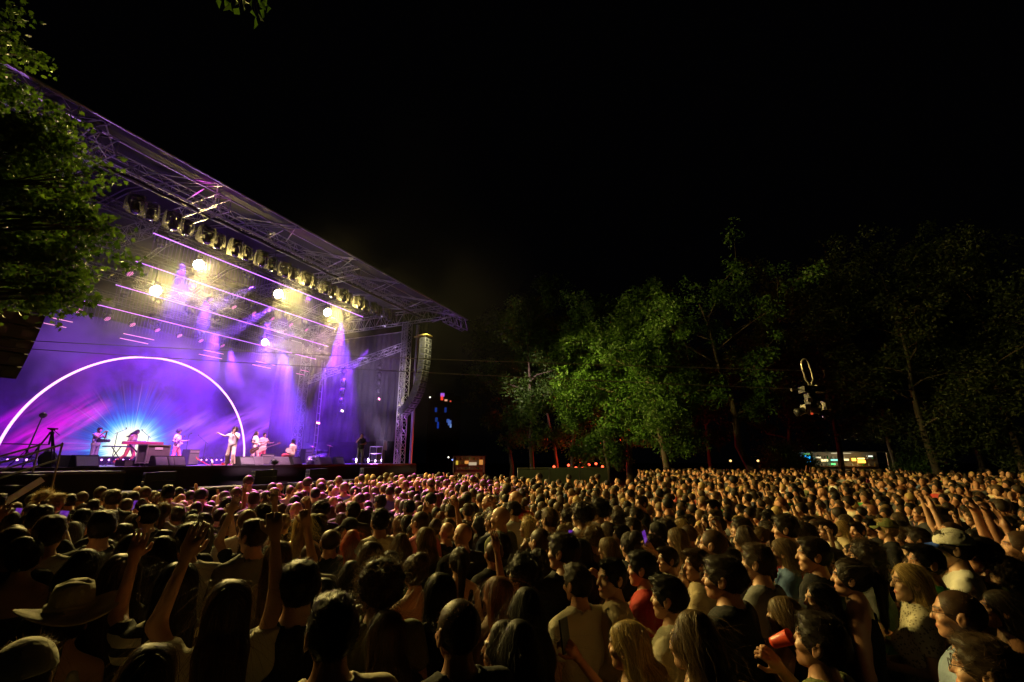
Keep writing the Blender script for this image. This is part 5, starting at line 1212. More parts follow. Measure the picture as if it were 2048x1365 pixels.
def leaves_mesh(name, C, size, rg, material, shape='oval', droop=0.5):
    """C: (n,3) leaf centres; each leaf a small folded blade"""
    n = len(C)
    if shape == 'maple':
        out = np.array([(0, 0), (0.28, 0.05), (0.5, 0.32), (0.24, 0.42), (0.42, 0.8), (0.12, 0.62), (0, 1.05), (-0.12, 0.62), (-0.42, 0.8), (-0.24, 0.42), (-0.5, 0.32), (-0.28, 0.05)])
        tri = np.array([(0, 1, 3), (1, 2, 3), (0, 3, 5), (3, 4, 5), (0, 5, 7), (5, 6, 7), (0, 7, 9), (7, 8, 9), (0, 9, 11), (9, 10, 11)])
        zf = np.abs(out[:, 0]) * 0.25
    else:
        out = np.array([(0, 0), (0.3, 0.45), (0, 1), (-0.3, 0.45)]); tri = np.array([(0, 1, 2), (0, 2, 3)]); zf = np.array([0, 0.12, 0, 0.12])
    k = len(out)
    d = rg.normal(0, 1, (n, 3)); d[:, 2] = d[:, 2] * 0.6 - droop; d /= np.linalg.norm(d, axis=1, keepdims=True)
    up = rg.normal(0, 1, (n, 3)); up[:, 2] += 0.8; x = np.cross(d, up); x /= np.linalg.norm(x, axis=1, keepdims=True); y = np.cross(x, d)
    sz = size * rg.uniform(0.65, 1.3, n)
    V = C[:, None, :] + sz[:, None, None] * (out[None, :, :1] * x[:, None, :] + out[None, :, 1:] * d[:, None, :] + zf[None, :, None] * y[:, None, :])
    F = (tri[None] + (np.arange(n) * k)[:, None, None]).reshape(-1, 3)
    t = np.repeat(rg.uniform(0, 1, n), k)[:, None] * np.ones(3)
    return np_mesh(name, V.reshape(-1, 3), F, [material], False, tint=t)
def tree(base, height, crown_r, label, nleaf, leaf=0.16, trunk_r=0.18, lean=(0, 0), first=0.35, group=None, seed=0, limbs=9, clump=0.55, spread=1.0, sparse=1.0, leafm=None):
    rg = np.random.default_rng(1000 + seed); nleaf = int(nleaf * 1.5)
    root = empty('tree', base); tag(root, label, 'tree', group)
    tm = MB(); top = Vector((lean[0], lean[1], height * 0.93)); n = 9
    pts = []; 
    for i in range(n):
        t = i / (n - 1); w = Vector((rg.normal(0, 0.10), rg.normal(0, 0.10), 0)) * (0 if i == 0 else 1)
        pts.append(Vector((top.x * t ** 1.3, top.y * t ** 1.3, top.z * t)) + w)
    tm.path(pts, [trunk_r * (1 - 0.85 * i / (n - 1)) * (1.25 if i == 0 else 1) for i in range(n)], 9)
    tm.build('trunk', M_BARK, root, True)
    ends = [pts[-1], pts[-2]]; lm = MB()
    for k in range(limbs):
        t = first + (0.95 - first) * (k + 0.5) / limbs; i = min(n - 2, int(t * (n - 1))); p = pts[i].lerp(pts[i + 1], t * (n - 1) - i)
        a = k * 2.4 + rg.uniform(-0.5, 0.5); prof = math.sin(math.pi * min(1, (1 - t) / (1 - first) * 0.75 + 0.2)) ** 0.7
        Lb = crown_r * spread * prof * rg.uniform(0.75, 1.15)
        d = Vector((math.cos(a), math.sin(a), 0.35 + 0.3 * t)); q = [p]
        for j in range(1, 5): q.append(p + d * (Lb * j / 4) + Vector((rg.normal(0, 0.12), rg.normal(0, 0.12), 0.08 * j * rg.normal(0.3, 0.5))) * (Lb / 2.2))
        r0 = trunk_r * (1 - 0.8 * t) * 0.55
        lm.path(q, [r0, r0 * .8, r0 * .6, r0 * .4, r0 * .2], 6); ends += [q[4], q[3], q[2].lerp(q[3], 0.4)]
        for j in range(3):
            b = q[2 + j % 3]; e = b + Vector((rg.normal(0, 1), rg.normal(0, 1), rg.normal(0.2, 0.6))).normalized() * (Lb * 0.42)
            lm.path([b, b.lerp(e, 0.5) + Vector((0, 0, 0.06)), e], [r0 * .4, r0 * .25, r0 * .1], 5); ends.append(e)
    o = lm.build('limbs', M_BARK, root, True)
    E = np.array([tuple(e) for e in ends]); w = rg.uniform(0.4, 1.3, len(E)) * sparse; w /= w.sum()
    idx = rg.choice(len(E), nleaf, p=w)
    g = rg.normal(0, 1, (nleaf, 3)); g /= np.linalg.norm(g, axis=1, keepdims=True); rad = clump * crown_r * (0.25 + 0.75 * rg.random(nleaf) ** 0.5)[:, None] * 0.62
    C = E[idx] + g * rad * np.array([1, 1, 0.75])
    # fine clumping: pull leaves towards random sub-centres
    sub = rg.normal(0, 1, (len(E), 6, 3)) * clump * crown_r * 0.34; sidx = rg.integers(0, 6, nleaf)
    C = C * 0.34 + (E[idx] + sub[idx, sidx] + rg.normal(0, 0.20, (nleaf, 3))) * 0.66
    o = bpy.data.objects.new('crown', leaves_mesh('crown', C, leaf * 1.2, rg, leafm or M_LEAF)); link(o, root); o['kind'] = 'stuff'
    return root
def gpos(u, D): p = at_depth(u, HORIZON + 20, D); return (p.x, p.y, 0)
TG = 'park trees behind the crowd'
tree(gpos(1068, 34), 16, 3.6, 'violet-tinged tree closest to the stage tower', 16000, 0.17, 0.2, (-0.5, 0), 0.22, TG, 1, 12)
tree(gpos(1022, 40), 15, 3.4, 'dim tree behind the violet-tinged tree', 9000, 0.2, 0.2, (-0.6, 0), 0.25, TG, 2, 10)
tree(gpos(1148, 33), 12.0, 3.3, 'slim straight tree standing behind the fence panels', 15000, 0.16, 0.17, (-0.3, 0.2), 0.2, TG, 3, 11)
tree(gpos(1118, 38), 15, 3.2, 'thin leaning tree behind the fence', 8000, 0.18, 0.15, (-2.6, 0), 0.45, TG, 4, 8)
tree(gpos(1262, 32), 14.5, 3.4, 'tall bright green tree rising above its neighbours', 22000, 0.17, 0.25, (-0.6, 0), 0.25, TG, 5, 14)
tree(gpos(1338, 27), 9.6, 3.7, 'bright green broad tree with a pale split trunk', 22000, 0.16, 0.24, (-1.0, 0), 0.28, TG, 6, 12, spread=1.1)
tree(gpos(1215, 30.5), 8.6, 2.8, 'low green tree behind the end of the fence', 12000, 0.16, 0.16, (0.2, 0), 0.25, TG, 7, 10)
tree(gpos(1504, 27), 13.5, 3.8, 'sparse tree with a bare leaning trunk', 7000, 0.16, 0.26, (-1.6, 1.0), 0.36, TG, 8, 9, clump=0.36, spread=1.15)
tree(gpos(1420, 40), 12.5, 3.4, 'dim tree between the bright and the bare-trunked tree', 8000, 0.2, 0.22, (0.3, 0), 0.3, TG, 9, 10, leafm=M_LEAF_SHADED)
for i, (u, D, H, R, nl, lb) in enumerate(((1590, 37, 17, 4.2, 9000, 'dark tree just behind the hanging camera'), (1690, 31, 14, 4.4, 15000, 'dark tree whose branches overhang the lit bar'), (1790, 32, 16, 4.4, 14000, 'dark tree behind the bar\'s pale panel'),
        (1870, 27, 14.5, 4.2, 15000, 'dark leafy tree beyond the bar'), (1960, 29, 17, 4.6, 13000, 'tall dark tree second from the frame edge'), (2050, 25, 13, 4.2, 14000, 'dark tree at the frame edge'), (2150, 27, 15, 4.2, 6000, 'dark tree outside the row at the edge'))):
    tree(gpos(u, D), H, R, lb, nl, 0.17, 0.22, (0.4 * (-1) ** i, 0), 0.30 if i in (1, 2) else 0.16, TG, 20 + i, 13, leafm=M_LEAF_SHADED)
def bush(u, D, r, h, label, nl, seed):
    rg = np.random.default_rng(seed); root = empty('bush', gpos(u, D)); tag(root, label, 'bush', 'bushes beside the lit bar')
    m = MB(); E = []
    for k in range(9):
        a = k * 2.4; e = Vector((r * 0.7 * math.cos(a) * rg.uniform(.4, 1), r * 0.7 * math.sin(a) * rg.uniform(.4, 1), h * rg.uniform(0.5, 0.95))); m.path([(0, 0, 0), e * 0.5 + Vector((0, 0, 0.2)), e], [0.04, 0.025, 0.01], 5); E.append(tuple(e))
    m.build('stems', M_BARK, root, True); E = np.array(E)
    C = E[rg.integers(0, len(E), nl)] + rg.normal(0, 0.33 * r, (nl, 3)) * np.array([1, 1, .8]); C[:, 2] = np.maximum(C[:, 2], 0.1)
    o = bpy.data.objects.new('foliage', leaves_mesh('foliage', C, 0.14, rg, M_LEAF)); link(o, root); o['kind'] = 'stuff'
bush(1560, 31, 1.3, 3.2, 'yellow-lit bush between the bare trunk and the bar', 5000, 71)
bush(1600, 33, 1.2, 3.0, 'bush touching the end of the bar', 4000, 72)
bush(1835, 31, 1.3, 2.8, 'bush beyond the pale panel of the bar', 4000, 73)
# ---- the near maple: branches reach in over the stage side
rg = np.random.default_rng(77)
mp = empty('tree', (-14.5, 6.5, 0)); tag(mp, 'near maple whose leafy branches hide the end of the stage', 'tree')
B0 = Vector((-14.5, 6.5, 0))
MB().path([(0, 0, 0), (0.1, 0, 2), (0.0, 0.1, 4.5), (0.3, 0.2, 7.0), (0.5, 0.2, 9.5), (0.6, 0.3, 12)], [0.36, 0.3, 0.27, 0.22, 0.16, 0.08], 12).build('trunk', M_BARK, mp, True)
twigs = [(60, 110, 9.5, 0.9), (30, 250, 9, 1.0), (90, 300, 8.8, 1.0), (150, 300, 8.6, 0.75), (190, 370, 8.4, 0.55), (60, 390, 8.8, 1.0), (140, 420, 8.4, 0.8), (215, 440, 8.2, 0.4), (60, 480, 8.6, 1.0), (140, 510, 8.4, 0.75), (190, 520, 8.2, 0.5), (75, 560, 8.4, 0.7), (150, 570, 8.2, 0.5), (185, 585, 8.1, 0.3), (115, 600, 8.2, 0.32), (25, 570, 8.6, 0.75), (0, 330, 9, 1.2), (0, 180, 9.5, 0.7), (10, 450, 9, 1.0), (-60, 300, 9, 1.5), (-60, 500, 9, 1.4), (12, 60, 9.8, 0.3), (-80, 150, 9.5, 1.3), (235, 455, 8.1, 0.22), (120, 250, 8.7, 0.5)]
C = []; br = MB()
for (u, v_, D, rad) in twigs:
    p = at_depth(u - 48, v_, D) - B0; rad *= 0.9
    z0 = max(3.5, min(9.5, p.z - 1.6)); st = Vector((0.25, 0.15, z0)); mid = st.lerp(p, 0.55) + Vector((0, 0, 0.45))
    br.path([st, st.lerp(mid, .5) + Vector((0, 0, .12)), mid, mid.lerp(p, .6) + Vector((0, 0, .1)), p], [0.09, 0.07, 0.05, 0.03, 0.012], 6)
    nl = int(620 * (rad / 0.8) ** 2) + 80
    sub = rg.normal(0, 0.52 * rad, (max(5, int(16 * rad)), 3)) * np.array([1, 1, 0.72])
    for q in sub: 
        br.path([mid.lerp(p, .5), p + Vector(q) * 0.5 + Vector((0, 0, .05)), p + Vector(q)], [0.015, 0.01, 0.004], 4)
    c = sub[rg.integers(0, len(sub), nl)] + rg.normal(0, 0.17, (nl, 3)) * np.array([1, 1, .7]); C.append(c + np.array(p))
br.build('branches', M_BARK, mp, True)
C = np.concatenate(C)
scr_p = np.array([project(c + np.array(B0)) for c in C])
near = np.argsort(-(scr_p[:, 0] + 0.15 * scr_p[:, 1]) + 1e4 * (scr_p[:, 0] < 5))[:280]      # leaves along the visible fringe: each its own part
mask = np.zeros(len(C), bool); mask[near] = True
crown = bpy.data.objects.new('crown', leaves_mesh('crown', C[~mask], 0.105, rg, M_LEAF_NEAR, 'maple', 0.7)); link(crown, mp); crown['kind'] = 'stuff'
lf = [leaves_mesh('leaf', np.zeros((1, 3)), 0.11, np.random.default_rng(300 + k), M_LEAF_NEAR, 'maple', 0.7) for k in range(8)]
for i in near:
    o = bpy.data.objects.new('leaf', lf[i % 8]); link(o, mp); o.location = C[i]; o.rotation_euler = (rg.uniform(-.4, .4), rg.uniform(-.4, .4), rg.uniform(0, 6.28))
# ---- twig hanging in from above
tw = empty('twig', at_depth(490, -60, 6.0)); tag(tw, 'drooping leafy twig at the top edge against the black sky', 'twig')
T0 = tw.location; m = MB(); tl = leaves_mesh('leaf', np.zeros((1, 3)), 0.17, np.random.default_rng(5), M_LEAF_NEAR, 'oval', 2.5)
ends = [(432, 4), (448, 12), (462, 20), (470, 12), (478, 30), (487, 26), (497, 22), (504, 34), (511, 48), (516, 40), (522, 18), (528, 32), (534, 12), (536, 26), (505, 10), (492, 8), (475, 2), (520, 4), (455, -4), (530, -6)]
m.path([(0, 0, 0.6), (0, 0, 0.25), (0.0, 0, 0)], [0.02, 0.015, 0.01], 5)
for i, (u, v_) in enumerate(ends):
    p = at_depth(u, v_ - 14, 6.0 + rg.uniform(-.15, .15)) - T0
    m.path([(0, 0, 0), p * 0.5 + Vector((0, 0, 0.06)), p], [0.007, 0.005, 0.003], 4)
    o = bpy.data.objects.new('leaf', tl); link(o, tw); o.location = p; o.rotation_euler = (rg.uniform(-.5, .5), rg.uniform(-.5, .5), rg.uniform(0, 6.28)); o.scale = (1, 1, 1)
m.build('stalk', M_BARK, tw, True)
# carrying branch above the frame, joined to a tree trunk behind the camera
nb = empty('tree', (-6.5, -3.5, 0)); tag(nb, 'tree behind the viewpoint whose branch carries the twig', 'tree')
q = T0 - nb.location + Vector((0, 0, 0.6))
MB().path([(0, 0, 0), (0.1, 0.1, 4), (0.3, 0.2, 8)], [0.3, 0.25, 0.18], 10).build('trunk', M_BARK, nb, True)
MB().path([(0.25, 0.2, 6.5), tuple(q * 0.5 + Vector((0, 0, 4.6))), tuple(q)], [0.14, 0.08, 0.02], 8).build('branch', M_BARK, nb, True)

# ------------------------------------------------------------------ fence, bars, far lights
M_TARP = mat('green_tarpaulin', (0.10, 0.13, 0.10), 0.7, noise=0.3, nscale=4, bump=0.4)
f0, f1 = at_depth(1036, 940, 26.5), at_depth(1216, 940, 28.5)
fe = empty('fence', (f0.x, f0.y, 0), math.atan2(f1.y - f0.y, f1.x - f0.x)); tag(fe, 'dark green tarpaulin fence behind the crowd', 'fence')
L = math.hypot(f1.x - f0.x, f1.y - f0.y); npn = 3
for k in range(npn):
    a, b = L * k / npn, L * (k + 1) / npn
    cloth_obj('tarpaulin_panel', curtain((a + 0.03, 0), (b - 0.03, 0), 0.05, 1.83 - (0.06 if k == 0 else 0), 0.015, 1.2, 14, 0.03, 40 + k), M_TARP, fe)
    MB().tube((a, 0.05, 0), (a, 0.05, 1.86), 0.025).build('post', M_STEEL, fe)
MB().tube((L, 0.05, 0), (L, 0.05, 1.86), 0.025).build('post', M_STEEL, fe); MB().tube((0, 0.05, 1.85), (L, 0.05, 1.85), 0.02).build('rail', M_STEEL, fe)
def bar_stall(name, u0, u1, D, h, label, warm, seed):
    rg = np.random.default_rng(seed); a, b = at_depth(u0, 940, D), at_depth(u1, 940, D)
    root = empty(name, ((a.x + b.x) / 2, (a.y + b.y) / 2, 0), math.atan2(b.y - a.y, b.x - a.x)); tag(root, label, 'bar stall'); W = (b - a).length
    MB().box((0, 1.6, h / 2), (W, 0.1, h)).build('back_wall', mat('stall_wall', (0.25, 0.22, 0.18), 0.8), root)
    MB().box((0, 0.7, h + 0.05), (W + 0.3, 2.2, 0.1)).build('stall_roof', M_DRAPE, root)
    MB().box((0, 0, 0.55), (W, 0.5, 1.1)).build('counter', M_WOOD, root)
    for q in (-W / 2 + 0.05, W / 2 - 0.05): MB().box((q, -0.2, h / 2), (0.1, 0.1, h)).build('post', M_STEEL, root)
    for k, z in enumerate((1.35, 1.85, 2.35)):
        if z > h - 0.25: continue
        MB().box((0, 1.4, z), (W * 0.92, 0.3, 0.04)).build('shelf', M_WOOD, root)
        for i in range(int(W * 2.2)):
            x = -W * 0.44 + i / 2.2 + rg.uniform(-.1, .1); r = rg.uniform(0.04, 0.06); hh = rg.uniform(0.2, 0.32)
            MB().lathe((x, 1.36, z + 0.024), [(r, 0), (r, hh * .6), (r * .4, hh * .8), (r * .4, hh)], 7).build('bottle', mat('bottle_%d' % rg.integers(0, 4), [(0.3, 0.2, 0.03), (0.03, 0.25, 0.06), (0.4, 0.4, 0.35), (0.3, 0.05, 0.02)][int(rg.integers(0, 4))], 0.15), root)
    return root, W
bs, W = bar_stall('bar_stall', 1622, 1792, 33.5, 2.9, 'long lit bar stall under the dark trees behind the crowd', True, 3)
for (x, z, w, hh, col, st) in ((-W * 0.40, 2.35, 0.62, 0.62, (0.02, 0.35, 0.75), 1.6), (-W * 0.40, 2.75, 0.6, 0.12, (0.2, 0.7, 0.2), 0.5), (-W * 0.27, 2.5, 0.35, 0.10, (0.8, 0.7, 0.4), 0.9), (-W * 0.20, 2.3, 0.5, 0.16, (1.0, 0.8, 0.35), 1.2), (-W * .08, 2.32, 0.5, 0.12, (0.3, 0.9, 0.7), 0.8), (W * 0.04, 2.34, 0.7, 0.14, (1.0, 0.85, 0.4), 1.0), (W * 0.16, 2.35, 0.3, 0.22, (1.0, 0.5, 0.06), 1.6), (W * 0.25, 2.2, 0.55, 0.2, (1.0, 0.45, 0.05), 2.0), (W * 0.25, 2.42, 0.5, 0.10, (1.0, 0.6, 0.15), 2.0), (W * 0.37, 2.6, 0.3, 0.1, (0.8, 0.85, 0.7), 0.9), (0.1, 2.82, 1.5, 0.05, (0.9, 0.8, 0.5), 0.5), (-W * .1, 2.02, 0.3, 0.1, (0.1, 0.9, 0.2), 1.2)):
    MB().box((x, 1.15, z), (w, 0.06, hh)).build('lit_sign', mat('lit_sign_%d' % int(x * 100 + z * 10), (0.05, 0.05, 0.05), emit=col, strength=st * 1.8), bs)
MB().box((W * 0.46, -0.3, 2.25), (0.95, 0.06, 1.2)).build('pale_panel', M_WHITE, bs)
l = bpy.data.lights.new('bar_lamp', 'POINT'); l.energy = 60; l.color = (1, .75, .4); l.shadow_soft_size = 0.2; o = bpy.data.objects.new('bar_lamp', l); COL.objects.link(o); o.location = bs.matrix_world @ Vector((0, 0, 0)); o.location = (bs.location.x, bs.location.y - 0.2, 2.75)
b2, W2 = bar_stall('bar_stall', 906, 968, 46.0, 2.7, 'small amber lit stall beyond the stage tower', True, 4)
for (x, z, w, hh, col, st) in ((-W2 * .42, 2.05, 0.22, 0.4, (0.9, 0.6, 0.05), 1.6), (-W2 * .1, 2.1, 0.4, 0.3, (1.0, 0.4, 0.08), 1.5), (W2 * .1, 1.95, 0.8, 0.3, (0.9, 0.7, 0.45), 1.2), (W2 * .38, 2.1, 0.4, 0.5, (1.0, 0.4, 0.08), 1.3)):
    MB().box((x, 1.15, z), (w, 0.06, hh)).build('lit_sign', mat('lit_sign_b%d' % int(x * 100), (0.05, 0.05, 0.05), emit=col, strength=st * 0.45), b2)
l = bpy.data.lights.new('stall_lamp', 'POINT'); l.energy = 6; l.color = (1, .5, .15); l.shadow_soft_size = 0.2; o = bpy.data.objects.new('stall_lamp', l); COL.objects.link(o); o.location = (b2.location.x, b2.location.y + 0.4, 2.5)
# red-lit corner behind the trees
l = bpy.data.lights.new('red_lamp', 'POINT'); l.energy = 1300; l.color = (1, .05, .02); l.shadow_soft_size = 0.3; o = bpy.data.objects.new('red_lamp', l); COL.objects.link(o); p = at_depth(1185, 925, 37); o.location = (p.x, p.y, 2.6)
for i, (u, v_, D) in enumerate(((1137, 931, 36), (1152, 936, 36), (1108, 934, 36), (1178, 930, 37), (1192, 928, 37), (1205, 934, 36), (1216, 918, 39), (1166, 936, 36))):
    p = at_depth(u, v_, D); o = empty('festoon_lamp', (p.x, p.y, 0)); tag(o, 'small %s lamp on a post behind the fence, %s from the stage' % ('red' if i != 6 else 'white', COUNT[i]), 'lamp', 'small lamps behind the fence')
    MB().tube((0, 0, 0), (0, 0, p.z - 0.08), 0.03).build('post', M_BLACKM, o); MB().lathe((0, 0, p.z - 0.08), [(0.04, 0), (0.1, 0.05), (0.1, 0.12), (0.03, 0.18)], 10).build('lamp_globe', glow('red_globe' if i != 6 else 'white_globe', (1, .08, .03) if i != 6 else (1, .9, .7), 5.0), o, True)
for i, (u, v_, D, c) in enumerate(((897, 915, 60, 'white'), (905, 920, 60, 'blue'), (913, 920, 60, 'blue'), (922, 914, 60, 'white'), (926, 922, 60, 'blue'), (937, 921, 60, 'blue'), (1461, 922, 42, 'amber'), (1516, 922, 42, 'amber'), (860, 795, 60, 'white'))):
    p = at_depth(u, v_, D); o = empty('park_lamp', (p.x, p.y, 0)); tag(o, 'tiny %s park lamp %s' % (c, ('above the amber stall, first from the stage', 'above the amber stall, second from the stage', 'above the amber stall, third from the stage', 'above the amber stall, fourth from the stage', 'above the amber stall, fifth from the stage', 'above the amber stall, sixth from the stage', 'between the broad tree and the bare trunk', 'beside the bare leaning trunk', 'high beside the hanging speakers')[i]), 'lamp', 'tiny far lamps')
    MB().tube((0, 0, 0), (0, 0, p.z - 0.1), 0.04).build('post', M_BLACKM, o); MB().lathe((0, 0, p.z - 0.1), [(0.04, 0), (0.11, 0.06), (0.11, 0.14), (0.03, 0.2)], 8).build('lamp_globe', glow('globe_' + c, {'white': (1, .95, .8), 'blue': (.25, .35, 1), 'amber': (1, .6, .2)}[c], 2.0), o, True)
# far tower block with coloured lights
P = at_depth(885, 921, 130); tb = empty('tower_block', (P.x, P.y, 0), 0.15); tag(tb, 'far dark tower block with a few blue and red lights', 'building')
zt = at_depth(885, 792, 130).z
MB().box((0, 0, zt / 2), (9, 9, zt)).build('block', mat('dark_concrete', (0.02, 0.02, 0.025), 0.9), tb); MB().box((0, 0, zt + 0.6), (5, 5, 1.2)).build('roof_housing', mat('dark_concrete', (0.02, 0.02, 0.025), 0.9), tb)
for (u, v_, w, hh, col, st) in ((872, 821, 0.6, 1.2, (0.03, 0.12, 0.9), 0.5), (891, 821, 0.6, 1.4, (0.03, 0.12, 0.9), 0.4), (873, 841, 0.7, 1.2, (0.03, 0.15, 0.9), 0.4), (876, 852, 0.5, 1.8, (0.02, 0.1, 0.9), 0.6), (896, 843, 0.8, 1.0, (0.1, 0.25, 1), 0.7), (899, 847, 0.9, 1.4, (0.15, 0.3, 1), 0.9), (901, 853, 0.5, 1.0, (0.3, 0.5, 1), 1.0), (884, 796, 0.7, 1.4, (1, 0.05, 0.02), 2.2), (885, 790, 1.1, 1.0, (0.5, 0.15, 1), 1.6), (892, 801, 0.8, 0.5, (1, .5, .3), 1.6), (901, 803, 0.4, 0.4, (1, .1, .05), 1.6)):
    p = at_depth(u, v_, 130) - Vector((P.x, P.y, 0)); p = Matrix.Rotation(-0.15, 3, 'Z') @ p
    MB().box((p.x, -4.53, p.z), (w, 0.05, hh)).build('lit_window', mat('lit_window_%d_%d' % (u, v_), (0.02, 0.02, 0.02), emit=col, strength=st * 0.45), tb)
# ---- cable camera and its ropes
P = at_depth(1613, 742, 11.0); cc = empty('cable_camera', P); tag(cc, 'camera rig with a long metal loop hanging from a cable', 'camera')
M_LOOP = mat('pale_loop', (0.55, 0.50, 0.42), 0.35, 0.5)
k = 11.0 / 910
lp = [(0.0, 0, 0.0)]
ring = [(-3, 27), (-6.5, 18), (-6, 6), (-4.5, -6), (-3.5, -18), (1, -24), (1.5, -29)]
pts = [Vector(((1.5 + (x)) * k, 0, (y + 12 - 12) * k)) for x, y in [(-1, -29), (-2, -24), (-6, -19), (-8.5, 0), (-9.5, 12), (-8.5, 19), (-4, 24), (1, 24), (5, 19), (6, 12), (8, 0), (9, -18), (5, -24), (4.5, -29)]]
MB().path(pts, 0.018, 8).build('hanging_loop', M_LOOP, cc, True)
bd = MB().box((0.05, 0, -0.46), (0.5, 0.25, 0.14)); bd.build('carriage', M_BLACKM, cc)
MB().box((-0.02, 0, -0.78), (0.16, 0.2, 0.5)).box((0.16, 0, -0.7), (0.3, 0.06, 0.06)).build('gimbal_arm', M_BLACKM, cc)
MB().box((0.32, 0, -0.80), (0.10, 0.16, 0.26)).build('battery_pack', mat('grey_plastic', (0.22, 0.2, 0.18), 0.4, noise=0.4, nscale=40), cc)
MB().box((-0.08, 0, -0.92), (0.34, 0.22, 0.2), taper=0.85).build('camera_body', mat('grey_plastic', (0.22, 0.2, 0.18), 0.4, noise=0.4, nscale=40), cc)
MB().lathe((-0.22, 0, -0.95), [(0.08, 0), (0.085, 0.14), (0.095, 0.2)], 12, (-0.9, -0.1, -0.3)).build('camera_lens', M_BLACKM, cc, True)
MB().box((-0.12, -0.13, -0.72), (0.12, 0.02, 0.09)).build('small_monitor', mat('pink_monitor', (0.3, 0.25, 0.27), 0.4), cc)
rg = np.random.default_rng(9); kn = MB()
for i in range(26):
    c = (rg.normal(0.02, 0.13), rg.uniform(-0.13, 0.05), rg.uniform(-1.12, -0.4)); kn.box(c, tuple(rg.uniform(0.02, 0.07, 3)), rz=rg.uniform(0, 3))
o = kn.build('clamps', mat('bright_clamps', (0.5, 0.47, 0.42), 0.3, 0.6), cc); o['kind'] = 'stuff'
MB().box((-0.42, 0, -0.46), (0.05, 0.05, 0.06)).box((0.20, 0, -0.37), (0.05, 0.05, 0.05)).box((-0.2, 0, -0.46), (0.45, 0.02, 0.02)).build('guide_wheel', mat('grey_plastic', (0.22, 0.2, 0.18), 0.4), cc)
MB().box((-0.12, -0.12, -1.04), (0.04, 0.03, 0.04)).build('tally_light', glow('tally_red', (1, .1, .03), 0.6), cc)
M_ROPE = mat('thin_rope', (0.10, 0.10, 0.10), 0.6)
def rope(pts, label, r=0.011):
    P = [Vector(p) for p in pts]; o = MB().path([p - P[0] for p in P], r, 5).build('suspension_cable', M_ROPE); o.location = P[0]; tag(o, label, 'cable', 'long cables over the crowd')
def sagline(a, b, c): 
    out = []
    for q, w in ((a, b), (b, c)):
        for i in range(8): out.append(q.lerp(w, i / 8) - Vector((0, 0, 0.10 * math.sin(math.pi * i / 8))))
    return out + [c]
rope(sagline(at_depth(-120, 672, 13), P + Vector((0, 0, 0)), at_depth(2300, 735, 16)), 'upper suspension cable carrying the hanging camera')
rope(sagline(at_depth(-120, 686, 13), P + Vector((0, 0, -0.46)), at_depth(2300, 768, 16)), 'lower guide cable of the hanging camera')
# ------------------------------------------------------------------ the crowd
BLK = (0.012, 0.009, 0.007); DBR = (0.026, 0.016, 0.009); BRN = (0.06, 0.035, 0.018); LBR = (0.13, 0.08, 0.035); BLO = (0.36, 0.25, 0.10); AUB = (0.13, 0.045, 0.018); RDH = (0.34, 0.06, 0.015); GRY = (0.2, 0.19, 0.18)
TOPC = {'black': (0.012, 0.012, 0.014), 'cream': (0.55, 0.50, 0.38), 'white': (0.62, 0.60, 0.55), 'grey': (0.14, 0.14, 0.14), 'navy': (0.015, 0.02, 0.05), 'red': (0.36, 0.025, 0.02), 'green': (0.03, 0.22, 0.05), 'olive': (0.09, 0.10, 0.03),
        'pink': (0.5, 0.10, 0.2), 'blue': (0.10, 0.17, 0.34), 'beige': (0.40, 0.32, 0.20), 'brown': (0.11, 0.06, 0.035), 'charcoal': (0.03, 0.03, 0.033), 'orange': (0.45, 0.13, 0.02), 'yellow': (0.5, 0.4, 0.05)}
SKINS = [(0.44, 0.22, 0.13), (0.48, 0.26, 0.16), (0.38, 0.18, 0.10), (0.50, 0.29, 0.18), (0.30, 0.14, 0.075)]
STAGE_LOOK = np.array([-14.0, 24.0])
def face_stage(x, y, off=0.0):
    d = STAGE_LOOK - (x, y); return math.atan2(-d[0], d[1]) + off
HEADZ = 1.677
def wpos(o, p): return Matrix.Translation(o.location) @ o.rotation_euler.to_matrix().to_4x4() @ Matrix.Diagonal((*o.scale, 1)) @ Vector(p)
def sun_hat(o, M):
    h = MB(); seg = 36; prof = [(0.02, 0.148), (0.06, 0.150), (0.085, 0.135), (0.098, 0.09), (0.104, 0.035), (0.106, 0.018), (0.15, 0.010), (0.215, 0.02), (0.218, 0.014), (0.15, 0.002), (0.106, 0.008)]
    for i, (r, z) in enumerate(prof):
        for k in range(seg):
            t = 2 * math.pi * k / seg; w = 0.035 * math.sin(2 * t + 0.6) * (r / 0.218) ** 2 if r > 0.12 else 0; dent = -0.03 * max(0, math.cos(2 * t)) if i < 2 else 0
            h.v.append((r * math.cos(t) * (1 if r > .11 else .92), -0.015 + r * math.sin(t) * 1.12, 1.70 + z + w + dent))
    n = len(prof); h.f = [(i * seg + k, i * seg + (k + 1) % seg, (i + 1) * seg + (k + 1) % seg, (i + 1) * seg + k) for i in range(n - 1) for k in range(seg)] + [tuple(range(seg))[::-1]]
    ob = h.build('sun_hat', CLOTH, o, True); ob.color = (0.22, 0.19, 0.11, 1); ob.matrix_local = M
    b = MB().lathe((0, -0.015, 1.714), [(0.107, 0), (0.108, 0.03)], 32); b.v = [(x, -0.015 + (y + 0.015) * 1.12, z) for x, y, z in b.v]
    bo = b.build('hat_band', CLOTH, ob, True); bo.color = (0.22, 0.19, 0.11, 1)
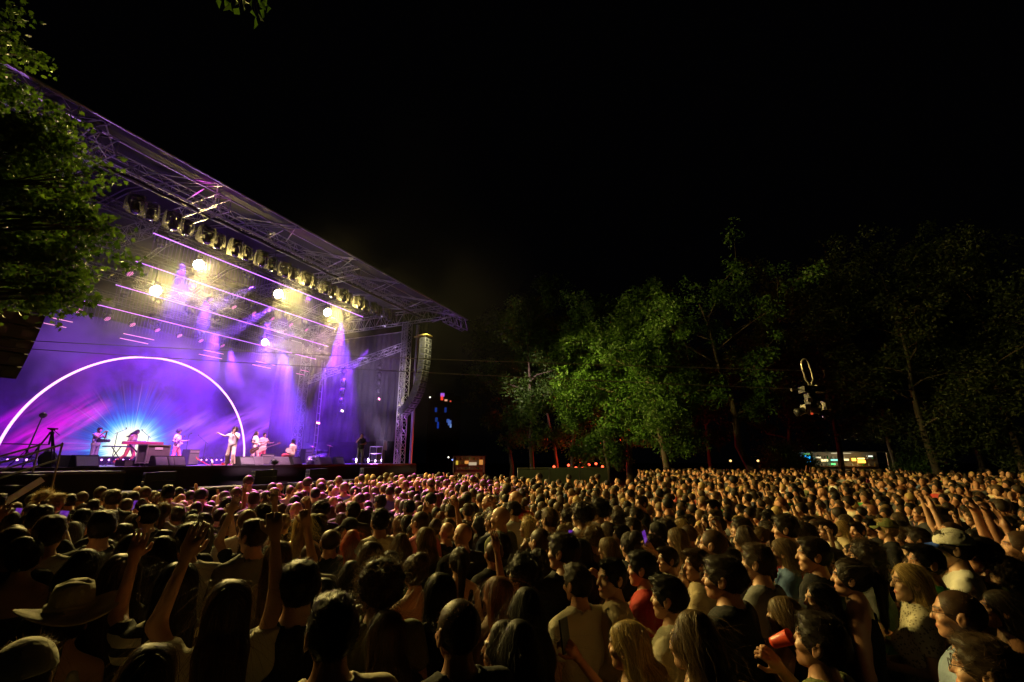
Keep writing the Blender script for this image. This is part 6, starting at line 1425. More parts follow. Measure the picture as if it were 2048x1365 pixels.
def cap_hat(o, M, col, peak_col=None, peak=True):
    v, q = net(lambda P: np.maximum(np.maximum(ell(P, HC + np.array([0, 0, 0.006]), HR + 0.013), 1.668 - 0.06 * P[:, 1] - P[:, 2]), -ell(P, HC, HR)), (-0.13, -0.16, 1.62), (0.13, 0.15, 1.80), 0.011)
    ob = bpy.data.objects.new('cap', np_mesh('cap', v, q, [CLOTH], True)); link(ob, o); ob.color = (*col, 1); ob.matrix_local = M
    if peak:
        m = MB(); n = 14
        for i in range(n + 1):
            t = math.pi * i / n; x = 0.085 * math.cos(t)
            m.v += [(x, 0.07 + 0.02 * math.sin(t), 1.668), (x * 1.02, 0.09 + 0.085 * math.sin(t), 1.652 - 0.012 * abs(math.cos(t))), (x, 0.07 + 0.02 * math.sin(t), 1.662), (x * 1.02, 0.09 + 0.085 * math.sin(t), 1.646 - 0.012 * abs(math.cos(t)))]
        for i in range(n): b = 4 * i; m.f += [(b, b + 1, b + 5, b + 4), (b + 2, b + 6, b + 7, b + 3), (b + 1, b + 3, b + 7, b + 5)]
        po = m.build('peak', CLOTH, ob, True); po.color = (*(peak_col or col), 1)
def glasses(o, M):
    m = MB()
    for sx in (-1, 1):
        c = [(sx * 0.034 + 0.024 * math.cos(t), 0.104 - 0.004 * abs(math.cos(t)), 1.64 + 0.019 * math.sin(t)) for t in np.linspace(0, 2 * math.pi, 13)]
        m.path(c, 0.0018, 4).tube((sx * 0.058, 0.1, 1.645), (sx * 0.079, 0.0, 1.65), 0.0018, 4)
    m.tube((-0.011, 0.108, 1.643), (0.011, 0.108, 1.643), 0.0018, 4)
    ob = m.build('glasses', M_BLACKM, o); ob.matrix_local = M
M_SCREEN = bpy.data.materials.new('phone_screen'); M_SCREEN.use_nodes = True
_nt = M_SCREEN.node_tree; _b = _nt.nodes['Principled BSDF']; _tc = _nt.nodes.new('ShaderNodeTexCoord'); _nz = _nt.nodes.new('ShaderNodeTexNoise'); _nz.inputs['Scale'].default_value = 14; _rp = _nt.nodes.new('ShaderNodeValToRGB')
_rp.color_ramp.elements[0].color = (0.02, 0.0, 0.1, 1); _rp.color_ramp.elements[1].color = (0.9, 0.55, 1.0, 1); e_ = _rp.color_ramp.elements.new(0.5); e_.color = (0.28, 0.04, 0.75, 1)
_nt.links.new(_tc.outputs['Object'], _nz.inputs['Vector']); _nt.links.new(_nz.outputs['Fac'], _rp.inputs[0]); _nt.links.new(_rp.outputs[0], _b.inputs['Emission Color']); _b.inputs['Emission Strength'].default_value = 0.4; _b.inputs['Base Color'].default_value = (0.01, 0.01, 0.01, 1)
PHONE = None
def phone_at(o, arms, label, group=None, side=1, lit=True):
    global PHONE
    w = Vector(arms[side][2]); e = Vector(arms[side][1]); p = wpos(o, w + (w - e).normalized() * 0.11 + Vector((0, 0, 0.03)))
    if PHONE is None: PHONE = (MB().box((0, 0, 0), (0.075, 0.009, 0.152)).mesh('phone_body', M_BLACKM), MB().box((0, -0.0055, 0.0), (0.068, 0.002, 0.142)).mesh('screen', M_SCREEN), MB().lathe((0.02, 0.0045, 0.055), [(0.009, 0), (0.008, 0.002)], 8, (0, 1, 0)).mesh('phone_lens', M_LENS))
    r = empty('phone', p, o.rotation_euler.z); r.rotation_euler = (-0.12, random.uniform(-0.2, 0.2), o.rotation_euler.z)
    for nm, me in zip(('phone_body', 'screen', 'camera_lens'), PHONE):
        if nm != 'screen' or lit: link(bpy.data.objects.new(nm, me), r)
    return tag(r, label, 'phone', group)
def cup_at(o, arms, label, mtl, side=1, tip=0.0, group=None):
    w = Vector(arms[side][2]); e = Vector(arms[side][1]); p = wpos(o, w + (w - e).normalized() * 0.085 + Vector((0, 0.02, -0.02)))
    r = empty('cup', p, o.rotation_euler.z); r.rotation_euler = (tip, 0, o.rotation_euler.z); r.scale = (1.1,) * 3
    c = MB().lathe((0, 0, -0.06), [(0.028, 0), (0.031, 0.02), (0.041, 0.13), (0.043, 0.132), (0.040, 0.128), (0.029, 0.02), (0.005, 0.018)], 18).build('cup_wall', mtl, r, True)
    MB().lathe((0, 0, 0.035), [(0.0365, 0), (0.0368, 0.004)], 18).build('drink', mat('beer', (0.35, 0.17, 0.03), 0.15), r)
    return tag(r, label, 'cup', group)
M_REDCUP = mat('red_cup', (0.55, 0.05, 0.02), 0.4, noise=0.25, nscale=60); M_DARKCUP = mat('dark_cup', (0.03, 0.03, 0.03), 0.3)
def mouth_cup(o, M):
    p = wpos(o, M @ Vector((0.0, 0.155, 1.585))); r = empty('cup', p); r.rotation_euler = (1.05, 0.0, o.rotation_euler.z)
    MB().lathe((0, 0, -0.06), [(0.028, 0), (0.031, 0.02), (0.041, 0.115), (0.043, 0.117), (0.040, 0.113), (0.029, 0.02), (0.005, 0.018)], 18).build('cup_wall', M_REDCUP, r, True)
    MB().lathe((0, 0, 0.02), [(0.0355, 0), (0.0358, 0.004)], 18).build('drink', mat('beer', (0.35, 0.17, 0.03), 0.15), r)
    r.scale = (0.78,) * 3
    tag(r, 'red paper cup tipped to a drinker\'s mouth', 'cup')
HERO = []; PEOPLE = []
def hero(u, v, w, fem, pose, hair, hc, top, tc, label, yo=0.0, ref=None, extra=None, tm=None, hw=None, lean=0.0, wd=1.0, skin=None):
    hw = hw or {'long': 0.19, 'wavy': 0.20, 'bob': 0.185, 'curly': 0.24, 'pony': 0.17, 'bun': 0.17}.get(hair, 0.165)
    D = F_PX * hw / w; r = ray(u, v); gz = ground_h(r[0] * D, r[1] * D); z = CAMZ + r[2] * D; k = (z - gz) / HEADZ
    lo, hi = (0.90, 1.03) if fem else (0.96, 1.10)
    if not lo <= k <= hi:
        k = min(max(k, lo), hi); D = (HEADZ * k + gz - CAMZ) / r[2]
    x, y = r[0] * D, r[1] * D
    o, M = make_person((x, y, ground_h(x, y)), face_stage(x, y, yo), k, fem, pose, hair, hc, top, TOPC[tc] if isinstance(tc, str) else tc, skin or SKINS[len(HERO) % 4], top_mat=tm, lean=lean, width=wd)
    tag(o, label, 'person', 'people in the crowd'); HERO.append((x, y, u, v, ref)); 
    if extra: extra(o, M, get_body(fem, pose)[3])
    return o
hero(137, 1240, 66, 1, 'down', 'pony', DBR, 'tank', 'cream', 'person in a wide-brimmed hat and cream vest', ref='the wide-brimmed hat', extra=lambda o, M, a: sun_hat(o, M), hw=0.165)
hero(40, 1352, 100, 0, 'down', 'short', LBR, 'tee', 'cream', 'person in a pale cap in the bottom corner beside the wide-brimmed hat', extra=lambda o, M, a: cap_hat(o, M, (0.5, 0.47, 0.38), peak=False))
hero(296, 1345, 106, 1, 'down', 'long', BRN, 'tee', 'black', 'person in black, only head seen, between the hat and the raised arms')
hero(457, 1205, 84, 1, 'bothup', 'long', BRN, 'long', 'cream', 'person in a cream sweater with both arms raised', ref='the arms-raised cream sweater')
hero(352, 1165, 74, 1, 'wave', 'long', BLK, 'tee', 'cream', 'person in a black and cream striped shirt', tm=CLOTH_STRIPED, ref='the striped shirt')
hero(240, 1145, 66, 1, 'bent', 'long', DBR, 'tee', 'charcoal', 'person in charcoal top just beyond the wide-brimmed hat')
hero(165, 1135, 82, 1, 'down', 'wavy', BLK, 'tee', 'black', 'person in black top beyond the hat, stage side')
hero(52, 1110, 52, 1, 'down', 'bun', DBR, 'bandeau', 'charcoal', 'person with bare back and crossed thin straps', ref='the bare-backed strappy top')
hero(100, 1062, 50, 0, 'down', 'short', BRN, 'tee', 'cream', 'person in cream t-shirt beyond the bare-backed person')
hero(378, 1078, 44, 0, 'down', 'short', DBR, 'tee', 'white', 'broad person in white t-shirt beyond the striped shirt', ref='the broad white t-shirt', wd=1.06)
hero(322, 1105, 60, 1, 'down', 'wavy', DBR, 'tee', 'grey', 'person in grey top between the white t-shirt and the long dark back')
hero(265, 1095, 58, 1, 'down', 'long', DBR, 'tee', 'blue', 'person in blue shirt beyond the charcoal top')
hero(205, 1050, 44, 0, 'bent', 'quiff', DBR, 'tee', 'black', 'person in black t-shirt near the lit phone by the stairs')
hero(80, 1035, 46, 0, 'phone', 'short', DBR, 'tee', 'black', 'person in black holding up a lit phone near the stairs', extra=lambda o, M, a: phone_at(o, a, 'lit phone held up nearest the stairs'))
hero(25, 1085, 48, 0, 'down', 'buzz', DBR, 'tee', 'black', 'person in black beside the bare-backed person at the frame edge')
hero(598, 1168, 66, 0, 'down', 'short', BLK, 'tee', 'black', 'broad person in black t-shirt beside the raised arms', ref='the broad black t-shirt', wd=1.12)
hero(665, 1255, 92, 0, 'down', 'quiff', DBR, 'tee', 'cream', 'person in cream shirt, large head seen from behind below the broad black t-shirt', ref='the near cream collar')
hero(770, 1265, 82, 1, 'phone', 'long', BRN, 'tee', 'navy', 'person in navy top with a phone at chest height', extra=lambda o, M, a: phone_at(o, a, 'phone held low by the person in navy', lit=False))
hero(916, 1252, 84, 0, 'down', 'buzz', DBR, 'tee', 'charcoal', 'person in charcoal t-shirt with close-cropped head at the bottom centre', ref='the charcoal close-cropped person')
hero(757, 1172, 92, 0, 'bent', 'curly', BRN, 'tee', 'olive', 'person in olive top beyond the navy top')
hero(830, 1140, 50, 1, 'down', 'bun', BRN, 'bandeau', 'beige', 'person with bare back in a strapless beige top', ref='the strapless beige top')
hero(878, 1180, 66, 1, 'cup', 'long', BLK, 'tank', 'black', 'person in black vest holding a cup', extra=lambda o, M, a: cup_at(o, a, 'dark cup in the hand of the black vest wearer', M_DARKCUP))
hero(1005, 1290, 82, 1, 'down', 'wavy', DBR, 'tank', 'beige', 'person in beige vest with face in profile at the bottom centre', yo=0.75)
hero(917, 1120, 42, 1, 'cup', 'pony', DBR, 'tank', 'black', 'person in low-backed black vest holding a dark cup', extra=lambda o, M, a: cup_at(o, a, 'dark cup raised beside the low-backed vest', M_DARKCUP))
hero(995, 1185, 62, 1, 'down', 'long', AUB, 'tee', 'brown', 'person in brown top beside the low-backed vest')
hero(702, 1082, 40, 1, 'down', 'wavy', RDH, 'tee', 'black', 'person in black top beside the shaved heads, stage side')
hero(660, 1080, 34, 0, 'down', 'buzz', DBR, 'tee', 'black', 'shaven person in a wide black t-shirt', ref='the wide black t-shirt', wd=1.1)
hero(620, 1112, 38, 0, 'down', 'buzz', BRN, 'tee', 'grey', 'shaven person in grey beside the wide black t-shirt')
hero(925, 1068, 34, 0, 'down', None, BRN, 'tee', 'black', 'bald person in black t-shirt in the middle of the crowd', ref='the bald person in black')
hero(645, 1190, 48, 1, 'down', 'long', BLK, 'tee', 'olive', 'person in olive top between the two dark shirts')
hero(700, 1150, 54, 1, 'down', 'wavy', DBR, 'tee', 'charcoal', 'person in charcoal top behind the curly-headed olive top')
hero(740, 1110, 50, 1, 'down', 'long', BRN, 'tee', 'black', 'person in black top beyond the olive top')
hero(800, 1090, 42, 1, 'bent', 'wavy', LBR, 'tee', 'beige', 'person in beige top with a dark strap')
hero(850, 1075, 38, 1, 'down', 'long', LBR, 'tee', 'cream', 'person in cream top beyond the strapless beige top')
hero(760, 1040, 32, 0, 'down', 'short', BLK, 'tee', 'cream', 'person in cream shirt seen whole-backed among dark tops', ref='the whole-backed cream shirt')
hero(555, 1110, 52, 1, 'oneup', 'long', LBR, 'tank', 'beige', 'person in beige vest with one fist raised', ref='the raised fist')
hero(605, 1045, 36, 1, 'down', 'long', BLO, 'tank', 'orange', 'person in orange striped strappy top', tm=CLOTH_STRIPED, ref='the orange striped top')
hero(505, 1065, 40, 1, 'bothup', 'long', DBR, 'tee', 'black', 'person in black clapping overhead near the raised fist')
hero(1155, 1165, 48, 0, 'down', 'quiff', DBR, 'tee', 'cream', 'person in plain cream t-shirt standing clear in the centre', ref='the plain cream t-shirt')
hero(1222, 1150, 50, 0, 'bent', 'short', BLK, 'long', 'beige', 'smiling person in beige jacket turned away from the stage', yo=0.95, ref='the beige jacket')
hero(1285, 1132, 46, 0, 'phone', 'short', BLK, 'tee', 'red', 'person in red t-shirt with a hand at the face', yo=0.5, ref='the red t-shirt with raised hand')
hero(1338, 1190, 58, 0, 'down', 'quiff', BLK, 'tee', 'cream', 'person in cream t-shirt in profile below the red t-shirt', yo=0.35)
hero(1258, 1290, 68, 1, 'phone', 'bob', BLO, 'tank', 'white', 'person in white vest looking up with a phone in hand', yo=0.35, lean=0.0, extra=lambda o, M, a: phone_at(o, a, 'slim phone held low by the white vest wearer', lit=False))
hero(1385, 1275, 96, 1, 'down', 'wavy', LBR, 'tank', 'green', 'person in green top in front of the large black shirt', yo=0.1, ref='the green top')
hero(1448, 1150, 56, 0, 'down', 'short', DBR, 'tee', 'black', 'large person in black shirt and glasses', yo=0.25, ref='the large black shirt', extra=lambda o, M, a: glasses(o, M), wd=1.15)
hero(1128, 1098, 46, 0, 'bent', 'short', DBR, 'tee', 'black', 'person in black t-shirt beyond the plain cream t-shirt', wd=1.08)
hero(1035, 1290, 92, 1, 'down', 'wavy', BLK, 'tee', 'black', 'person in black in front of the beige vest, bottom centre')
hero(1050, 1215, 74, 1, 'down', 'wavy', BLK, 'tank', 'charcoal', 'person in charcoal vest beside the plain cream t-shirt')
hero(1045, 1150, 46, 0, 'down', 'curly', BLK, 'tee', 'black', 'person in black and glasses beyond the charcoal vest', yo=0.4, extra=lambda o, M, a: glasses(o, M), hw=0.19)
hero(1515, 1120, 48, 0, 'down', 'short', BRN, 'tee', 'grey', 'person in grey t-shirt beyond the large black shirt', yo=0.1)
hero(1395, 1125, 42, 0, 'bent', 'quiff', BRN, 'tee', 'beige', 'person in beige t-shirt in profile beyond the red t-shirt', yo=0.4)
hero(1380, 1155, 42, 1, 'bent', 'long', LBR, 'tank', 'olive', 'person in olive vest in profile before the beige t-shirt', yo=0.5)
hero(1425, 1085, 40, 0, 'down', 'buzz', BRN, 'tee', 'grey', 'balding person in grey with glasses beyond the beige t-shirt', yo=0.2, extra=lambda o, M, a: glasses(o, M))
hero(1355, 1075, 36, 1, 'phone', 'long', LBR, 'tank', 'cream', 'person in cream vest filming with a raised violet phone', yo=0.1, extra=lambda o, M, a: phone_at(o, a, 'violet lit phone held by the cream vest wearer'))
hero(1185, 1075, 34, 0, 'phone', 'curly', LBR, 'tee', 'brown', 'person in brown filming with a raised phone in mid crowd', extra=lambda o, M, a: phone_at(o, a, 'violet lit phone raised in mid crowd'), hw=0.19)
hero(1490, 1075, 40, 1, 'phone', 'wavy', BRN, 'tee', 'yellow', 'person in yellow top holding up a small camera', yo=0.1, ref='the yellow top', extra=lambda o, M, a: phone_at(o, a, 'small lit camera screen held by the yellow top wearer'))
hero(1630, 1275, 78, 0, 'drink', 'short', DBR, 'tee', 'olive', 'person drinking from a red cup at the bottom edge', yo=0.1, ref='the red cup drinker', extra=lambda o, M, a: mouth_cup(o, M))
hero(1568, 1230, 60, 1, 'down', 'long', LBR, 'tank', 'black', 'person in black vest just beyond the red cup')
hero(1640, 1195, 58, 1, 'bent', 'long', BLK, 'tee', 'black', 'person in black in profile beyond the red cup drinker', yo=0.35)
hero(1818, 1158, 56, 1, 'bent', 'bob', BLO, 'tee', 'cream', 'person in a speckled cream blouse and glasses', yo=0.2, tm=CLOTH_PATTERN, ref='the speckled cream blouse', extra=lambda o, M, a: glasses(o, M))
hero(1915, 1222, 66, 0, 'down', 'buzz', DBR, 'tee', (0.22, 0.28, 0.40), 'person in pale blue t-shirt and glasses', yo=0.2, ref='the pale blue t-shirt', extra=lambda o, M, a: glasses(o, M))
hero(1972, 1335, 84, 0, 'down', 'short', BRN, 'tee', 'charcoal', 'person in charcoal and glasses cut by the bottom edge', yo=0.1, extra=lambda o, M, a: glasses(o, M))
hero(2000, 1212, 62, 1, 'down', 'long', DBR, 'tank', 'black', 'person in black vest with bare shoulder beyond the pale blue t-shirt', yo=0.3)
hero(1905, 1092, 44, 0, 'down', 'short', DBR, 'tee', 'white', 'person in white t-shirt with a blue and white cap', yo=0.2, ref='the blue and white cap', extra=lambda o, M, a: cap_hat(o, M, (0.55, 0.53, 0.46), (0.02, 0.06, 0.35)))
hero(1965, 1105, 44, 0, 'down', 'quiff', BLK, 'tee', 'olive', 'person in olive t-shirt beside the blue and white cap', yo=0.25)
hero(1570, 1050, 36, 0, 'down', 'short', DBR, 'tee', 'red', 'person in bright red t-shirt among dark tops', yo=0.2, ref='the bright red t-shirt')
hero(1568, 1100, 42, 1, 'phone', 'bob', LBR, 'tee', 'blue', 'person in blue top filming before the bright red t-shirt', yo=0.2)
hero(1625, 1110, 42, 1, 'bent', 'wavy', BRN, 'tee', 'cream', 'person in cream top smiling beyond the black profile', yo=0.5)
hero(1700, 1150, 52, 1, 'down', 'pony', DBR, 'tank', 'black', 'person in black vest with bare arm beside the speckled blouse', yo=0.2)
hero(1730, 1115, 46, 0, 'down', 'curly', DBR, 'tee', 'grey', 'person in grey t-shirt beyond the bare-armed vest', yo=0.25, hw=0.19)
hero(1850, 1120, 46, 0, 'bent', 'quiff', BLK, 'tee', 'green', 'person in green t-shirt beyond the speckled blouse', yo=0.2, ref='the green t-shirt')
hero(2005, 1150, 56, 0, 'bent', 'curly', DBR, 'tee', 'olive', 'person in olive shirt under the blue and white cap', yo=0.2, hw=0.2)
hero(2035, 1090, 44, 0, 'oneup', 'buzz', DBR, 'tee', 'white', 'person in white shirt raising a hand at the frame edge', yo=0.2)
# ---- everyone else
POLY = np.array([(-11.5, 1.6), (-11.0, 6.5), (-9.5, 9.6), (-8.0, 10.2), (-6.9, 12.0), (-6.3, 14.0), (-5.8, 17.0), (-4.0, 21.5), (-1.8, 22.5), (0.2, 20.0), (5.2, 20.0), (6.6, 24.5), (8.0, 29.5), (15, 29.5), (20, 26.5), (22, 21), (23, 15), (20, 9), (12, 3.2), (7, 0.8), (3.0, 0.5), (-3.0, 0.6)])
def inside(p):
    c = False; j = len(POLY) - 1
    for i in range(len(POLY)):
        if (POLY[i][1] > p[1]) != (POLY[j][1] > p[1]) and p[0] < (POLY[j][0] - POLY[i][0]) * (p[1] - POLY[i][1]) / (POLY[j][1] - POLY[i][1]) + POLY[i][0]: c = not c
        j = i
    return c
rg = np.random.default_rng(42)
cell = 0.5; occ = {}
def put(x, y): occ.setdefault((int(x // cell), int(y // cell)), []).append((x, y))
def free(x, y, d):
    i, j = int(x // cell), int(y // cell)
    for a in range(i - 1, i + 2):
        for b in range(j - 1, j + 2):
            for (p, q) in occ.get((a, b), ()):
                if (p - x) ** 2 + (q - y) ** 2 < d * d: return False
    return True
for h_ in HERO: put(h_[0], h_[1])
cand = []
for k in range(80000):
    x, y = rg.uniform(-12, 23.5), rg.uniform(0.5, 30)
    if not inside((x, y)): continue
    uu, vv_, D = project((x, y, 1.63 + ground_h(x, y)))
    if D < 3.3: continue
    if uu < -350 or uu > 2400: continue
    if free(x, y, 0.42 if D < 5 else 0.38): put(x, y); cand.append((x, y, D, uu, vv_))
seen = [c for c in cand if -20 < c[3] < 2068]; seen.sort(key=lambda c: c[2])
NIND = 300 - len(HERO)
single = seen[:NIND]; ids = set(id(c) for c in single); mass = [c for c in cand if id(c) not in ids]
HAIRS_F = ['long', 'wavy', 'long', 'wavy', 'bob', 'pony', 'bun', 'long']; HAIRS_M = ['short', 'quiff', 'buzz', 'short', 'quiff', 'curly', 'short']
HCOL = [BLK, DBR, DBR, BRN, BRN, LBR, BLO, AUB, GRY]; HP = np.array([.2, .25, .15, .14, .08, .09, .06, .02, .01]); HP /= HP.sum()
TN = list(TOPC); TP = np.array([.33, .05, .08, .11, .08, .03, .02, .04, .015, .04, .025, .04, .17, .01, .005]); TP /= TP.sum()
PN = ['down', 'bent', 'oneup', 'bothup', 'phone', 'cup', 'wave']; PP = np.array([.53, .24, .022, .018, .06, .10, .03])
POSE_TXT = {'down': 'arms down', 'bent': 'hands together', 'oneup': 'one arm raised', 'bothup': 'both arms raised', 'phone': 'holding something up', 'cup': 'one arm bent', 'wave': 'one palm raised'}
refs = [h for h in HERO if h[4]]
bucket = {}
for c in single:
    x, y, D, uu, vv_ = c
    fem = int(rg.random() < 0.52); pose = PN[rg.choice(7, p=PP)]; hair = HAIRS_F[rg.integers(0, 8)] if fem else HAIRS_M[rg.integers(0, 7)]
    kind = ('tank' if rg.random() < 0.28 else 'tee') if fem else 'tee'
    tcn = TN[rg.choice(len(TN), p=TP)]; k = (rg.normal(0.945, 0.035) if fem else rg.normal(1.02, 0.045))
    if vv_ < 1000: k = min(k, 1.04)
    hc = HCOL[rg.choice(9, p=HP)]
    if not fem and rg.random() < 0.06: hair = None
    o, M = make_person((x, y, ground_h(x, y)), face_stage(x, y, rg.normal(0.12 + 0.25 * min(1, max(0, x / 6)), 0.3)), k, fem, pose, hair, hc, kind, TOPC[tcn], SKINS[rg.integers(0, 5)], lean=0.0, width=rg.uniform(0.96, 1.06))
    if rg.random() < 0.05 and hair in ('short', 'buzz', 'quiff'): cap_hat(o, M, TOPC[['black', 'navy', 'white', 'olive'][rg.integers(0, 4)]])
    if rg.random() < 0.06: glasses(o, M)
    ref = min(refs, key=lambda h: (h[2] - uu) ** 2 + (2.2 * (h[3] - vv_)) ** 2); dx, dy = uu - ref[2], 2.2 * (vv_ - ref[3])
    a = (math.degrees(math.atan2(-dy, dx)) + 360 + 22.5) % 360 // 45
    dirn = ['beside %s, away from the stage', 'beyond %s, away from the stage', 'straight beyond %s', 'beyond %s, stage side', 'beside %s, stage side', 'before %s, stage side', 'straight before %s', 'before %s, away from the stage'][int(a)]
    bucket.setdefault((ref[4], dirn), []).append((dx * dx + dy * dy, o, tcn, kind, pose))
    if pose == 'phone' and rg.random() < 0.4: PEOPLE.append((o, get_body(fem, pose)[3], 'phone', tcn, kind))
    if pose == 'cup' and rg.random() < 0.4: PEOPLE.append((o, get_body(fem, pose)[3], 'cup', tcn, kind))
SPELL = ['first', 'second', 'third', 'fourth', 'fifth', 'sixth', 'seventh', 'eighth', 'ninth', 'tenth', 'eleventh', 'twelfth', 'thirteenth', 'fourteenth', 'fifteenth', 'sixteenth', 'seventeenth', 'eighteenth', 'nineteenth', 'twentieth'] + ['%dth' % q for q in range(21, 80)]
for (rf, dn), lst in bucket.items():
    lst.sort(key=lambda t: t[0])
    for i, (_, o, tcn, kind, pose) in enumerate(lst):
        lb = 'person in %s %s, %s %s' % (tcn, {'tee': 't-shirt', 'tank': 'vest'}[kind], SPELL[i], dn % rf)
        tag(o, lb, 'person', 'people in the crowd')
for (o, arms, what, tcn, kind) in PEOPLE:
    lb = o['label'].replace('person in ', '').replace(',', '')
    short = ' '.join(('%s held by the %s' % ('lit phone' if what == 'phone' else 'dark cup', lb)).split()[:16])
    if what == 'phone': phone_at(o, arms, short, 'phones held up in the crowd')
    else: cup_at(o, arms, short, M_DARKCUP, group='cups held in the crowd')

# ---- the far crowd as one mass
def lod(fem, pose, hair):
    la, ra, hd, yaw, tilt = POSE[pose]; arms = pose_arms(fem, la, ra)
    def fb(P): return body_sdf(P, fem, arms, [], None) - 0.01
    pts = np.array([p for A in arms for p in A] + [(-0.25, -0.2, 1.0), (0.25, 0.2, 1.5)]); lo, hi = pts.min(0) - 0.1, pts.max(0) + 0.12; lo[2] = 0.86; hi[2] = max(1.62, hi[2])
    V, Q = net(fb, lo, hi, 0.052)
    ta = torso_sdf(V, fem); cls = np.where(ta < 0.03, 1, 0); cls[V[:, 2] > 1.49] = 0
    for s, e, w in arms:
        s, e = np.array(s), np.array(e); t = ((V - s) @ (e - s)) / ((e - s) @ (e - s)); dd = rcone(V.astype(np.float32), s, s + (e - s) * 0.6, 0.06, 0.06); cls[(dd < 0.03)] = 1
        hv = None
    cls[V[:, 2] < 0.95] = 3
    hv, hq = net(lambda P: head_sdf(P, fem) - 0.003, (-0.12, -0.14, 1.5), (0.12, 0.16, 1.77), 0.026)
    R = rot_z(yaw) @ rot_x(tilt); n = len(V)
    vs_, qs_, cs_ = [V], [Q], [cls]
    hv2 = (hv - NECK + np.array([0, 0, HEADUP])) @ R.T + NECK; vs_.append(hv2); qs_.append(hq + n); cs_.append(np.zeros(len(hv), int)); n += len(hv)
    if hair != 'none':
        def fh(P):
            d = ell(P, HC + np.array([0, -0.008, 0.006]), HR + 0.014)
            if hair == 'long': d = smin(d, rcone(P, (0, -0.07, 1.6), (0, -0.12, 1.36), 0.085, 0.07), 0.04)
            if hair == 'big': d = ell(P, (0, -0.03, 1.675), (0.12, 0.125, 0.12))
            d = np.maximum(d, -ell(P, (0, 0.125, 1.585), (0.072, 0.09, 0.12)))
            return np.maximum(d, (1.58 if hair == 'short' else 1.3) - P[:, 2]) if hair != 'big' else d
        cv, cq = net(fh, (-0.17, -0.22, 1.26), (0.17, 0.16, 1.83), 0.03)
        cv = (cv - NECK + np.array([0, 0, HEADUP])) @ R.T + NECK; vs_.append(cv); qs_.append(cq + n); cs_.append(np.full(len(cv), 2)); n += len(cv)
    return np.concatenate(vs_), np.concatenate(qs_), np.concatenate(cs_)
LODS = {}
VV, QQ, CC = [], [], []; nb_ = 0
for (x, y, D, uu, vv_) in mass:
    fem = int(rg.random() < 0.52); pose = PN[rg.choice(7, p=PP)]; hair = ['long', 'long', 'short', 'long'][rg.integers(0, 4)] if fem else ['short', 'short', 'short', 'big', 'short', 'short', 'short', 'none'][rg.integers(0, 8)]
    key = (fem, pose, hair)
    if key not in LODS: LODS[key] = lod(*key)
    V, Q, cl = LODS[key]; k = rg.normal(0.945, 0.04) if fem else rg.normal(1.02, 0.05); a = face_stage(x, y, rg.normal(0.08 + 0.28 * min(1, max(0, x / 6)), 0.33))
    k *= 0.97
    W = (V * k) @ rot_z(a).T + np.array([x, y, ground_h(x, y)]); pal = np.array([SKINS[rg.integers(0, 5)], TOPC[TN[rg.choice(len(TN), p=TP)]], HCOL[rg.choice(9, p=HP)], (0.02, 0.02, 0.03)])
    VV.append(W); QQ.append(Q + nb_); CC.append(pal[cl]); nb_ += len(V)
m = bpy.data.materials.new('far_crowd'); m.use_nodes = True; nt = m.node_tree; at = nt.nodes.new('ShaderNodeAttribute'); at.attribute_name = 'tint'; nt.links.new(at.outputs['Color'], nt.nodes['Principled BSDF'].inputs['Base Color']); nt.nodes['Principled BSDF'].inputs['Roughness'].default_value = 0.6; nt.nodes['Principled BSDF'].inputs['Specular IOR Level'].default_value = 0.25
o = bpy.data.objects.new('crowd', np_mesh('crowd', np.concatenate(VV), np.concatenate(QQ), [m], True, tint=np.concatenate(CC))); link(o)
tag(o, 'dense mass of far spectators filling the lawn to the trees', 'crowd', kind='stuff')
print('CROWD heroes', len(HERO), 'single', len(single), 'mass', len(mass), 'tris', sum(len(q) for q in QQ) * 2, 'farthest single', single[-1][2])
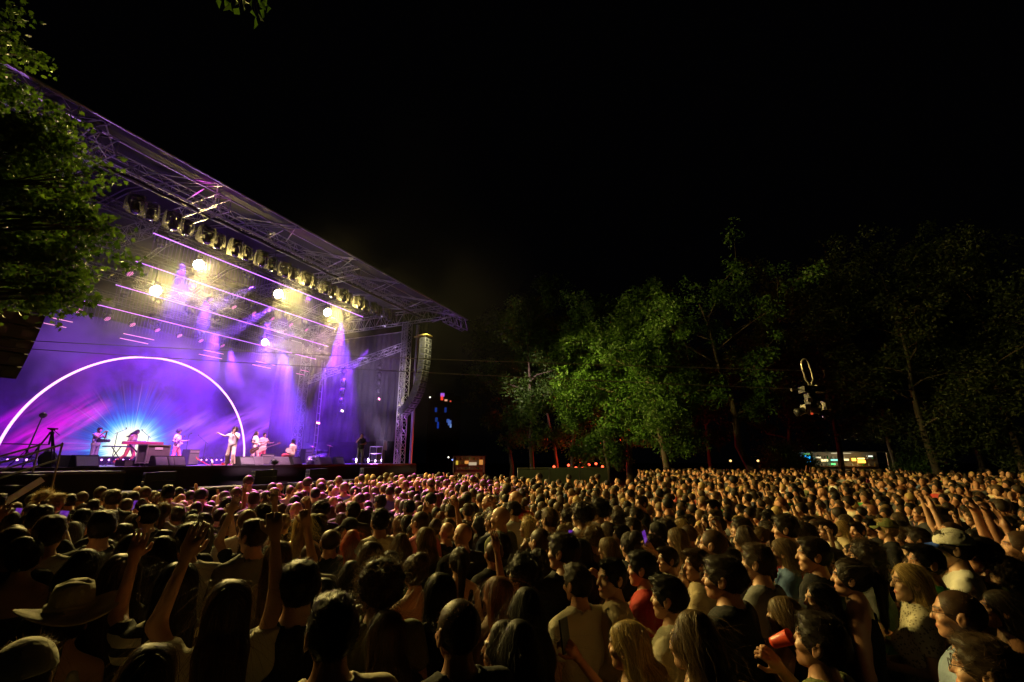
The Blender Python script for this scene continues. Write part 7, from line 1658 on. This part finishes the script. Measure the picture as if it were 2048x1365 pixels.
# ------------------------------------------------------------------ stage smoke
def smoke(name, s0, s1, n0, n1, z0, z1, dens, scale, lo, hi, label):
    m = bpy.data.materials.new(name); m.use_nodes = True; nt = m.node_tree; nt.nodes.clear(); N = nt.nodes.new; Lk = nt.links.new
    out = N('ShaderNodeOutputMaterial'); vol = N('ShaderNodeVolumePrincipled'); Lk(vol.outputs[0], out.inputs['Volume'])
    vol.inputs['Color'].default_value = (0.92, 0.92, 0.95, 1); vol.inputs['Anisotropy'].default_value = 0.15
    tc = N('ShaderNodeTexCoord'); nz = N('ShaderNodeTexNoise'); nz.inputs['Scale'].default_value = scale; nz.inputs['Detail'].default_value = 3; nz.inputs['Roughness'].default_value = 0.55
    Lk(tc.outputs['Object'], nz.inputs['Vector'])
    mr = N('ShaderNodeMapRange'); mr.inputs[1].default_value = lo; mr.inputs[2].default_value = hi; mr.inputs[3].default_value = 0.12 * dens; mr.inputs[4].default_value = dens; mr.interpolation_type = 'SMOOTHSTEP'
    Lk(nz.outputs['Fac'], mr.inputs[0])
    # soft edges so that the box itself never shows
    sep = N('ShaderNodeSeparateXYZ'); Lk(tc.outputs['Object'], sep.inputs[0]); val = mr.outputs[0]
    for ax, h, soft in (('X', (s1 - s0) / 2, 2.0), ('Y', (n1 - n0) / 2, 1.2), ('Z', (z1 - z0) / 2, 1.0)):
        ab = N('ShaderNodeMath'); ab.operation = 'ABSOLUTE'; Lk(sep.outputs[ax], ab.inputs[0])
        r2 = N('ShaderNodeMapRange'); r2.inputs[1].default_value = h; r2.inputs[2].default_value = h - soft; r2.interpolation_type = 'SMOOTHSTEP'; Lk(ab.outputs[0], r2.inputs[0])
        mu = N('ShaderNodeMath'); mu.operation = 'MULTIPLY'; Lk(val, mu.inputs[0]); Lk(r2.outputs[0], mu.inputs[1]); val = mu.outputs[0]
    zr = N('ShaderNodeMapRange'); zr.inputs[1].default_value = -(z1 - z0) * 0.38; zr.inputs[2].default_value = (z1 - z0) * 0.12; zr.inputs[3].default_value = 0.35; zr.inputs[4].default_value = 1.0; Lk(sep.outputs['Z'], zr.inputs[0])
    mu = N('ShaderNodeMath'); mu.operation = 'MULTIPLY'; Lk(val, mu.inputs[0]); Lk(zr.outputs[0], mu.inputs[1]); val = mu.outputs[0]
    Lk(val, vol.inputs['Density'])
    b = MB().box((0, 0, 0), (s1 - s0, n1 - n0, z1 - z0))
    o = b.build(name, m); o.location = S((s0 + s1) / 2, (n0 + n1) / 2, (z0 + z1) / 2); o.rotation_euler = (0, 0, STAGE_ANGLE)
    tag(o, label, 'smoke', kind='stuff')
    return o
smoke('smoke', -11.0, 13.2, -0.5, 9.7, 1.6, 13.2, 0.034, 0.30, 0.42, 0.64, 'grey stage smoke drifting between the trusses and the screen')

smoke('thin_smoke', -4.0, 14.0, -12.0, -2.7, 3.0, 19.0, 0.0008, 0.16, 0.40, 0.68, 'faint smoke drifting out over the front of the stage roof')
